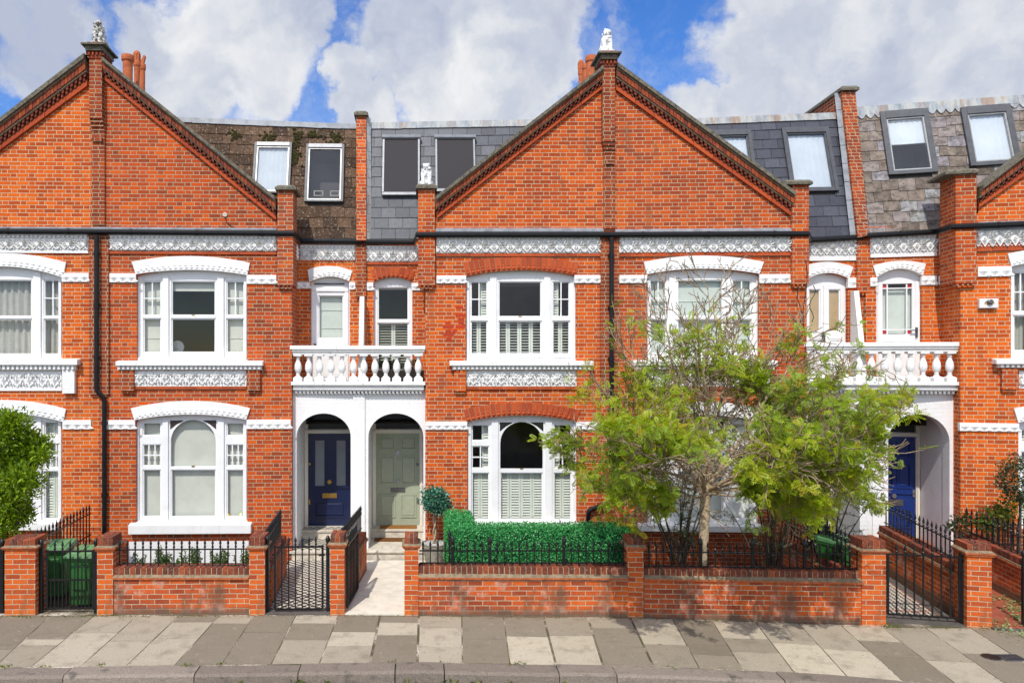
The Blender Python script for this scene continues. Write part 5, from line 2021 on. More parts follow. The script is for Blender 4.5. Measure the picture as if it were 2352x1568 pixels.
# ---- fourth house: white arches, half hidden by the tree
def build_h3():
    fr = F3
    h = house("brick terraced house with white arches and pale blinds behind the garden tree", fr, 1660)
    op = (1486, 631, 1743, 630, 617, 829)
    L, C, Rr = (1493, 1531), (1556, 1661), (1682, 1726)
    w1 = Win(h, fr, op, upper_lights(L, C, Rr, (727, 733), 643, 812))
    dress_upper(w1, L, C, Rr, (727, 733), 812, op)
    for k in (0, 4):
        w1.muntin(k, 2, 2)
    w1.finish()
    w1.glass()
    w1.blind(range(6), 'blind_sage', folds=1)
    op2 = (1486, 966, 1743, 966, 952, 1206)
    y = (966, 1004, 1022, 1074, 1082, 1192, 1016)
    w2 = Win(h, fr, op2, lower_lights(L, C, Rr, y))
    dress_lower(w2, L, C, Rr, op2, 1192)
    for k in (1, 6):
        w2.muntin(k, 3, 2)
    w2.finish()
    w2.glass()
    w2.blind(range(8), 'blind_white')
    spandrels(w2, C, y)
    # balcony door, two leaves backed with brown paper
    wd = Win(h, fr, (1849, 640, 1948, 640, 627, 890), [(1857.5, 664, 1884.5, 762), (1902.5, 664, 1930.5, 762), (1857.5, 778, 1884.5, 868), (1902.5, 778, 1930.5, 868)], d=.75, name='balcony_door')
    wd.sash(0)
    wd.sash(1)
    wd.bar(1891, 655, 1896, 888, .02, .02)
    wd.finish()
    wd.glass((0, 1))
    wd.blind((0, 1), 'paper_tan', y=.06, name='brown_paper', z1f=.93)
    mb = MB()
    for k in (2, 3):
        x0, x1, z0, z1 = wd.bb(k)
        mb.box(x0 - .01, x1 + .01, wd.y + .012, wd.y + .04, z0 - .01, z1 + .01)
        panel_mould(mb, x0 + .015, x1 - .015, z0 + .02, z1 - .02, wd.y + .012, 0, .014)
    mb.build('door_panel', 'white_wood', wd.o)
    mb = MB()
    x, z = fr.q(1892.5, 775, .8)
    mb.box(x - .02, x + .02, .80, .85, z - .12, z + .12)
    mb.box(x - .08, x + .01, .77, .79, z + .02, z + .04)
    mb.build('handle', 'gunmetal', wd.o)
    mb = MB()
    room_for(mb, w1)
    room_for(mb, w2)
    room_for(mb, wd, 2.0, .1)
    mb.build('room', 'room', h)
    facade(h, fr, [(1397, None), (1853, None), (1853, 500), (1815, 500), (1815, 482), (1415, 182), (1397, 182)], [w1, w2], 'brick_red', [(1853, 500, 1.6)])
    facade(h, fr, [(1848, 890), (1990, 890), (1990, 530), (1848, 530)], [wd], 'brick_bright', d=.75)
    white_arch(h, fr, ((1477.7, 602), (1615, 587.5), (1753, 602)), ((1485, 630), (1615, 617), (1743, 629)))
    white_arch(h, fr, ((1477.7, 939), (1615, 922), (1753, 939)), ((1485, 966), (1615, 952), (1743, 966)))
    white_arch(h, fr, ((1852, 609), (1903, 602), (1958, 613.5)), ((1852.5, 641), (1903, 627), (1948.5, 640)), d=.75, n=9)
    frieze(h, fr, 1422, 544, 1815, 580, n=10)
    frieze(h, fr, 1854, 548, 1967, 598.5, d=.75, n=4, strip=.22, dent=.2)
    diamond_band(h, fr, 1422, 632, 1486, 650)
    diamond_band(h, fr, 1743, 630, 1814, 650)
    diamond_band(h, fr, 1422, 967, 1486, 986)
    diamond_band(h, fr, 1743, 968, 1850, 987)
    diamond_band(h, fr, 1946, 638, 1969, 661, d=.75)
    brick_strip(h, fr, 1422, 580.5, 1815, 587)
    brick_strip(h, fr, 1486, 888, 1772, 894)
    stone_sill(h, fr, 1452, 829, 1787, 839, (1458, 839, 1781, 849))
    rosette_panel(h, fr, 1482, 851, 1772, 887, 10)
    brick_bracket(h, fr, 1455, 850, 1482, 903)
    brick_bracket(h, fr, 1773, 850, 1788, 903)
    stone_sill(h, fr, 1468, 1206, 1760, 1223)
    gable_coping(h, fr, (1413.7, 152), (1818, 446), (1413.7, 208.5), (1815, 497))
    gable_roof(h, fr, (1413.7, 166), (1820, 460))
    shoulder_pier(h, fr, 1819.5, 1858, 425, 652, (1802, 423, 1868, 427), 'brick_red')
    flashing(h, fr, 1412, 525, 1816, 533)
    gutter(h, fr, [(1402, 539, -.095), (1856, 537, -.095), (1862, 551, .655), (1985, 544, .655)])
    p = Patch(fr, (1400, 551), (1970, 543), (1400, 282), (1930, 260), .72, 1.5)
    slates(h, p, 'slate_blue', 12, .30, wins=((1637, 302, 1730, 425), (1803, 296, 1912, 442)))
    ridge_cap(h, p, 'lead_rusty', .945)
    flat_roof(h, p)
    roof_window(h, p, 1637, 302, 1730, 425, 'gunmetal', 'gunmetal', 'blind_white', label='roof window half hidden behind the gable coping')
    roof_window(h, p, 1803, 296, 1912, 442, 'gunmetal', 'gunmetal', 'blind_white')
    # party wall that steps up over the roofs
    mb = MB()
    f = lambda px, py, d: (fr.q(px, py, d)[0], d, fr.q(px, py, d)[1])
    A, B, C_, D = f(1971, 545, .56), f(1996, 541, .56), f(1964.6, 209, 1.42), f(1932.5, 209, 1.42)
    bk = lambda v, y_: (v[0], y_, v[2])
    mb.hexa([A, B, C_, D, bk(A, 5.5), bk(B, 5.5), bk(C_, 5.5), bk(D, 5.5)])
    o = mb.build('party_wall', 'brick_pier', h)
    mb = MB()
    pier_cap(mb, D[0] - .045, C_[0] + .045, 1.34, 5.55, D[2] - .01)
    mb.build('cap_stone', 'stone_old', o)
    mb = MB()
    for k in range(26):
        q0 = Vector(B).lerp(Vector(C_), k / 26 * .2) + Vector((.004, .0, 0))
        q1 = Vector(B).lerp(Vector(C_), (k + .97) / 26 * .2) + Vector((.004, .0, 0))
        mb.add([tuple(q0), tuple(q1), tuple(q1 + Vector((-.05, -.004, -.03))) if k % 5 else tuple(q1 + Vector((-.09, -.004, 0)))], [(0, 1, 2)])
    for k in range(8):
        q0 = Vector(A).lerp(Vector(D), k / 8) + Vector((-.10, .09, 0))
        q1 = Vector(A).lerp(Vector(D), (k + .97) / 8) + Vector((-.10, .09, 0))
        mb.add([tuple(q0), tuple(q1), tuple(q1 + Vector((.11, -.02, 0))), tuple(q0 + Vector((.11, -.02, 0)))], [(0, 1, 2, 3)])
    mb.build('lead_flashing', 'lead', o)
    a, b_ = fr.q(1969, 548, .68), fr.q(1997, 672, .68)
    mb = MB()
    mb.box(a[0], b_[0], .68, .8, b_[1], a[1] + .03)
    for k in range(3):
        mb.box(lerp(a[0], b_[0], k / 3) + .02, lerp(a[0], b_[0], k / 3) + .06, .69, .8, b_[1] - .05, b_[1] + .001)
    mb.build('pilaster', 'brick_red', h)
    return h


# ---- right-hand house
def build_h4():
    fr = F4
    h = house("orange brick terraced house with worn slates and a royal blue door at the right edge", fr, 2260)
    op = (2322, 612, 2580, 606, 595, 826)
    w1 = Win(h, fr, op, [(2328, 625, 2362, 716), (2328, 724, 2362, 806), (2395, 623, 2500, 716), (2395, 724, 2500, 806)])
    for k in range(4):
        w1.sash(k)
    w1.muntin(0, 2, 2)
    w1.bar(2369, 615, 2388, 820, .035, .02)
    w1.bar(2326, 717, 2364, 723, .014, .02)
    w1.finish()
    w1.glass()
    w1.curtain(range(4))
    op2 = (2339, 970, 2600, 966, 952, 1215)
    w2 = Win(h, fr, op2, [(2345, 985, 2385, 1016), (2345, 1036, 2385, 1090), (2345, 1100, 2385, 1204), (2410, 980, 2520, 1090), (2410, 1100, 2520, 1204)])
    for k in range(5):
        w2.sash(k)
    w2.finish()
    w2.glass()
    w2.shutters(range(5), 2, tilt=55)
    wd = Win(h, fr, (2013, 633, 2117, 629, 617, 890), [(2027, 652, 2095, 767), (2027, 785, 2056, 868), (2066, 785, 2095, 868)], d=.75, name='balcony_door')
    x0, x1, z0, z1 = wd.bb(0)
    for t in (.17, .83):
        x = lerp(x0, x1, t)
        wd.mb.box(x - .011, x + .011, wd.y + .012, wd.y + .045, z0, z1, 0, .5)
    for t in (.09, .91):
        z = lerp(z0, z1, t)
        wd.mb.box(x0, x1, wd.y + .014, wd.y + .043, z - .011, z + .011, 0, .5)
    wd.bar(2016, 646, 2022, 888, .02, .02)
    wd.bar(2101, 646, 2113, 888, .02, .02)
    wd.finish()
    wd.glass((0,))
    wd.blind((0,), 'blind_sage', z1f=.9)
    mb = MB()
    for a in (0, .83):
        for c in (0, .91):
            mb.box(lerp(x0, x1, a) + .012, lerp(x0, x1, a + .17) - .012, wd.y + .028, wd.y + .034, lerp(z0, z1, c) + .011, lerp(z0, z1, c + .09) - .011)
    mb.build('stained_corner', 'red_glass', wd.o)
    mb = MB()
    for k in (1, 2):
        a0, a1, c0, c1 = wd.bb(k)
        mb.box(a0 - .01, a1 + .01, wd.y + .012, wd.y + .04, c0 - .01, c1 + .01)
        panel_mould(mb, a0 + .015, a1 - .015, c0 + .02, c1 - .02, wd.y + .012, 0, .014)
    mb.build('door_panel', 'white_wood', wd.o)
    mb = MB()
    x, z = fr.q(2106, 763, .8)
    mb.box(x - .018, x + .018, .80, .85, z - .1, z + .1)
    mb.box(x - .11, x + .01, .775, .795, z + .03, z + .05)
    mb.build('handle', 'gunmetal', wd.o)
    mb = MB()
    room_for(mb, w1)
    room_for(mb, w2)
    room_for(mb, wd, 2.0, .1)
    mb.build('room', 'room', h)
    facade(h, fr, [(2206, None), (2640, None), (2640, 170), (2247, 470), (2247, 490), (2206, 490)], [w1, w2], 'brick_orange', [(2206, 490, 1.6)])
    facade(h, fr, [(1988, 890), (2196, 890), (2196, 520), (1988, 520)], [wd], 'brick_orange', d=.75)
    white_arch(h, fr, ((2312.5, 583), (2450, 566), (2590, 574)), ((2321.5, 612), (2450, 595), (2580, 604)))
    white_arch(h, fr, ((2327, 938), (2465, 922), (2610, 936)), ((2337, 970), (2465, 952), (2600, 966)))
    white_arch(h, fr, ((2004, 610.5), (2064, 599.5), (2125, 606)), ((2012.5, 637), (2064, 617), (2118, 633)), d=.75, n=10)
    frieze(h, fr, 2242, 519, 2600, 560, n=10)
    frieze(h, fr, 1998, 540, 2150, 588, d=.75, n=5, strip=.17, dent=.2)
    zt, zb = fr.z(2145, 532, .75), fr.z(2145, 586, .75)
    xs = fr.x(2206)
    mb = MB()
    mb.box(xs - .03, xs, .02, .75, zb, zt)
    for k in range(5):
        for j in range(3):
            zz, yy = lerp(zb, zt, .35 + .2 * j), .1 + k * .14
            mb.add([(xs - .03, yy - .06, zz), (xs - .03, yy, zz - .06), (xs - .03, yy + .06, zz), (xs - .03, yy, zz + .06), (xs - .06, yy, zz)], [(0, 1, 4), (1, 2, 4), (2, 3, 4), (3, 0, 4)])
    mb.build('frieze', 'white_stone', h)
    diamond_band(h, fr, 2244.5, 613, 2322, 634)
    diamond_band(h, fr, 2203, 970, 2339, 991)
    diamond_band(h, fr, 1998, 638, 2014, 657, d=.75)
    diamond_band(h, fr, 2115, 634, 2150, 654, d=.75)
    side_band(h, xs - .02, 0.05, .75, fr.z(2150, 654, .75), fr.z(2150, 634, .75))
    brick_strip(h, fr, 2242, 561, 2600, 568)
    stone_sill(h, fr, 2289, 826, 2600, 836, (2295, 836, 2600, 845))
    brick_bracket(h, fr, 2302, 846, 2338, 900, 'brick_red')
    rosette_panel(h, fr, 2340, 852, 2560, 893, 8)
    gable_coping(h, fr, (2640, 125), (2245, 430), (2640, 200), (2245, 478))
    gable_roof(h, fr, (2640, 150), (2245, 446), mat='slate_worn')
    shoulder_pier(h, fr, 2195, 2243, 401, 650, (2172, 399, 2250, 403), 'brick_red', depth=.5)
    flashing(h, fr, 2246, 506, 2640, 515)
    gutter(h, fr, [(1990, 541, .655), (2150, 532, .655), (2184, 521, -.095), (2640, 503, -.095)])
    p = Patch(fr, (1997, 538), (2560, 512), (1966, 248), (2560, 205), .72, 1.5)
    slates(h, p, 'slate_worn', 12, .29, .10, .014, wins=((2028, 256, 2141, 402), (2214, 246, 2330, 382)))
    ridge_cap(h, p, 'lead_rusty', .935, scallop=True)
    flat_roof(h, p)
    roof_window(h, p, 2028, 256, 2141, 402, 'silver_trim', 'gunmetal', 'blind_white', half=True, fw=.10)
    roof_window(h, p, 2214, 246, 2330, 382, 'silver_trim', 'gunmetal', 'blind_white', fw=.10, label='roof window with a full white blind behind the right gable')
    return h


def repairs():
    """A few bright red replacement bricks left of the middle house's window, and loose cables on the fourth house."""
    fr = F2
    mb = MB()
    for row, (y, xs) in enumerate(((702, ((1046, 1064),)), (720.5, ((1046, 1070),)), (729.5, ((1052, 1066),)), (738, ((1023, 1035), (1053, 1065))), (747, ((1017, 1042), (1046, 1068))), (756, ((1024, 1036), (1039, 1050))), (765, ((1018, 1042),)), (774, ((1025, 1037),)))):
        for x0, x1 in xs:
            a, b_ = fr.q(x0, y, 0), fr.q(x1, y + 6.6, 0)
            mb.box(a[0], b_[0], -.003, .02, b_[1], a[1])
    mb.build('replaced_brickwork', 'brick_scarlet', H2)
    fr = F3
    for (x0, y0, x1, y1, sag) in ((1851, 600, 1846, 830, 4), (1835, 655, 1838, 780, -5), (1868, 655, 1862, 740, 6)):
        P = []
        for k in range(9):
            t = k / 8
            x, z = fr.q(lerp(x0, x1, t) + sag * math.sin(t * 9), lerp(y0, y1, t), -.10)
            P.append((x, -.10, z))
        mb = MB()
        mb.tube(P, .007, 5)
        mb.build('cable', 'black_paint', H3)
    fr = F1
    P = [(fr.x(px, -.02), -.02, fr.z(px, py, -.02)) for px, py in ((517, 497), (520, 510), (530, 519), (548, 526))]
    mb = MB()
    mb.tube(P, .007, 5)
    mb.build('cable', 'black_paint', H1)
    mb = MB()
    x, z = fr.q(517, 493, 0)
    mb.disc(x, z, .045, -.025, .01, 12)
    mb.build('cable_cover', 'step_stone', H1)


build_h0()
H1, apexA = build_h1()
H2, apexB = build_h2()
H3 = build_h3()
H4 = build_h4()
repairs()


# ------------------------------------------------------------------ porches, front doors, balconies
def balustrade(fr, name, label, x0, x1, yr, d, n_px, yb, fascia, dent, base_px, deep, step=False):
    """Stone balcony: moulded rail, turned balusters, plinth slab, dentil cornice. Pixel rows: yr rail, yb plinth, fascia, dent."""
    c = fr.x((x0 + x1) / 2, d)
    zb = fr.z((x0 + x1) / 2, dent[1], d)
    t = thing(name, label, 'balcony', fr, (c, d, zb), "white stone balconies over paired porches")
    XA, XB_ = fr.x(x0, d), fr.x(x1, d)
    ym = (x0 + x1) / 2
    Z = lambda y: fr.z(ym, y, d)
    mb = MB()
    z0, z1 = Z(yr[1]), Z(yr[0])
    hh = z1 - z0
    mb.box(XA, XB_, d - .03, d + .24, z0 + hh * .55, z1)
    mb.box(XA + .02, XB_ - .02, d - .005, d + .21, z0 + hh * .30, z0 + hh * .55)
    mb.box(XA + .04, XB_ - .04, d + .02, d + .18, z0, z0 + hh * .30)
    mb.build('handrail', 'white_weathered', t, bevel=.008)
    mb = MB()
    mb.box(XA + .02, XB_ - .0, d - .02, d + deep, Z(yb[1]), Z(yb[0]))
    mb.box(XA + .05, XB_ - .03, d + .03, d + deep - .01, Z(fascia), Z(yb[1]))
    mb.build('balcony_floor', 'white_weathered', t, bevel=.006)
    mb = MB()
    za, zc = Z(fascia), Z(dent[1])
    mb.box(XA + .06, XB_ - .04, d + .06, d + .4, lerp(za, zc, .25), za - .001)
    nd = int((XB_ - XA) / .078)
    for k in range(nd):
        x = lerp(XA + .07, XB_ - .06, (k + .25) / nd)
        mb.box(x, x + .042, d + .075, d + .3, lerp(za, zc, .72), lerp(za, zc, .25) - .001)
        mb.box(x + .02, x + .055, d + .10, d + .3, zc, lerp(za, zc, .72) - .001)
    mb.build('dentil_cornice', 'white_stone', t)
    zt, zf = Z(yr[1]) + .001, Z(yb[0]) - .001
    h = zt - zf
    pr = [(.072, .165), (.062, .19), (.040, .235), (.034, .25), (.046, .268), (.046, .285), (.033, .30), (.046, .33), (.066, .40), (.077, .47), (.077, .53), (.068, .655), (.052, .71), (.036, .795), (.032, .815), (.050, .835), (.050, .855), (.034, .87), (.036, .885), (.056, .93), (.064, .94)]
    pr = [(r * .92, z * h) for r, z in pr]
    first = None
    for k, px in enumerate(n_px):
        xx = fr.x(px, d + .1)
        if first is None:
            mb = MB()
            mb.lathe(pr, xx, d + .1, zf, 20)
            mb.box(xx - .085, xx + .085, d + .015, d + .185, zf, zf + .135 * h)
            mb.add([(xx - .085, d + .015, zf + .135 * h), (xx + .085, d + .015, zf + .135 * h), (xx + .085, d + .185, zf + .135 * h), (xx - .085, d + .185, zf + .135 * h),
                    (xx - .06, d + .04, zf + .175 * h), (xx + .06, d + .04, zf + .175 * h), (xx + .06, d + .16, zf + .175 * h), (xx - .06, d + .16, zf + .175 * h)],
                   [(0, 1, 5, 4), (1, 2, 6, 5), (2, 3, 7, 6), (3, 0, 4, 7)])
            mb.box(xx - .078, xx + .078, d + .02, d + .18, zf + .94 * h, zt)
            first = mb.build('baluster', 'white_stone', t, smooth=False)
            for poly in first.data.polygons:
                poly.use_smooth = len(poly.vertices) == 4 and abs(poly.normal.z) < .93 and poly.index < 400
            fx = xx
        else:
            o = first.copy()
            COL.objects.link(o)
            o.parent = t
            o.location = (xx - fx, 0, 0)
    return t


def porch(h, fr, x0, x1, al, ar, ys, yc, ytop, d, back, foot):
    """White painted porch front with an arched opening and the lobby behind it."""
    mb = MB()
    A, B = fr.q(x0, ytop, d), fr.q(x1, ytop, d)
    a, b_ = fr.q(al, ys, d), fr.q(ar, ys, d)
    top = fr.z((al + ar) / 2, yc, d)
    arch = half_round(a[0], b_[0], a[1], top - a[1], 24)
    out = [(A[0], foot), (a[0], foot)] + arch + [(b_[0], foot), (B[0], foot), (B[0], A[1]), (A[0], A[1])]
    out = [p for i, p in enumerate(out) if i == 0 or (abs(p[0] - out[i - 1][0]) + abs(p[1] - out[i - 1][1])) > 1e-4]
    mb.slab(out, [], d, d + .26, 0, .5, None, True)
    zc = top + .06
    V = [(a[0] - .01, d + .26, foot), (b_[0] + .01, d + .26, foot), (b_[0] + .01, d + .26, zc), (a[0] - .01, d + .26, zc)]
    W = [(x, back + .01, z) for x, _, z in V]
    mb.add(V + W, [(0, 4, 7, 3), (1, 2, 6, 5), (3, 7, 6, 2)], 0, .5)
    o = mb.build('porch', 'white_brick', h)
    return o, a[0], b_[0], zc


def front_door(h, fr, x0, x1, z0, z1, zf, y, mat, style, frame='cream_wood', label=None):
    """x0..x1 lobby width; leaf z0..z1; fanlight up to zf."""
    mb = MB()
    fw = .075
    mb.slab([(x0, z0 - .02), (x1, z0 - .02), (x1, zf), (x0, zf)], [[(x0 + fw, z0), (x1 - fw, z0), (x1 - fw, z1), (x0 + fw, z1)], [(x0 + fw, z1 + .09), (x1 - fw, z1 + .09), (x1 - fw, zf - .03), (x0 + fw, zf - .03)]],
            y - .04, y + .06, 0, .5)
    mb.box(x0 + .02, x1 - .02, y - .075, y, z1 + .015, z1 + .075)
    mb.box(x0 + .015, x0 + fw - .02, y - .06, y, z0, z1)
    mb.box(x1 - fw + .02, x1 - .015, y - .06, y, z0, z1)
    o = mb.build('front_door', frame, h, label=label)
    mb = MB()
    mb.add([(x0, y + .03, z1), (x1, y + .03, z1), (x1, y + .03, zf + .1), (x0, y + .03, zf + .1)], [(0, 1, 2, 3)])
    mb.build('fanlight', 'dark_glass', o)
    L, Rr = x0 + fw + .004, x1 - fw - .004
    W, H = Rr - L, z1 - z0
    X = lambda t: L + W * t
    Z = lambda t: z0 + .012 + (H - .016) * t
    mb = MB()
    if style == 'six':
        mb.box(L, Rr, y, y + .045, z0 + .006, z1 - .004)
        for (c0, c1) in ((.07, .44), (.56, .93)):
            for (r0, r1) in ((.08, .335), (.44, .755), (.815, .965)):
                panel_mould(mb, X(c0), X(c1), Z(r0), Z(r1), y, 0, .03, .018)
        leaf = mb.build('door_leaf', mat, o)
        mb = MB()
        c = X(.5)
        mb.disc(c, Z(.785), .052, y - .03, y, 18)
        mb.disc(c, Z(.785), .03, y - .055, y - .03, 14)
        mb.build('knocker', 'chrome', o)
        mb = MB()
        mb.disc(c, Z(.475), .038, y - .06, y, 16)
        mb.build('knob', 'chrome', o)
        mb = MB()
        mb.box(X(.33), X(.67), y - .012, y, Z(.355), Z(.405))
        mb.box(X(.37), X(.63), y - .018, y - .012, Z(.366), Z(.394))
        mb.build('letterbox', 'pewter', o)
        mb = MB()
        mb.disc(X(.955), Z(.66), .034, y - .03, y, 12)
        mb.box(X(.94), X(.985), y - .03, y, Z(.24), Z(.295))
        mb.build('lock', 'pewter', o)
        mb = MB()
        mb.disc(c, Z(.72), .011, y - .008, y, 8)
        mb.build('spyhole', 'gunmetal', o)
    elif style == 'glazed':
        gl = [((.16, .38), (.43, .925)), ((.66, .88), (.43, .925))]
        holes = [[(X(a), Z(c)), (X(b_), Z(c)), (X(b_), Z(d_)), (X(a), Z(d_))] for (a, b_), (c, d_) in gl]
        mb.slab([(L, z0 + .006), (Rr, z0 + .006), (Rr, z1 - .004), (L, z1 - .004)], holes, y, y + .045, 0, .5)
        for (a, b_), (c, d_) in gl:
            mb.slab([(X(a - .06), Z(c - .02)), (X(b_ + .06), Z(c - .02)), (X(b_ + .06), Z(d_ + .02)), (X(a - .06), Z(d_ + .02))], [[(X(a), Z(c)), (X(b_), Z(c)), (X(b_), Z(d_)), (X(a), Z(d_))]], y - .018, y + .002, 0, .5)
        panel_mould(mb, X(.13), X(.87), Z(.085), Z(.265), y, 0, .035, .024)
        mb.box(X(.02), X(.98), y - .03, y, Z(.405), Z(.418))
        leaf = mb.build('door_leaf', mat, o)
        mb = MB()
        for (a, b_), (c, d_) in gl:
            mb.box(X(a), X(b_), y + .012, y + .02, Z(c), Z(d_))
        mb.build('door_glass', 'frosted', o)
        mb = MB()
        mb.box(X(.33), X(.67), y - .012, y, Z(.298), Z(.35))
        mb.box(X(.37), X(.63), y - .018, y - .012, Z(.31), Z(.338))
        mb.build('letterbox', 'brass', o)
        mb = MB()
        mb.disc(X(.5), Z(.475), .045, y - .05, y, 16)
        mb.build('knob', 'brass', o)
        mb = MB()
        mb.box(X(.012), X(.045), y - .03, y, Z(.23), Z(.285))
        mb.disc(X(.03), Z(.67), .026, y - .03, y, 10)
        mb.build('lock', 'brass', o)
    else:
        mb.box(L, Rr, y, y + .045, z0 + .006, z1 - .004)
        for (c0, c1) in ((.10, .46), (.54, .90)):
            panel_mould(mb, X(c0), X(c1), Z(.48), Z(.73), y, 0, .03, .02)
            panel_mould(mb, X(c0), X(c1), Z(.79), Z(.95), y, 0, .03, .02)
        panel_mould(mb, X(.10), X(.90), Z(.08), Z(.27), y, 0, .035, .024)
        mb.box(X(.02), X(.98), y - .03, y, Z(.425), Z(.44))
        leaf = mb.build('door_leaf', mat, o)
        mb = MB()
        mb.box(X(.30), X(.70), y - .012, y, Z(.305), Z(.37))
        mb.box(X(.36), X(.64), y - .018, y - .012, Z(.32), Z(.355))
        mb.build('letterbox', 'pewter', o)
        mb = MB()
        mb.disc(X(.45), Z(.405), .045, y - .05, y, 16)
        mb.build('knob', 'chrome', o)
        mb = MB()
        mb.box(X(.93), X(.985), y - .03, y, Z(.40), Z(.47))
        mb.build('lock', 'chrome', o)
    return o


DB = 1.40     # depth of the front doors behind the facade
balustrade(F2, 'balcony', "white balcony with twelve balusters above the navy and sage front doors", 666, 977, (793.5, 814), -.03,
           [684.5, 709, 734.2, 760.7, 785.8, 812, 836, 861.3, 886.3, 911.2, 936.8, 960.9], (876.5, 884.5), 895, (895, 906), 0, .80)
pA, xa0, xa1, zca = porch(H1, F1, 668, 827, 681, 805.5, 1003, 949, 893, .15, DB, -.15)
pB, xb0, xb1, zcb = porch(H2, F2, 826.5, 978, 846, 972.5, 1003, 949, 893, .15, DB, -.15)
mb = MB()
a, b_ = F2.q(811, 905, .12), F2.q(838, 1240, .12)
mb.box(a[0], b_[0], .115, .2, -.1, a[1])
mb.box(a[0] - .05, b_[0] + .08, .09, .2, -.1, .12)
mb.build('pilaster', 'white_brick', H2)
zd0, zd1 = F1.z(760, 1207, DB), F1.z(760, 994.5, DB)
front_door(H1, F1, xa0, xa1, zd0, zd1, zca + .02, DB, 'navy_paint', 'glazed', label='navy door with two tall frosted panes and brass letterbox')
ze0, ze1 = F2.z(915, 1205.5, DB), F2.z(915, 994, DB)
front_door(H2, F2, xb0, xb1, ze0, ze1, zcb + .02, DB, 'sage_paint', 'six', label='sage green six-panel door with a round chrome knocker')
# wedge partition on the first balcony
mb = MB()
xx = F2.x(829.5, .3)
mb.hexa([(xx - .045, .10, F2.z(829, 876, 0)), (xx + .045, .10, F2.z(829, 876, 0)), (xx + .045, .5, F2.z(829, 683, .7)), (xx - .045, .5, F2.z(829, 683, .7)),
         (xx - .045, .75, F2.z(829, 876, 0)), (xx + .045, .75, F2.z(829, 876, 0)), (xx + .045, .75, F2.z(829, 683, .7)), (xx - .045, .75, F2.z(829, 683, .7))])
tag(mb.build('balcony_partition', 'white_weathered', None, F2, (xx, .4, F2.z(829, 876, 0))), "thin white partition standing on the balcony between the two middle houses", 'partition', "balcony partitions")

FB = Frame(_p3.x, _p3.y, -0.13)
balustrade(FB, 'balcony', "white balcony behind the tree top, above the royal blue front door", 1845, 2208, (786, 808), -.06,
           [1861, 1887, 1914, 1944, 1972.5, 2001.5, 2032, 2062, 2090.5, 2120, 2151, 2181], (876.6, 884.4), 895, (895, 905), 0, .85)
pC, xc0, xc1, zcc = porch(H3, FB, 1846, 2003, 1852, 1975, 1006, 951, 893, .12, DB, -.2)
pD, xd0, xd1, zcd = porch(H4, F4, 2004, 2206, 2040, 2181, 1012, 951, 893, .26, DB + .1, -.2)
# the porch parts above were built in the bent frame: carry them over to their houses' axes
for o, fr in ((pC, F3),):
    root = o.parent
    off = OFF[root.name]
    for v in o.data.vertices:
        w = FB.w(v.co.x + off.x, v.co.y + off.y)
        x, y = fr.l(w.x, w.y)
        v.co.x, v.co.y = x - off.x, y - off.y


def rebase(o, fa, fb):
    root = o
    while root.parent is not None:
        root = root.parent
    off = OFF[root.name]
    for k in [o] + list(o.children_recursive):
        for v in k.data.vertices:
            w = fa.w(v.co.x + off.x, v.co.y + off.y)
            x, y = fb.l(w.x, w.y)
            v.co.x, v.co.y = x - off.x, y - off.y


DD = DB + .1
zg0, zg1 = F4.z(2076, 1232, DD), F4.z(2076, 1002, DD)
front_door(H4, F4, xd0 + .16, xd1, zg0, zg1, zcd + .02, DD, 'blue_paint', 'panel', label='royal blue panelled door with pewter letterbox')
mb = MB()
mb.box(xd0 - .02, xd0 + .16, DD - .1, DD + .06, -.1, zcd + .02)
mb.build('porch_side', 'white_brick', H4)
rebase(front_door(H3, FB, xc0, xc1, zg0 - .12, zg1 - .1, zcc + .02, DB, 'grey_door', 'panel', label='dark grey door half hidden behind the tree'), FB, F3)
mb = MB()
p0, p1 = F4.q(1981, 790, .1), F4.q(2012, 790, .1)
zf_, zt_ = F4.z(1990, 876, 0), F4.z(1990, 668, .6)
xq = p0[0] + .05
mb.hexa([(xq - .045, .08, zf_), (xq + .045, .08, zf_), (xq + .045, .55, zt_), (xq - .045, .55, zt_), (xq - .045, .75, zf_), (xq + .045, .75, zf_), (xq + .045, .75, zt_), (xq - .045, .75, zt_)])
tag(mb.build('balcony_partition', 'white_weathered', None, F4, (xq, .4, zf_)), "white wedge partition on the balcony beside the red-cornered glass door", 'partition', "balcony partitions")


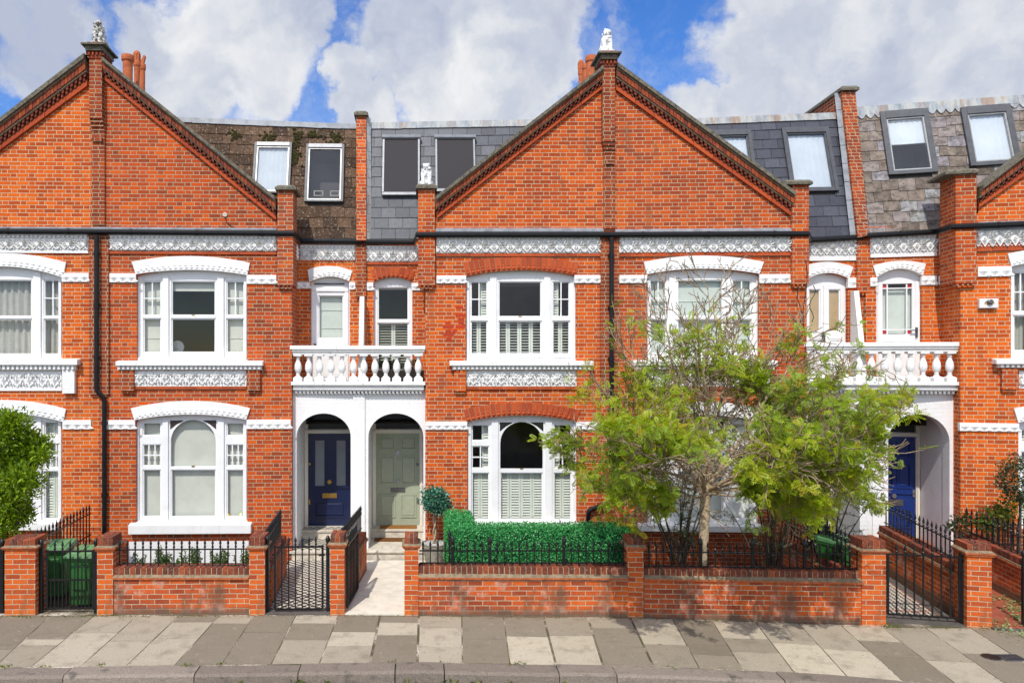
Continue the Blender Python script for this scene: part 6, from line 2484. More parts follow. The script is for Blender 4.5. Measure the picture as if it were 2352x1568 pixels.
# ------------------------------------------------------------------ front walls, piers, railings, gates
def garden_pier(fr, label, x0, x1, ysol, yt0, yt1, mat='brick_garden_pier', d=WALL - .02, dep=.36, group="brick gate piers"):
    a = fr.q(x0, ysol, d)
    x0, x1, z1 = a[0], fr.x(x1, d), a[1]
    zt0, zt1 = fr.z(0, yt0, d) if False else fr.q((0), yt0, d)[1], None
    m = (x0 + x1) / 2
    pm = lambda y: CAM_H - (y - CY) / F * Vector((0, (fr.w(m, d)).y, 0)).y
    zs, zt0, zt1 = pm(ysol), pm(yt0), pm(yt1)
    t = thing('gate_pier', label, 'pier', fr, (m, d + dep / 2, gz(fr.w(m, d).x)), group)
    mb = MB()
    mb.box(x0, x1, d, d + dep, -.3, zt1)
    mb.build('pier_shaft', mat, t)
    mb = MB()
    mb.box(x0 - .025, x1 + .025, d - .025, d + dep + .025, zt1, lerp(zt1, zt0, .4))
    mb.box(x0 - .04, x1 + .04, d - .04, d + dep + .04, lerp(zt1, zt0, .4) + .001, lerp(zt1, zt0, .75))
    vs = [(x0 - .04, d - .04, lerp(zt1, zt0, .75)), (x1 + .04, d - .04, lerp(zt1, zt0, .75)), (x1 + .04, d + dep + .04, lerp(zt1, zt0, .75)), (x0 - .04, d + dep + .04, lerp(zt1, zt0, .75)),
          (x0, d, zt0 + .01), (x1, d, zt0 + .01), (x1, d + dep, zt0 + .01), (x0, d + dep, zt0 + .01)]
    mb.add(vs, [(0, 1, 5, 4), (1, 2, 6, 5), (2, 3, 7, 6), (3, 0, 4, 7)], 1)
    mb.build('tile_course', ['tile_edge', 'mortar_dark'], t)
    mb = MB()
    n = max(3, round((x1 - x0) / .083))
    mb.box(x0 + .01, x1 - .01, d + .01, d + dep - .01, zt0, zs - .008, 1)
    for k in range(n):
        for (ya, yb) in ((d, d + dep * .49), (d + dep * .51, d + dep)):
            mb.box(lerp(x0, x1, k / n) + .004, lerp(x0, x1, (k + 1) / n) - .004, ya, yb, zt0 + .008, zs + random.uniform(-.006, .006), 0)
    mb.build('coping', ['brick_coping', 'mortar'], t, bevel=.005)
    return t


def garden_wall(fr, label, x0, x1, z_of, mat='brick_garden', d=WALL, th=.24):
    """z_of(px) -> (coping top, tile top, tile foot) as pixel rows at its two ends."""
    xa, xb = fr.x(x0, d), fr.x(x1, d)
    za = [fr.z(x0, y, d) for y in z_of[0]]
    zb = [fr.z(x1, y, d) for y in z_of[1]]
    m = (xa + xb) / 2
    t = thing('garden_wall', label, 'wall', fr, (m, d + th / 2, gz(fr.w(m, d).x)), "low brick front walls")
    mb = MB()
    mb.hexa([(xa, d, -.3), (xb, d, -.3), (xb, d, zb[2]), (xa, d, za[2]), (xa, d + th, -.3), (xb, d + th, -.3), (xb, d + th, zb[2]), (xa, d + th, za[2])])
    mb.build('brickwork', mat, t)
    mb = MB()
    n = max(1, int((xb - xa) / .3))
    for k in range(n):
        u0, u1 = lerp(xa, xb, k / n) + .002, lerp(xa, xb, (k + 1) / n) - .002
        f0, f1 = lerp(za[2], zb[2], k / n), lerp(za[2], zb[2], (k + 1) / n)
        j = random.uniform(-.004, .004)
        mb.hexa([(u0, d - .035 + j, f0), (u1, d - .035 + j, f1), (u1, d - .035 + j, f1 + .028), (u0, d - .035 + j, f0 + .028), (u0, d + th + .03, f0), (u1, d + th + .03, f1), (u1, d + th + .03, f1 + .028), (u0, d + th + .03, f0 + .028)], 0)
    m0, m1 = za[2] + .028, zb[2] + .028
    mb.add([(xa, d - .032, m0), (xb, d - .032, m1), (xb, d + .012, zb[1] + .012), (xa, d + .012, za[1] + .012)], [(0, 1, 2, 3)], 1)
    mb.build('tile_course', ['tile_edge', 'mortar_dark'], t)
    mb = MB()
    n = max(1, round((xb - xa) / .082))
    for k in range(n):
        u0, u1 = lerp(xa, xb, k / n) + .005, lerp(xa, xb, (k + 1) / n) - .005
        f, e = lerp(za[1], zb[1], (k + .5) / n), lerp(za[0], zb[0], (k + .5) / n) + random.uniform(-.005, .005)
        mb.box(u0, u1, d + .01 + random.uniform(-.004, .004), d + th - .01, f - .02, e, 0)
    mb.hexa([(xa, d + .017, za[1] - .02), (xb, d + .017, zb[1] - .02), (xb, d + .017, zb[0] - .012), (xa, d + .017, za[0] - .012), (xa, d + th - .017, za[1] - .02), (xb, d + th - .017, zb[1] - .02), (xb, d + th - .017, zb[0] - .012), (xa, d + th - .017, za[0] - .012)], 1)
    mb.build('coping', ['brick_coping', 'mortar'], t, bevel=.006)
    return t


def picket_mesh(mb, x, y, z0, z1, zc, r=.0085, tip=True):
    """Square bar to zc (top rail), collar, then a spear to z1."""
    mb.box(x - r, x + r, y - r, y + r, z0, zc + .02)
    if tip:
        mb.lathe([(.011, 0), (.019, .012), (.019, .026), (.010, .038), (.013, .05)], x, y, zc + .02, 8)
        h = z1 - zc - .07
        mb.lathe([(.010, 0), (.021, h * .22), (.0165, h * .45), (.0015, h)], x, y, zc + .07, 6)


def bar_between(mb, a, b_, r=.009, h=.006):
    a, b_ = Vector(a), Vector(b_)
    d = (b_ - a).normalized()
    s = Vector((-d.y, d.x, 0)).normalized() * r
    u = Vector((0, 0, h))
    mb.hexa([tuple(a - s - u), tuple(b_ - s - u), tuple(b_ - s + u), tuple(a - s + u), tuple(a + s - u), tuple(b_ + s - u), tuple(b_ + s + u), tuple(a + s + u)])


def railing(fr, label, P0, P1, zl, zu, zt, n, group, name='railing', posts=(), foot=.0, cat='railing', tall=None):
    """Pickets from P0 to P1 (x, y, dz); zl lower rail, zu upper rail, zt spear tips."""
    a, b_ = Vector((P0[0], P0[1], P0[2] if len(P0) > 2 else 0)), Vector((P1[0], P1[1], P1[2] if len(P1) > 2 else 0))
    c = (a + b_) / 2
    t = thing(name, label, cat, fr, (c.x, c.y, zl - foot), group)
    up = lambda p, z: p + Vector((0, 0, z))
    mb = MB()
    bar_between(mb, up(a, zu), up(b_, zu), .011, .009)
    mb.build('top_rail', 'iron', t)
    mb = MB()
    bar_between(mb, up(a, zl), up(b_, zl), .011, .009)
    mb.build('bottom_rail', 'iron', t)
    first = None
    for k in range(n):
        p = a.lerp(b_, (k + .5) / n)
        if k in posts:
            mb = MB()
            mb.box(p.x - .022, p.x + .022, p.y - .022, p.y + .022, zl - foot + p.z, zu + p.z + .06)
            mb.lathe([(.024, 0), (.036, .01), (.024, .03), (.030, .05), (.034, .09), (.026, .13), (.008, .165), (.002, .19)], p.x, p.y, zu + .06 + p.z, 10)
            mb.build('post', 'iron', t)
            continue
        if first is None:
            mb = MB()
            picket_mesh(mb, p.x, p.y, zl - foot + p.z, zt + p.z, zu + p.z)
            first = mb.build('picket', 'iron', t)
            fp = p
        else:
            o = first.copy()
            COL.objects.link(o)
            o.parent = t
            o.location = p - fp
    return t


def gate_post(fr, label, x, y, z1, z0=0.0, w=.05):
    t = thing('gate_post', label, 'post', fr, (x, y, z0), "black iron gate posts")
    mb = MB()
    h = w / 2
    mb.box(x - h, x + h, y - h, y + h, z0, z1 - .15)
    mb.build('shaft', 'iron', t, bevel=.004)
    mb = MB()
    mb.lathe([(h * .9, 0), (h * 1.35, .012), (h * .8, .028), (h * 1.0, .045), (h * 1.45, .075), (h * 1.4, .10), (h * .9, .135), (h * .2, .15)], x, y, z1 - .15, 14)
    mb.build('finial', 'iron', t, smooth=True)
    return t


def gate(fr, label, a, b_, zb, zm, zu, zt, n, extra=0, slope=0.0):
    """Iron gate from hinge a to latch b_ (x, y)."""
    A, B = Vector((a[0], a[1], 0)), Vector((b_[0], b_[1], 0))
    c = (A + B) / 2
    t = thing('gate', label, 'gate', fr, (c.x, c.y, zb - .02), "black iron garden gates")
    U = lambda p, z, k=0: p + Vector((0, 0, z + slope * k))
    for nm, z in (('top_rail', zu), ('middle_rail', zm), ('bottom_rail', zb)):
        if z is None:
            continue
        mb = MB()
        bar_between(mb, U(A, z), U(B, z, 1), .014, .012)
        mb.build(nm, 'iron', t)
    for k, p in ((0, A), (1, B)):
        mb = MB()
        mb.box(p.x - .016, p.x + .016, p.y - .016, p.y + .016, zb + slope * k, zu + .02 + slope * k)
        mb.build('stile', 'iron', t)
    for k in range(n):
        s = (k + 1) / (n + 1)
        p = A.lerp(B, s)
        mb = MB()
        picket_mesh(mb, p.x, p.y, zb + slope * s, zt + slope * s, zu + slope * s, .0095)
        mb.build('picket', 'iron', t)
    for k in range(extra):
        s = (k + .5) / extra
        p = A.lerp(B, s)
        mb = MB()
        mb.box(p.x - .008, p.x + .008, p.y - .008, p.y + .008, zb + slope * s, zm + slope * s)
        mb.build('dog_bar', 'iron', t)
    mb = MB()
    for z in (zu - .12, zb + .12):
        q = A + (A - B).normalized() * .045
        bar_between(mb, U(A, z), U(q, z), .012, .016)
    q = B + (B - A).normalized() * .03
    bar_between(mb, U(B - (B - A).normalized() * .06, zu - .13, 1), U(q, zu - .13, 1), .008, .012)
    mb.build('hinge', 'iron', t)
    return t


def side_wall(fr, label, P0, P1, z0, z1, mat='brick_garden', th=.2, foot=-.2):
    """Low wall running back from the street with a soldier coping."""
    a, b_ = Vector(P0), Vector(P1)
    d = (b_ - a).normalized()
    s = Vector((-d.y, d.x)) * (th / 2)
    c = (a + b_) / 2
    t = thing('side_wall', label, 'wall', fr, (c.x, c.y, 0), "low walls beside the front paths")

    def strip(mb, t0, t1, off, zA, zB, mi=0):
        p, q = a.lerp(b_, t0), a.lerp(b_, t1)
        o = s * (off / (th / 2))
        mb.hexa([(p.x - o.x, p.y - o.y, zA[0]), (q.x - o.x, q.y - o.y, zB[0]), (q.x - o.x, q.y - o.y, zB[1]), (p.x - o.x, p.y - o.y, zA[1]),
                 (p.x + o.x, p.y + o.y, zA[0]), (q.x + o.x, q.y + o.y, zB[0]), (q.x + o.x, q.y + o.y, zB[1]), (p.x + o.x, p.y + o.y, zA[1])], mi)
    mb = MB()
    strip(mb, 0, 1, th / 2, (foot, z0 - .16), (foot, z1 - .16))
    mb.build('brickwork', mat, t)
    mb = MB()
    strip(mb, 0, 1, th / 2 + .03, (z0 - .16, z0 - .135), (z1 - .16, z1 - .135))
    strip(mb, 0, 1, th / 2 + .018, (z0 - .135, z0 - .11), (z1 - .135, z1 - .11), 1)
    mb.build('tile_course', ['tile_edge', 'mortar_dark'], t)
    mb = MB()
    n = max(1, round((b_ - a).length / .082))
    for k in range(n):
        e = random.uniform(-.005, .005)
        zz = lerp(z0, z1, (k + .5) / n) + e
        strip(mb, (k + .06) / n, (k + .94) / n, th / 2 - .005, (zz - .11, zz), (zz - .11, zz))
    strip(mb, 0, 1, th / 2 - .012, (z0 - .11, z0 - .014), (z1 - .11, z1 - .014), 1)
    mb.build('coping', ['brick_coping', 'mortar'], t, bevel=.005)
    return t


D0 = WALL
zA = lambda fr, px, y: fr.z(px, y, D0 + .11)
FRG = "spear-tipped railings on the front walls"
SRG = "spear-tipped railings beside the paths"

garden_pier(F1, "orange brick gate pier left of the green bins", 10.7, 81, 1238, 1253.5, 1261.5)
garden_pier(F1, "brick gate pier right of the green bins", 222.8, 259.5, 1233, 1254, 1263.5)
garden_pier(F1, "brick gate pier left of the closed gate to the checked path", 572, 608, 1232, 1254, 1262)
garden_pier(F2, "narrow brick pier between the closed gate and the open gate", 758.5, 791, 1229, 1246.5, 1256)
garden_pier(F2, "slim brick pier right of the pale stone path", 929, 961, 1232, 1249.5, 1258.5)
garden_pier(F3, "brick pier at the right end of the hedge", 1442, 1478, 1236, 1252, 1263)
garden_pier(F3, "brick pier at the foot of the tree's wall, left of the black gate", 1980, 2035, 1240, 1261.5, 1269)
garden_pier(F4, "chalky brick pier at the right, hinged to the black gate", 2221, 2278, 1250, 1265.5, 1277)

garden_wall(F1, "low brick front wall under the row of box sprigs", 259.5, 572, ((1303, 1321, 1329), (1303, 1321, 1329)))
garden_wall(F2, "low brick front wall in front of the green hedge", 961, 1443, ((1301, 1318.5, 1328), (1303, 1321, 1330)))
garden_wall(F3, "low brick front wall dappled with the tree's shade", 1479, 1982, ((1304, 1322, 1331), (1312, 1330, 1340)))

y_ = D0 + .11
x0, x1 = F1.x(266, y_), F1.x(568, y_)
railing(F1, "black spear railing on the wall in front of the box sprigs", (x0, y_), (x1, y_), zA(F1, 420, 1299), zA(F1, 420, 1261), zA(F1, 420, 1237), 17, FRG, foot=.03)
x0, x1 = F2.x(963, y_), F2.x(1030, y_)
x1 = F2.x(1440, y_)
railing(F2, "long black spear railing in front of the hedge and the potted tree", (x0, y_), (x1, y_), zA(F2, 1200, 1292), zA(F2, 1200, 1264), zA(F2, 1200, 1240), 28, FRG, posts=(4, 9, 19), foot=.09)
x0, x1 = F3.x(1482, y_), F3.x(1978, y_)
railing(F3, "long black spear railing in front of the tree trunk", (x0, y_), (x1, y_), zA(F3, 1730, 1302), zA(F3, 1730, 1269), zA(F3, 1730, 1243), 29, FRG, posts=(7, 14, 21), foot=.05)

# gates
zf = lambda fr, px, y, d=D0 + .1: fr.z(px, y, d)
yg = D0 + .10
for fr, px, top, lb in ((F1, 94.7, 1237, "black gate post on the left of the bin gate"), (F1, 220.5, 1235, "black gate post between the bin gate and the next pier"), (F1, 5, 1236, "black gate post cut by the left edge of the picture"),
                        (F1, 614, 1229, "black gate post with a lock plate, left of the checked path"), (F2, 753, 1229, "black gate post right of the checked path"),
                        (F4, 2209, 1262, "black hinge post at the chalky right-hand pier"), (F4, 2352, 1262, "thick black post cut by the right edge of the picture")):
    x = fr.x(px, yg)
    gate_post(fr, lb, x, yg, zf(fr, px, top), gz(fr.w(x, yg).x) - .02, .052)
gate(F1, "black iron gate with dog bars in front of two green bins", (F1.x(108.5, yg), yg), (F1.x(214, yg), yg), zf(F1, 160, 1395), zf(F1, 160, 1331), zf(F1, 160, 1265), zf(F1, 160, 1239), 5, 6)
gate(F1, "closed black iron gate across the checked tile path", (F1.x(632, yg), yg), (F1.x(741, yg), yg), zf(F1, 690, 1398), None, zf(F1, 690, 1255), zf(F1, 690, 1231), 6)
xh = F2.x(797.5, yg)
pe = F2.floor(822, 1353, .06)
gate(F2, "black iron gate swung open beside the pale stone path", (xh, yg), (pe[0], pe[1]), .09, None, zf(F2, 798, 1253), zf(F2, 798, 1229), 6)
gate(F4, "black iron gate on the right in front of the blue door's tiled path", (F4.x(2204, yg), yg), (F4.x(2039, yg), yg), zf(F4, 2120, 1414), None, zf(F4, 2120, 1275), zf(F4, 2120, 1249), 7)

# walls and railings that run back to the houses
pf, pb = F1.l(-2.44, 11.4), F1.l(-2.52, 13.15)
side_wall(F1, "low side wall left of the checked tile path", pf, pb, .74, .74)
railing(F1, "black side railing left of the checked tile path", pf, pb, .80, 1.06, 1.24, 15, SRG, foot=.05)
pf, pb = F2.l(-1.27, 11.4), F2.l(-1.09, 13.45)
side_wall(F2, "low side wall between the checked path and the pale stone path", pf, pb, .74, .74)
railing(F2, "black side railing between the checked path and the pale stone path", pf, pb, .80, 1.06, 1.24, 17, SRG, foot=.05)
pf, pb = F2.l(.45, 11.25), F2.l(.58, 13.0)
railing(F2, "black side railing between the potted tree and the hedge", pf, pb, .55, 1.06, 1.24, 14, SRG, foot=.5)
pf, pb = F1.l(-6.10, 11.25), F1.l(-6.22, 13.7)
railing(F1, "black side railing behind the green bins", pf, pb, .62, 1.02, 1.22, 18, SRG, foot=.6)
nf, nb = F3.l(*(lambda p: (p[0], p[1]))(F3.w(F3.x(1968, D0 + .3), D0 + .3))), None
nf = (F3.x(1966, D0 + .35), D0 + .35)
nb = F3.q(1800, 1230, -.35)
nb = (nb[0], -.35)
side_wall(F3, "low side wall beside the bin behind the tree", nf, nb, .60, .60)
railing(F3, "black side railing behind the tree, beside the bin", nf, nb, .70, 1.02, 1.20, 20, SRG, foot=.1, posts=(9,))
p0 = F4.floor(2212, 1316, .72)
p1 = F4.floor(2024, 1236, .72)
p0 = F4.l(8.34, 10.85)
p1 = F4.l(8.80, 13.75)
side_wall(F4, "low side wall right of the blue door's tiled path", p0, p1, .70, .78)
railing(F4, "black side railing right of the blue door's tiled path", (*p0, -.04), (*p1, .04), .80, 1.06, 1.24, 22, SRG, foot=.05)
q0, q1 = F4.l(9.62, 10.6), F4.l(10.2, 13.6)
side_wall(F4, "low side wall at the right edge beside the red tiled floor", q0, q1, .66, .72)
railing(F4, "black side railing at the right edge above the red tiled floor", q0, q1, .74, 1.0, 1.18, 18, SRG, foot=.05)
q2 = (F4.x(2225, -.55), -.55)
q3 = (F4.x(2420, -.55), -.55)
railing(F4, "black railing across the right garden in front of the potted plants", q2, q3, .62, .98, 1.12, 16, SRG, foot=.62)


# paths and steps
def sheet(mb, pts, z, mi=0, th=.03):
    n = len(pts)
    mb.add([(x, y, z) for x, y in pts] + [(x, y, z - th) for x, y in pts], [list(range(n))] + [(i, (i + 1) % n, n + (i + 1) % n, n + i) for i in range(n)], mi)


def path(fr, pts, z, mat, name='path', base=None):
    mb = MB()
    sheet(mb, pts, z)
    return tag(mb.build(name, mat, None, fr, base or (pts[0][0], pts[0][1], 0)), kind='structure')


wl = lambda fr, px: (fr.x(px, D0 + .02), D0 + .02)
l1, r1 = wl(F1, 606), wl(F1, 760)
path(F1, [(l1[0], D0 + .25), (r1[0], D0 + .25), F1.l(-1.18, 14.3), F1.l(-2.55, 14.3)], .024, 'tile_check')
path(F1, [(l1[0], D0 - .005), (r1[0], D0 - .005), (r1[0], D0 + .26), (l1[0], D0 + .26)], .034, 'threshold', 'threshold')
l2_, r2 = wl(F2, 789), wl(F2, 931)
path(F2, [(l2_[0], D0 + .0), (r2[0], D0 + .0), (r2[0], D0 + .34), F2.l(.44, 11.46), F2.l(.56, 14.1), F2.l(-1.12, 14.1)], .026, 'path_stone')


def steps(h, fr, x0, x1, d0, d1, d2, z1, z2, mats, fa=None):
    mb = MB()
    mb.box(x0, x1, d0 + .02, d1 + .02, -.1, z1 - .04, 0)
    mb.box(x0 - .02, x1 + .02, d0 - .015, d1 + .02, z1 - .04, z1, 0)
    mb.box(x0, x1, d1 + .02, d2, -.1, z2 - .035, 0)
    mb.box(x0, x1, d1 - .005, d2, z2 - .035, z2, 0)
    if len(mats) > 1:
        mb.box(x0 + .06, x1 - .06, d0 + .10, d1 - .02, z1, z1 + .004, 1)
        mb.box(x0 + .06, x1 - .06, d1 + .10, d2 - .0, z2, z2 + .004, 1)
    o = mb.build('doorstep', mats, h, bevel=.006)
    if fa:
        rebase(o, fa, fr)
    return o


steps(H1, F1, xa0 - .12, xa1 + .10, -.02, 1.0, DB - .03, .195, zd0 - .012, ['step_stone', 'tile_check'])
steps(H2, F2, xb0 - .13, xb1 + .10, -.02, 1.0, DB - .03, .195, ze0 - .006, ['step_stone'])
steps(H4, F4, xd0 - .1, xd1 + .1, -.35, .7, DD - .03, .13, zg0 - .01, ['threshold', 'red_tile'])

# tiled path of the right-hand house
a0, a1 = F4.l(7.02, 10.92), F4.l(8.25, 10.80)
b0, b1 = F4.l(7.55, 13.75), F4.l(8.72, 13.55)
a0, a1 = (F4.x(2030, D0 + .0), D0 - .01), (F4.x(2214, D0 + .0), D0 - .01)
b0, b1 = (a0[0] + .05, -.36), (a1[0] - .02, -.36)
mb = MB()
zt = -.072
sheet(mb, [a0, a1, b1, b0], zt, 0)
sub = lambda u, v: l2(l2(a0, a1, u), l2(b0, b1, u), v)
sheet(mb, [sub(.0, .11), sub(.86, .11), sub(.86, 1), sub(.0, 1)], zt + .004, 2, .002)
sheet(mb, [sub(.0, .13), sub(.84, .13), sub(.84, 1), sub(.0, 1)], zt + .008, 1, .002)
sheet(mb, [sub(.0, .185), sub(.76, .185), sub(.76, .20), sub(.0, .20)], zt + .011, 2, .002)
sheet(mb, [sub(.745, .20), sub(.76, .20), sub(.76, 1), sub(.745, 1)], zt + .011, 2, .002)
tag(mb.build('path', ['threshold', 'tile_check_small', 'red_tile'], None, F4, (a0[0], a0[1], 0)), kind='structure')
c0, c1 = (F4.x(2274, D0), D0 - .01), (F4.x(2440, D0), D0 - .01)
path(F4, [c0, c1, (c1[0] + .2, -.3), (c0[0], -.3)], -.055, 'red_tile', 'patio')
path(F4, [(c0[0], D0 - .10), (c1[0], D0 - .10), c1, c0], -.058, 'threshold', 'threshold')


# ------------------------------------------------------------------ bins, mats, pots and small things
def wheelie_bin(fr, label, x, y, z, rot=0.0, w=.40, dp=.50, h=.80):
    t = thing('wheelie_bin', label, 'bin', fr, (x, y, z), "green wheeled bins")
    t.rotation_euler.z += rot
    P = lambda a, b_, c: (x + a, y + b_, z + c)
    mb = MB()
    k = .80
    mb.hexa([P(-w / 2 * k, -dp / 2 * k, .05), P(w / 2 * k, -dp / 2 * k, .05), P(w / 2, -dp / 2, h), P(-w / 2, -dp / 2, h), P(-w / 2 * k, dp / 2 * k, .05), P(w / 2 * k, dp / 2 * k, .05), P(w / 2, dp / 2, h), P(-w / 2, dp / 2, h)])
    mb.box(x - w / 2 - .018, x + w / 2 + .018, y - dp / 2 - .018, y + dp / 2 + .018, z + h - .055, z + h - .003)
    mb.box(x - w * .30, x + w * .30, y - dp / 2 - .006, y - dp / 2 + .05, z + h * .38, z + h * .86)
    mb.build('bin_body', 'bin_green', t, bevel=.018)
    mb = MB()
    e = .03
    mb.hexa([P(-w / 2 - e, -dp / 2 - e - .02, h), P(w / 2 + e, -dp / 2 - e - .02, h), P(w / 2 + e, -dp / 2 - e - .02, h + .035), P(-w / 2 - e, -dp / 2 - e - .02, h + .035),
             P(-w / 2 - e, dp / 2 + e, h), P(w / 2 + e, dp / 2 + e, h), P(w / 2 + e, dp / 2 + e, h + .085), P(-w / 2 - e, dp / 2 + e, h + .085)])
    for s in (-.28, .28):
        mb.hexa([P(w * s - .06, -dp / 2 + .06, h + .045), P(w * s + .06, -dp / 2 + .06, h + .045), P(w * s + .06, -dp / 2 + .07, h + .062), P(w * s - .06, -dp / 2 + .07, h + .062),
                 P(w * s - .06, dp / 2 - .06, h + .078), P(w * s + .06, dp / 2 - .06, h + .078), P(w * s + .06, dp / 2 - .07, h + .092), P(w * s - .06, dp / 2 - .07, h + .092)])
    mb.build('lid', 'bin_lid', t, bevel=.012)
    mb = MB()
    mb.tube([P(-w / 2 + .02, dp / 2 + .06, h - .03), P(w / 2 - .02, dp / 2 + .06, h - .03)], .016, 8)
    mb.build('handle', 'bin_green', t)
    for s in (-1, 1):
        mb = MB()
        mb.tube([P(s * (w / 2 * k + .005), dp / 2 * k, .10), P(s * (w / 2 * k + .05), dp / 2 * k, .10)], .10, 16)
        mb.build('wheel', 'rubber', t)
    return t


for lb, px, y, rot in (("dark green wheeled bin standing on the left behind the bin gate", 131, 11.95, .12), ("green wheeled bin on the right behind the bin gate, its side in sun", 199, 11.55, -.06)):
    X = (px - CX) / F * y
    wheelie_bin(F1, lb, *F1.l(X, y), .02, rot)
Xb = (1925 - CX) / F * 12.1
wheelie_bin(F3, "green wheeled bin behind the railing, right of the tree", *F3.l(Xb, 12.1), -.04, .5, .44, .5, .92)

mb = MB()
x0, x1 = F2.x(872.5, 1.22), F2.x(957.5, 1.22)
mb.box(x0, x1, 1.08, 1.34, ze0 - .004, ze0 + .016)
tag(mb.build('doormat', 'coir', None, F2, ((x0 + x1) / 2, 1.2, ze0 - .004), bevel=.004), "light tan doormat against the sage green door", 'doormat', "coir doormats")
mb = MB()
x0, x1 = F2.x(860, .86), F2.x(935, .86)
mb.box(x0, x1, .70, .985, .197, .214)
tag(mb.build('doormat', 'coir_dark', None, F2, ((x0 + x1) / 2, .85, .197), bevel=.004), "dark brown doormat on the lower step under the sage green door", 'doormat', "coir doormats")


def alarm_box():
    fr = F4
    a, b_ = fr.q(2250, 686, -.08), fr.q(2293.5, 707, -.08)
    t = thing('alarm_box', "white alarm box with a grey lamp on the right house", 'alarm box', fr, ((a[0] + b_[0]) / 2, 0, b_[1]))
    mb = MB()
    mb.box(a[0], b_[0], -.08, -.002, b_[1], a[1])
    mb.build('casing', 'plastic_white', t, bevel=.01)
    mb = MB()
    c, z = lerp(a[0], b_[0], .53), lerp(b_[1], a[1], .64)
    mb.lathe([(.05, 0), (.05, .035), (.03, .05)], 0, 0, 0, 16)
    vs = [(c + v[0], -.08 - v[2], z + v[1]) for v in mb.v]
    mb.v = vs
    mb.build('strobe_lamp', 'pewter', t)
    mb = MB()
    W, Hh = b_[0] - a[0], a[1] - b_[1]
    q = lambda u, v: (lerp(a[0], b_[0], u), lerp(b_[1], a[1], v))
    mb.prism([q(.25, .58), q(.42, .78), q(.66, .78), q(.80, .55), q(.72, .54), q(.62, .68), q(.44, .68), q(.34, .54)], -.083, -.08, 0)
    mb.prism([q(.25, .42), q(.50, .32), q(.80, .48), q(.76, .58), q(.52, .44), q(.27, .52)], -.084, -.08, 1)
    mb.build('emblem', ['gunmetal', 'sticker_yellow'], t)


alarm_box()


def covers():
    for lb, px, py, r in (("round grated water cover set in the pavement at the right", 2277, 1501, .12),):
        x, y = FW.floor(px, py, -.05)
        t = thing('stopcock_cover', lb, 'cover', FW, (x, y, gz(x)))
        mb = MB()
        mb.lathe([(r, 0), (r, .006), (r * .93, .008)], x, y, gz(x) - .002, 20)
        mb.build('rim', 'pewter', t)
        mb = MB()
        for k in range(7):
            u = lerp(-r * .8, r * .8, k / 6)
            v = math.sqrt(max(0, (r * .88) ** 2 - u * u))
            mb.box(x + u - .008, x + u + .008, y - v, y + v, gz(x) + .006, gz(x) + .011)
        mb.build('grating', 'iron', t)
    x, y = FW.floor(2322, 1503, -.05)
    t = thing('inspection_cover', "square dark metal cover in the pavement beside the round one", 'cover', FW, (x, y, gz(x)))
    mb = MB()
    mb.box(x - .15, x + .15, y - .11, y + .11, gz(x) - .01, gz(x) + .006)
    mb.build('plate', 'gunmetal', t)
    mb = MB()
    for k in range(6):
        for j in range(4):
            mb.box(x - .12 + k * .045, x - .095 + k * .045, y - .085 + j * .045, y - .06 + j * .045, gz(x) + .006, gz(x) + .009)
    mb.build('tread', 'iron', t)


covers()


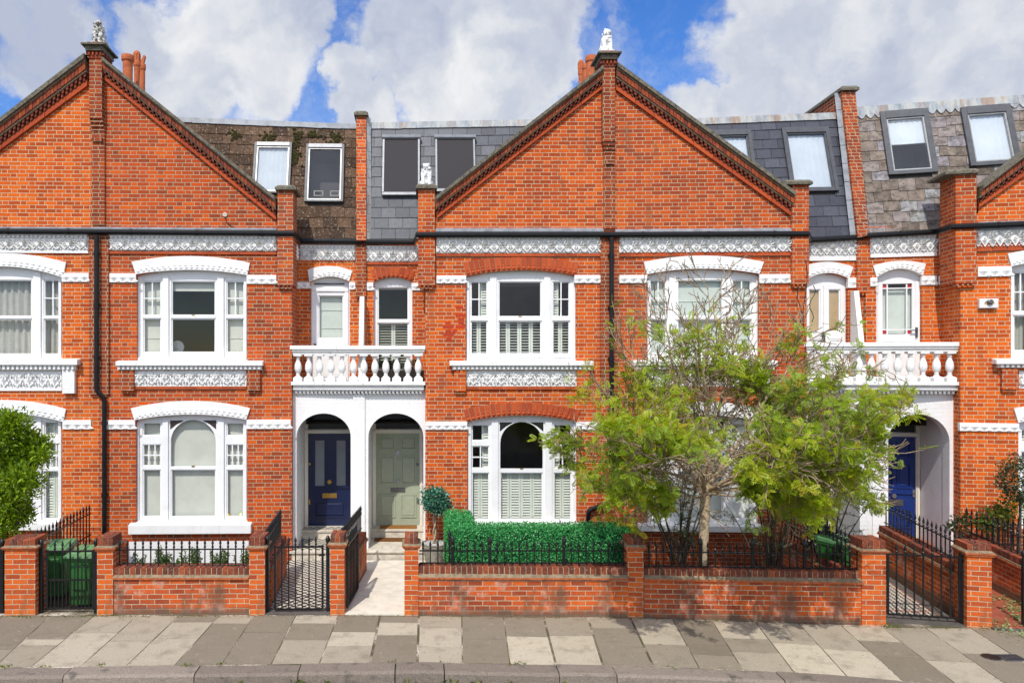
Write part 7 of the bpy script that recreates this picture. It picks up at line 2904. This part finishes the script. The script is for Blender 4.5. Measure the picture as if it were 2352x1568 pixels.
# ------------------------------------------------------------------ lions
def lion(fr, label, x, y, z, H, yaw, tilt, mat, seed):
    """Seated heraldic lion carved in one piece, head raised and turned."""
    rg = random.Random(seed)
    mb = MB()

    def ell(c, r, n=14):
        vs, fs = [], []
        for i in range(n + 1):
            t = math.pi * i / n
            for k in range(n):
                p = 2 * math.pi * k / n
                vs.append((c[0] + r[0] * math.sin(t) * math.cos(p), c[1] + r[1] * math.sin(t) * math.sin(p), c[2] + r[2] * math.cos(t)))
        for i in range(n):
            for k in range(n):
                fs.append((i * n + k, i * n + (k + 1) % n, (i + 1) * n + (k + 1) % n, (i + 1) * n + k))
        mb.add(vs, fs)

    ell((0, .13, .24), (.24, .26, .17))
    for s in (-1, 1):
        ell((s * .17, .05, .20), (.10, .20, .14))
        ell((s * .19, -.13, .11), (.065, .11, .045))
        mb.tube([(s * .12, -.06, .55), (s * .125, -.12, .34), (s * .12, -.16, .16), (s * .12, -.17, .08)], [.105, .082, .066, .06], 10)
        ell((s * .12, -.20, .095), (.075, .095, .045))
        for j in (-1, 0, 1):
            ell((s * .12 + j * .035, -.27, .085), (.024, .035, .028), 8)
    mb.tube([(0, .16, .2), (0, .08, .40), (0, 0, .58), (0, -.05, .72)], [.22, .21, .20, .16], 14)
    ell((0, -.07, .54), (.185, .13, .15))
    for k in range(46):
        t = rg.uniform(-2.5, 2.5)
        zz = rg.uniform(.42, .80)
        r = .165 + .03 * math.sin((zz - .4) * 7)
        ell((math.sin(t) * r, -.045 - math.cos(t) * r * .8, zz), (.03, .03, .055), 7)
    c, s_ = math.cos(yaw), math.sin(yaw)
    hd = lambda a, b_, d: (a * c - b_ * s_, -.06 + a * s_ + b_ * c, .80 + d)
    ell(hd(0, 0, .06), (.135, .14, .125))
    ell(hd(0, -.11, .035), (.085, .085, .065))
    ell(hd(0, -.15, .06), (.04, .05, .03), 8)
    ell(hd(0, -.12, -.03), (.055, .06, .035), 8)
    for e in (-1, 1):
        ell(hd(e * .105, .0, .15), (.038, .03, .042), 8)
        ell(hd(e * .055, -.105, .115), (.038, .03, .022), 8)
        ell(hd(e * .05, -.155, .015), (.04, .035, .03), 8)
    mb.tube([(.16, .32, .10), (.26, .20, .10), (.25, .06, .16), (.24, .03, .25)], [.04, .036, .034, .045], 8)
    mb.box(-.27, .27, -.31, .36, -.01, .075)
    me = bpy.data.meshes.new('lion_source')
    me.from_pydata(mb.v, [], mb.f)
    src = bpy.data.objects.new('lion_source', me)
    COL.objects.link(src)
    rm = src.modifiers.new('remesh', 'REMESH')
    rm.mode = 'VOXEL'
    rm.voxel_size = .0165
    sm = src.modifiers.new('smooth', 'SMOOTH')
    sm.factor, sm.iterations = .5, 2
    dg = bpy.context.evaluated_depsgraph_get()
    out = bpy.data.meshes.new_from_object(src.evaluated_get(dg))
    bpy.data.objects.remove(src)
    out.name = 'lion_statue'
    out.materials.clear()
    out.materials.append(MATS[mat])
    out.polygons.foreach_set('use_smooth', [True] * len(out.polygons))
    o = bpy.data.objects.new('lion_statue', out)
    COL.objects.link(o)
    o.location = fr.w(x, y, z)
    o.rotation_euler = (0, 0, fr.a + tilt)
    o.scale = (H, H, H)
    OFF[o.name] = Vector((x, y, z))
    return tag(o, label, 'statue', "white lion statues on the brick piers")


lion(F1, "lichen-stained seated lion statue on the left gable's tall pier", apexA[0], .04, apexA[1], .50, -.5, -.15, 'lion_lichen', 1)
lion(F2, "white seated lion statue on top of the middle gable", apexB[0], .04, apexB[1], .50, .55, .1, 'lion_white', 2)
xl, zl_ = F2.q(979, 418, .1)
lion(F2, "small white lion statue on the shoulder pier between two shaded roof windows", xl, .13, F2.z(979, 427, -.1), .50, -.1, 0, 'lion_white', 3)


# ------------------------------------------------------------------ plants
def blob_leaves(name, parent, blobs, n, ln, wd, mat, shell=.55, up=.25, base=None, fr=None, sun_bias=0.0):
    """Leaves spread through lumpy ellipsoids given as (centre, radii, share)."""
    P, D, Q = [], [], []
    tot = sum(b[2] for b in blobs)
    for c, r, s in blobs:
        k = int(n * s / tot)
        d = rdir(k)
        lump = 1 + .16 * np.sin(d[:, 0] * 7 + c[0] * 9) * np.cos(d[:, 2] * 8 + c[2]) + .12 * np.sin(d[:, 1] * 11 + d[:, 2] * 6)
        rad = (shell + (1 - shell) * RNG.random(k) ** .6) * lump * (1 + .12 * RNG.normal(size=k))
        P.append(np.array(c) + d * rad[:, None] * np.array(r))
        e = d * .8 + rdir(k) * .9
        e[:, 2] += up
        D.append(e)
        Q.append(d + rdir(k) * .7)
    P, D, Q = map(np.concatenate, (P, D, Q))
    k = len(P)
    sz = RNG.uniform(.65, 1.25, k)
    return leaf_mesh(name, P, D, Q, ln * sz, wd * sz, RNG.random(k) ** 1.2, mat, parent, base, fr)


def hedge():
    fr = F2
    xa, xb = fr.x(1031, -2.58), fr.x(1443, -2.58)
    zt = 1.21
    y0, y1 = -2.62, -2.16
    t = thing('hedge', "clipped bright green box hedge behind the railing, turning back beside the potted tree", 'hedge', fr, ((xa + xb) / 2, -2.4, .01))
    boxes = [(xa, xb, y0, y1, .02, zt), (xa, fr.x(1078, -2.0) + .05, y1, -1.25, .02, zt + .02)]
    mb = MB()
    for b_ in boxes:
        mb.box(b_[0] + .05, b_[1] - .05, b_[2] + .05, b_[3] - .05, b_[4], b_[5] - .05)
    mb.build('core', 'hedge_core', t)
    P, N = [], []
    for x0, x1, u0, u1, z0, z1 in boxes:
        for k, dens in ((0, 9500), (1, 6000), (2, 2200), (3, 2200)):
            area = {0: (x1 - x0) * (z1 - z0), 1: (x1 - x0) * (u1 - u0), 2: (u1 - u0) * (z1 - z0), 3: (u1 - u0) * (z1 - z0)}[k]
            n = int(area * 6200)
            a, b_ = RNG.random(n), RNG.random(n)
            X = x0 + (x1 - x0) * a if k < 2 else np.full(n, x0 if k == 2 else x1)
            Y = np.full(n, u0) if k == 0 else u0 + (u1 - u0) * (b_ if k == 1 else a)
            Z = np.full(n, z1) if k == 1 else z0 + (z1 - z0) * b_
            nn = {0: (0, -1, 0), 1: (0, 0, 1), 2: (-1, 0, 0), 3: (1, 0, 0)}[k]
            p = np.stack([X, Y, Z], 1)
            bumpy = .020 * np.sin(X * 31 + Z * 17) * np.sin(Y * 29 + Z * 23 + X * 7) + RNG.normal(size=n) * .014
            P.append(p + np.array(nn) * bumpy[:, None])
            N.append(np.tile(np.array(nn, float), (n, 1)))
    P, N = np.concatenate(P), np.concatenate(N)
    n = len(P)
    D = rdir(n) + N * .25
    leaf_mesh('foliage', P, D, N + rdir(n) * .5, RNG.uniform(.020, .036, n), RNG.uniform(.014, .024, n), RNG.random(n), 'leaf_hedge', t)


hedge()


def potted_tree():
    fr = F2
    x, y = fr.l((998 - CX) / F * 13.8, 13.8)
    z = .03
    t = thing('potted_tree', "small ball-headed topiary tree with a twisted stem in a round stone pot", 'potted plant', fr, (x, y, z))
    mb = MB()
    prof = [(.155, 0), (.17, .02), (.165, .045), (.175, .06), (.205, .24), (.225, .33), (.245, .345), (.25, .365), (.235, .375), (.25, .39), (.255, .41), (.235, .415), (.228, .385)]
    mb.lathe(prof, x, y, z, 32)
    for k in range(5):
        a = k / 5 * 6.283 - 1.2
        for j in range(7):
            b_ = j / 7 * 6.283
            cx_, cz_ = .06 * math.cos(b_), .05 * math.sin(b_)
            A = a + cx_ / .2
            r = .196 + .002 + (.2 + cz_ - .15) * .12
            mb.lathe([(.004, 0), (.012, .008), (.004, .016)], x + r * math.cos(A), y + r * math.sin(A), z + .18 + cz_, 6)
    mb.build('pot', 'pot_stone', t, smooth=False)
    mb = MB()
    mb.lathe([(.228, 0), (.15, .012), (.02, .022)], x, y, z + .37, 20)
    for k in range(160):
        a, r = random.uniform(0, 6.283), .22 * math.sqrt(random.random())
        s = random.uniform(.008, .016)
        mb.pyr(0, 0, 0, 0, 0, 0) if False else mb.box(x + r * math.cos(a) - s, x + r * math.cos(a) + s, y + r * math.sin(a) - s, y + r * math.sin(a) + s, z + .375, z + .385 + s)
    mb.build('gravel', 'white_gravel', t)
    mb = MB()
    for ph in (0, 3.1):
        mb.tube([(x + .022 * math.cos(ph + i * .9), y + .022 * math.sin(ph + i * .9), z + .38 + i * .066) for i in range(12)], [.02 - i * .0006 for i in range(12)], 7)
    mb.build('trunk', 'bark', t, smooth=True)
    c = (x + .01, y, z + 1.23)
    blob_leaves('crown', t, [(c, (.265, .265, .235), 1), ((x + .07, y, z + 1.13), (.22, .2, .15), .4)], 2300, .055, .036, 'leaf_ivy', .45, .0)


potted_tree()


def stems(mb, x, y, z0, z1, n, spread, r=.012):
    for k in range(n):
        a = random.uniform(0, 6.283)
        s = spread * random.uniform(.3, 1)
        mb.tube([(x + random.uniform(-.03, .03), y, z0), (x + .4 * s * math.cos(a), y + .4 * s * math.sin(a), lerp(z0, z1, .5)), (x + s * math.cos(a), y + s * math.sin(a), z1)], [r, r * .8, r * .4], 6)


# left laurel bush
X, Y = (12 - CX) / F * 11.9, 11.9
t = thing('laurel_bush', "bright green leafy bush at the left edge in front of the shutters", 'bush', FW, (X, Y, gz(X)))
mb = MB()
stems(mb, X, Y, gz(X) - .05, 1.5, 6, .35, .022)
mb.build('stem', 'bark_dark', t)
bl = []
for px, py, r, s in ((-30, 1010, .42, 1), (25, 985, .33, .8), (55, 1040, .36, 1), (78, 1030, .27, .6), (10, 1090, .5, 1.3), (50, 1110, .34, .8), (-40, 1130, .5, 1.2), (25, 1170, .33, .8), (48, 1185, .2, .3), (-20, 1210, .4, .9), (20, 960, .14, .12), (96, 1045, .12, .12)):
    yy = Y + random.uniform(-.25, .25)
    bl.append((((px - CX) / F * yy, yy, CAM_H - (py - CY) / F * yy), (r, r, r * .9), s))
blob_leaves('foliage', t, bl, 15000, .085, .032, 'leaf_laurel', .25, .35)

# small things in the right-hand garden
G4 = "potted plants in the right-hand front garden"
for lb, px, py, r, yy, mat, n, ln in (("dark round shrub beside the right porch", 2203, 1204, .16, 13.2, 'leaf_dark', 380, .06), ("tall yellow-green rose bush at the right", 2282, 1192, .25, 12.9, 'leaf_box', 420, .07), ("rose bush with arching shoots against the right brick wall", 2318, 1172, .20, 13.0, 'leaf_rowan', 300, .06)):
    X = (px - CX) / F * yy
    Z = CAM_H - (py - CY) / F * yy
    t = thing('shrub', lb, 'shrub', FW, (X, yy, gz(X)), G4)
    mb = MB()
    stems(mb, X, yy, gz(X) - .04, Z + r * .5, 5, r * .8, .009)
    mb.build('stem', 'bark_dark', t)
    blob_leaves('foliage', t, [((X, yy, Z), (r, r, r * 1.0), 1), ((X + r * .7, yy, Z + r * .7), (r * .6, r * .6, r * .7), .5), ((X - r * .7, yy, Z - r * .3), (r * .6, r * .6, r * .5), .4)], n, ln, ln * .5, mat, .25, .2)
X, yy = (2342 - CX) / F * 12.6, 12.6
Z = CAM_H - (1103 - CY) / F * yy
t = thing('topiary', "clipped dark green topiary ball at the right edge of the picture", 'topiary', FW, (X, yy, gz(X)))
mb = MB()
mb.tube([(X, yy, gz(X) - .05), (X + .01, yy, Z - .2)], [.025, .02], 8)
mb.build('trunk', 'bark_dark', t)
blob_leaves('crown', t, [((X, yy, Z), (.28, .28, .37), 1)], 3800, .036, .024, 'leaf_dark', .85, .0)

# box sprigs behind the left front wall
for k, (px, py, w) in enumerate(((318, 1276, .16), (366, 1264, .20), (383, 1276, .15), (427, 1268, .20), (448, 1262, .17), (497, 1266, .15), (520, 1272, .17), (560, 1263, .22))):
    yy = 11.62
    X = (px - CX) / F * yy
    Z = CAM_H - (py - CY) / F * yy
    lb = ("box sprig leftmost in the row behind the left front wall", "tall box sprig second from the left behind the wall", "low box sprig tucked against the taller second one", "bushy box sprig left of the middle of the row", "tall thin box sprig in the middle of the row",
          "box sprig right of the middle of the row", "low box sprig between two taller ones on the right of the row", "bushy box sprig against the right-hand pier")[k]
    t = thing('box_plant', lb, 'plant', FW, (X, yy, gz(X)), "box sprigs behind the left front wall")
    mb = MB()
    P, D, N = [], [], []
    for j in range(11):
        a, s = random.uniform(0, 6.283), w * random.uniform(.1, .7)
        top = Vector((X + s * math.cos(a), yy + s * math.sin(a) * .6, Z + .04 - random.uniform(0, .2)))
        b0_ = Vector((X + s * .3 * math.cos(a), yy, gz(X) - .02))
        mb.tube([tuple(b0_), tuple(b0_.lerp(top, .5)), tuple(top)], [.008, .006, .003], 5)
        for i in range(46):
            q = b0_.lerp(top, .45 + .57 * i / 46)
            P.append(tuple(q))
            D.append((random.gauss(0, 1), random.gauss(0, 1), random.uniform(.2, 1.1)))
            N.append((random.gauss(0, 1), -1, .6))
    mb.build('stem', 'bark_dark', t)
    n = len(P)
    leaf_mesh('foliage', P, D, N, RNG.uniform(.035, .058, n), RNG.uniform(.017, .027, n), RNG.random(n) * .6 + .4, 'leaf_box', t)

# planters on the first balcony
xs_ = [F2.x(p, .42) for p in (866, 974)]
zb_ = F2.z(915, 876, .1)
t = thing('planter', "long grey wooden trough of clipped box balls on the balcony outside the shuttered window", 'planter', F2, (sum(xs_) / 2, .42, zb_))
mb = MB()
for j in range(3):
    mb.box(xs_[0], xs_[1], .30, .32, zb_ + .005 + j * .075, zb_ + .074 + j * .075)
mb.box(xs_[0], xs_[1], .52, .54, zb_, zb_ + .22)
mb.box(xs_[0], xs_[0] + .02, .32, .52, zb_, zb_ + .22)
mb.box(xs_[1] - .02, xs_[1], .32, .52, zb_, zb_ + .22)
mb.box(xs_[0] + .02, xs_[1] - .02, .32, .52, zb_ + .1, zb_ + .19)
mb.build('trough', 'planter_wood', t)
for px in (868, 889, 908, 930, 953):
    X = F2.x(px, .42)
    if px == 930:
        blob_leaves('flowers', t, [((X, .40, zb_ + .27), (.10, .09, .09), 1)], 150, .035, .03, 'leaf_box', .3, .4)
        P = [(X + random.gauss(0, .05), .32 + random.uniform(0, .05), zb_ + .25 + random.gauss(0, .05)) for _ in range(40)]
        mb = MB()
        for p in P:
            mb.lathe([(.004, 0), (.013, .006), (.003, .012)], p[0], p[1], p[2], 6)
        mb.build('blossom', 'petal_white', t)
    else:
        blob_leaves('box_ball', t, [((X, .42, zb_ + .31), (.105, .105, .11), 1)], 900, .024, .017, 'leaf_dark', .85, 0)


# ------------------------------------------------------------------ the garden tree
def wpt(px, py, dy=0.0, Y=11.55):
    y = Y + dy
    return Vector(((px - CX) / F * y, y, CAM_H - (py - CY) / F * y))


class Tree:
    def __init__(s, seed):
        s.r = random.Random(seed)
        s.mb, s.tw = MB(), MB()
        s.leaf = []      # (point, direction, strength)

    def poly(s, p0, d0, target, n, jit):
        """Curve from p0 leaving along d0 and ending at target, a little crooked."""
        L = (target - p0).length
        c = p0 + d0.normalized() * L * .45
        out = []
        w = Vector((0, 0, 0))
        for i in range(n + 1):
            t = i / n
            p = p0 * (1 - t) ** 2 + c * 2 * t * (1 - t) + target * t * t
            if 0 < i:
                w += Vector((s.r.gauss(0, 1), s.r.gauss(0, 1), s.r.gauss(0, .8))) * jit * L / n
                w *= .8
            out.append(p + w)
        return out

    def limb(s, p0, d0, target, r0, r1, level):
        L = (target - p0).length
        n = max(4, int(L / .16)) if level < 2 else 4
        pts = s.poly(p0, d0, target, n, .10 if level < 2 else .16)
        rad = [max(.0048, lerp(r0, r1, (i / n) ** .8)) for i in range(n + 1)]
        (s.mb if level < 2 else s.tw).tube(pts, rad, 8 if r0 > .03 else 5 if r0 > .012 else 4, caps=False)
        if level >= 2:
            for i in range(n):
                s.leaf.append((pts[i].lerp(pts[i + 1], .5), (pts[i + 1] - pts[i]).normalized(), .55))
            s.leaf.append((pts[-1], (pts[-1] - pts[-2]).normalized(), 1.0))
        if level >= 3:
            return
        k = {0: int(L * 4.8) + 2, 1: int(L * 6) + 2, 2: int(L * 4) + 1}[level]
        for j in range(k):
            t = lerp(.36 if level == 0 else .2, 1.0, (j + s.r.random()) / k)
            i = min(int(t * n), n - 1)
            q = pts[i].lerp(pts[i + 1], t * n - i)
            tan = (pts[i + 1] - pts[i]).normalized()
            a = Vector((s.r.gauss(0, 1), s.r.gauss(0, 1), s.r.gauss(0, .75)))
            a = (a - tan * a.dot(tan)).normalized()
            d = (tan * s.r.uniform(.55, 1.1) + a * s.r.uniform(.5, 1.0) + Vector((0, 0, .18 if q.z > 2.4 else -.02))).normalized()
            ln = {0: s.r.uniform(.45, 1.0), 1: s.r.uniform(.22, .5), 2: s.r.uniform(.08, .24)}[level] * (1.1 - .4 * t)
            rr = rad[i] * {0: .55, 1: .55, 2: .6}[level]
            s.limb(q, d, q + d * ln + Vector((0, 0, s.r.uniform(-.06, .08))) * ln, max(rr, .0075), .0048, level + 1)


def garden_tree():
    T = Tree(21)
    base = wpt(1616, 1330)
    base.z = gz(base.x) - .05
    fork = wpt(1620, 1128)
    t = thing('garden_tree', "feathery-leaved garden tree with a pale trunk and bare top twigs behind the low wall", 'tree', FW, tuple(base))
    mid = base.lerp(fork, .55) + Vector((-.015, 0, 0))
    T.mb.tube([base, base.lerp(mid, .15), mid, fork, fork + Vector((.0, 0, .10))], [.092, .078, .072, .082, .06], 14)
    limbs = [  # height above the fork, first direction, end pixel, depth, radius
        (0.00, (-.9, -.2, .6), (1312, 1065), -.35, .026), (0.03, (-.8, .3, .8), (1390, 905), .4, .032), (0.0, (-.55, -.4, 1), (1425, 800), -.5, .036),
        (0.05, (-.3, .3, 1), (1530, 690), .4, .038), (0.08, (-.05, -.1, 1), (1628, 655), -.15, .050), (0.04, (.25, .4, 1), (1715, 700), .45, .038),
        (0.0, (.6, -.3, .9), (1845, 770), -.45, .044), (0.02, (.8, .2, .8), (1950, 850), .25, .040), (-.03, (1, -.2, .55), (2055, 965), -.2, .036),
        (-.05, (1, .1, .25), (1985, 1090), .2, .024), (-.04, (-.9, .2, .3), (1400, 1130), .35, .022),
        (0.0, (-.5, -1, .6), (1500, 1050), -2.9, .030), (0.0, (-.7, -1, .45), (1405, 1070), -2.6, .028), (0.0, (.6, -1, .6), (1790, 1045), -2.9, .030), (.0, (.9, -1, .5), (1930, 1060), -2.5, .028), (.0, (1, -.8, .5), (2020, 1005), -2.3, .026),
        (-.04, (-.5, -1, .1), (1470, 1118), -1.75, .020), (-.04, (.5, -1, .1), (1765, 1115), -1.75, .020), (-.02, (.9, -1, .2), (1905, 1100), -1.7, .022),
        (0.0, (-.3, -1, .7), (1450, 985), -1.6, .028), (0.0, (.5, -1, .7), (1840, 960), -1.5, .028),
        (.02, (.1, 1, .8), (1650, 880), 1.0, .026), (0.0, (.7, .9, .5), (1850, 960), .95, .024), (.06, (-.15, -.5, 1), (1590, 760), -.6, .030), (.05, (.4, .1, 1), (1770, 780), .1, .028)]
    for up, d, (px, py), dy, r in limbs:
        T.limb(fork + Vector((0, 0, up)), Vector(d), wpt(px, py, dy), r, .006, 0)
    T.mb.build('trunk', 'bark', t, smooth=True)
    T.tw.build('twigs', 'twig', t, smooth=False)
    # compound leaves: fewer and fewer towards the bare top
    P, D, N, L_, W_, Rn = [], [], [], [], [], []
    rg = T.r
    clump = lambda p: math.sin(p.x * 3.1 + 1.3) * math.cos(p.y * 3.7) + math.sin(p.z * 4.3 + p.x * 2.1) * .8
    cl2 = lambda p: math.sin(p.x * 6.3 + p.z * 2.2) * math.sin(p.y * 5.1 + 1.1) + .8 * math.sin(p.z * 7.3 + p.x * 3.7)
    for p, d, st in T.leaf:
        out = abs(p.x - 4.6) / 3.0
        k = 1.0 - max(0, min(1, (p.z - 2.6 - .6 * out) / 2.1))
        k = .50 * k ** 1.15 * (1 + .55 * max(0, out - .45))
        k *= max(.0, .55 + .70 * cl2(p)) * (.8 + .4 * clump(p))
        core = math.hypot((p.x - 4.52) / .95, min(0, p.y - 11.9) / 2.0)
        if 1.6 < p.z < 3.6:
            k *= min(1, max(.42, (core - .25) * 1.2))
        ppx = CX + F * p.x / p.y
        if p.y < 11.4 and abs(ppx - 1622) < 80 and p.z < 2.75:
            k = 0
        if p.y < 10.2:
            k *= 1.9
        if p.z > 4.8 or (ppx > 2030 and p.z < 2.3):
            k = 0
        if rg.random() > k * (.75 + .6 * (st == 1.0)):
            continue
        tone0 = min(1, max(0, .5 + .25 * clump(p * .7) + rg.gauss(0, .10)))
        for _ in range(rg.choice((2, 3, 3, 4, 5))):
            tone = min(.9, max(0, tone0 + rg.gauss(0, .12)))
            e = (d * .5 + Vector((rg.gauss(0, .8), rg.gauss(-.2, .8), rg.gauss(.05, .65)))).normalized()
            ln = rg.uniform(.095, .16) * (.78 if p.y < 10.4 else 1)
            hint = Vector((rg.gauss(-.2, .6), rg.gauss(-.5, .5), 1)).normalized()
            side = e.cross(hint).normalized()
            upv = side.cross(e)
            m = 5
            yel = rg.random() > .95
            for i in range(m):
                f = .22 + .72 * i / (m - 1)
                q = p + e * ln * f + upv * (-.30 * ln * f * f)
                for sgn in (-1, 1):
                    P.append(q)
                    D.append(side * sgn + e * .8 - upv * .15)
                    N.append(upv)
                    L_.append(ln * .40 * (1.0 - .35 * abs(f - .5)))
                    W_.append(ln * .15)
                    Rn.append(rg.uniform(.93, 1) if yel else min(.92, tone + rg.uniform(-.1, .1)))
            P.append(p + e * ln * .95 - upv * .28 * ln)
            D.append(e - upv * .3)
            N.append(upv)
            L_.append(ln * .38)
            W_.append(ln * .15)
            Rn.append(tone)
    leaf_mesh('crown', np.array(P), np.array(D), np.array(N), np.array(L_), np.array(W_), np.array(Rn), 'leaf_rowan', t)
    print('tree leaflets', len(P), 'twig faces', len(T.tw.f))


garden_tree()


def olive_shrub(label, px, pytop, sp, seed, Y):
    """Many-stemmed grey-leaved shrub behind the tree."""
    rg = random.Random(seed)
    base = wpt(px, 1330, 0, Y)
    base.z = gz(base.x)
    t = thing('grey_shrub', label, 'shrub', FW, tuple(base), "grey-leaved shrubs behind the tree")
    mb = MB()
    P, D, N, Rn = [], [], [], []
    for k in range(13):
        tx, ty = px + rg.gauss(0, sp), pytop + abs(rg.gauss(0, 95))
        tip = wpt(tx, ty, rg.uniform(-.45, .45), Y)
        b0_ = base + Vector((rg.uniform(-.07, .07), rg.uniform(-.06, .06), 0))
        c = b0_.lerp(tip, .45) + Vector((-(tip.x - b0_.x) * .25, 0, .12))
        pts = [b0_ * (1 - u) ** 2 + c * 2 * u * (1 - u) + tip * u * u for u in [i / 7 for i in range(8)]]
        mb.tube(pts, [lerp(.020, .003, i / 7) for i in range(8)], 6, caps=False)
        for j in range(11):
            u = rg.uniform(.28, 1)
            i = min(6, int(u * 7))
            q = pts[i].lerp(pts[i + 1], u * 7 - i)
            e = Vector((rg.gauss(0, 1), rg.gauss(0, 1), rg.gauss(.35, .6))).normalized()
            ln = rg.uniform(.15, .36)
            tp = q + e * ln
            mb.tube([q, tp], [.005, .002], 4, caps=False)
            for v in range(18):
                P.append(q.lerp(tp, rg.uniform(.15, 1.05)))
                D.append(e * .8 + Vector((rg.gauss(0, .7), rg.gauss(0, .7), rg.gauss(0, .6))))
                N.append(Vector((rg.gauss(0, .6), rg.gauss(0, .6), 1)))
                Rn.append(rg.random())
    n = len(P)
    mb.build('stem', 'bark_dark', t)
    leaf_mesh('foliage', np.array(P), np.array(D), np.array(N), RNG.uniform(.04, .075, n), RNG.uniform(.010, .018, n), np.array(Rn), 'leaf_olive', t)


olive_shrub("grey-leaved shrub with many stems just left of the tree trunk", 1560, 960, 85, 3, 11.95)
olive_shrub("grey-leaved shrub with gnarled stems right of the tree trunk", 1770, 950, 80, 4, 12.0)
olive_shrub("tall grey-leaved shrub behind the tree, reaching over the right porch", 1900, 930, 85, 5, 12.3)


# ------------------------------------------------------------------ weeds, litter, cuttings
def ground_bits():
    P, D, N, S = [], [], [], []
    def tuft(X, Y, z, n, sp, ln):
        for _ in range(n):
            P.append((X + random.gauss(0, sp), Y + random.gauss(0, sp * .4), z))
            D.append((random.gauss(0, .8), random.gauss(-.2, .6), random.uniform(.25, 1.0)))
            N.append((random.gauss(0, 1), random.gauss(0, 1), .5))
            S.append(ln * random.uniform(.5, 1.2))
    for px in list(range(0, 640, 7)):
        if random.random() < (.85 if px < 290 else .3):
            X = (px - CX) / F * 10.9
            tuft(X, wall_line(X) - .05 - abs(random.gauss(0, .03)), gz(X) - .004, random.randint(2, 8), .035, .038)
    for px in range(800, 930, 6):
        X = (px - CX) / F * 11.0
        tuft(X, wall_line(X) - .035, gz(X), random.randint(1, 3), .03, .022)
    for px, n in ((2036, 22), (2046, 10), (1400, 3), (1650, 4), (1180, 3)):
        X = (px - CX) / F * 10.9
        tuft(X, wall_line(X) - .05, gz(X), n, .05, .05)
    for px, n in ((440, 14), (515, 10), (908, 9), (250, 10), (130, 8), (40, 22), (1020, 4), (1175, 12), (1195, 6), (1530, 4)):
        X = (px - CX) / F * 9.4
        tuft(X, kerb_line(X) + random.uniform(-.01, .03), gz(X) - .005, n, .04, .045)
    for px, n in ((560, 16), (690, 12), (760, 9), (1035, 22), (1175, 10), (1100, 8), (940, 7), (1290, 6)):
        X = (px - CX) / F * 9.0
        tuft(X, kerb_line(X) - .30, gz(X) - .125, n, .05, .07)
    for (bx, by, tx, ty) in ((190, 1538, 300, 1415), (82, 1538, 210, 1415), (297, 1538, 402, 1415), (622, 1530, 680, 1418), (-60, 1538, 100, 1420), (1275, 1525, 1155, 1418), (1602, 1530, 1450, 1430), (1842, 1540, 1650, 1440), (2240, 1565, 1950, 1450)):
        for _ in range(20):
            u = random.random()
            X, Y = FW.floor(lerp(bx, tx, u), lerp(by, ty, u), 0)
            tuft(X, Y, gz(X) - .004, random.randint(1, 3), .012, .02)
    n = len(P)
    o = leaf_mesh('weeds', np.array(P), np.array(D), np.array(N), np.array(S), np.array(S) * .38, RNG.random(n), 'weed', None, (0, 0, 0))
    tag(o, kind='stuff')
    # dry litter along the wall foot and kerb
    P, D, N = [], [], []
    for _ in range(900):
        X = random.uniform(-6, 9.5)
        P.append((X, wall_line(X) - .03 - abs(random.gauss(0, .05)), gz(X) + .006))
    for _ in range(240):
        X = random.uniform(-6, 8.5)
        P.append((X, random.uniform(kerb_line(X), wall_line(X)), gz(X) + .006))
    n = len(P)
    D = rdir(n)
    D[:, 2] *= .12
    N = np.tile([0., 0, 1], (n, 1)) + rdir(n) * .3
    o = leaf_mesh('leaf_litter', np.array(P), D, N, RNG.uniform(.012, .035, n), RNG.uniform(.008, .018, n), RNG.random(n), 'litter', None, (0, 0, 0))
    tag(o, kind='stuff')
    P = []
    for px, py, k in ((2330, 1400, 90), (2345, 1420, 120), (2335, 1385, 70), (2310, 1432, 60), (2300, 1375, 50), (2325, 1458, 25), (2285, 1440, 25), (2345, 1455, 30)):
        X, Y = FW.floor(px, py, -.05)
        for _ in range(k):
            P.append((X + random.gauss(0, .10), Y + random.gauss(0, .10), -.045 + abs(random.gauss(0, .012))))
    n = len(P)
    D = rdir(n)
    D[:, 2] *= .3
    o = leaf_mesh('hedge_cuttings', np.array(P), D, np.tile([0., 0, 1], (n, 1)) + rdir(n) * .5, RNG.uniform(.035, .07, n), RNG.uniform(.016, .03, n), RNG.random(n), 'leaf_cut', None, (0, 0, 0))
    tag(o, kind='stuff')


ground_bits()


def desk_fan():
    fr = F1
    x, z = fr.q(408, 797, .5)
    t = thing('desk_fan', "white desk fan standing inside the dark upstairs window of the white-arched house", 'fan', fr, (x, .55, z - .25))
    mb = MB()
    mb.tube([(x, .48, z), (x, .52, z)], .13, 20)
    mb.tube([(x, .45, z), (x, .48, z)], .035, 12)
    mb.build('fan_head', 'plastic_white', t)
    mb = MB()
    mb.tube([(x, .55, z - .25), (x, .55, z)], .014, 8)
    mb.lathe([(.10, 0), (.09, .02), (.02, .03)], x, .55, z - .26, 16)
    mb.build('stand', 'plastic_white', t)


desk_fan()
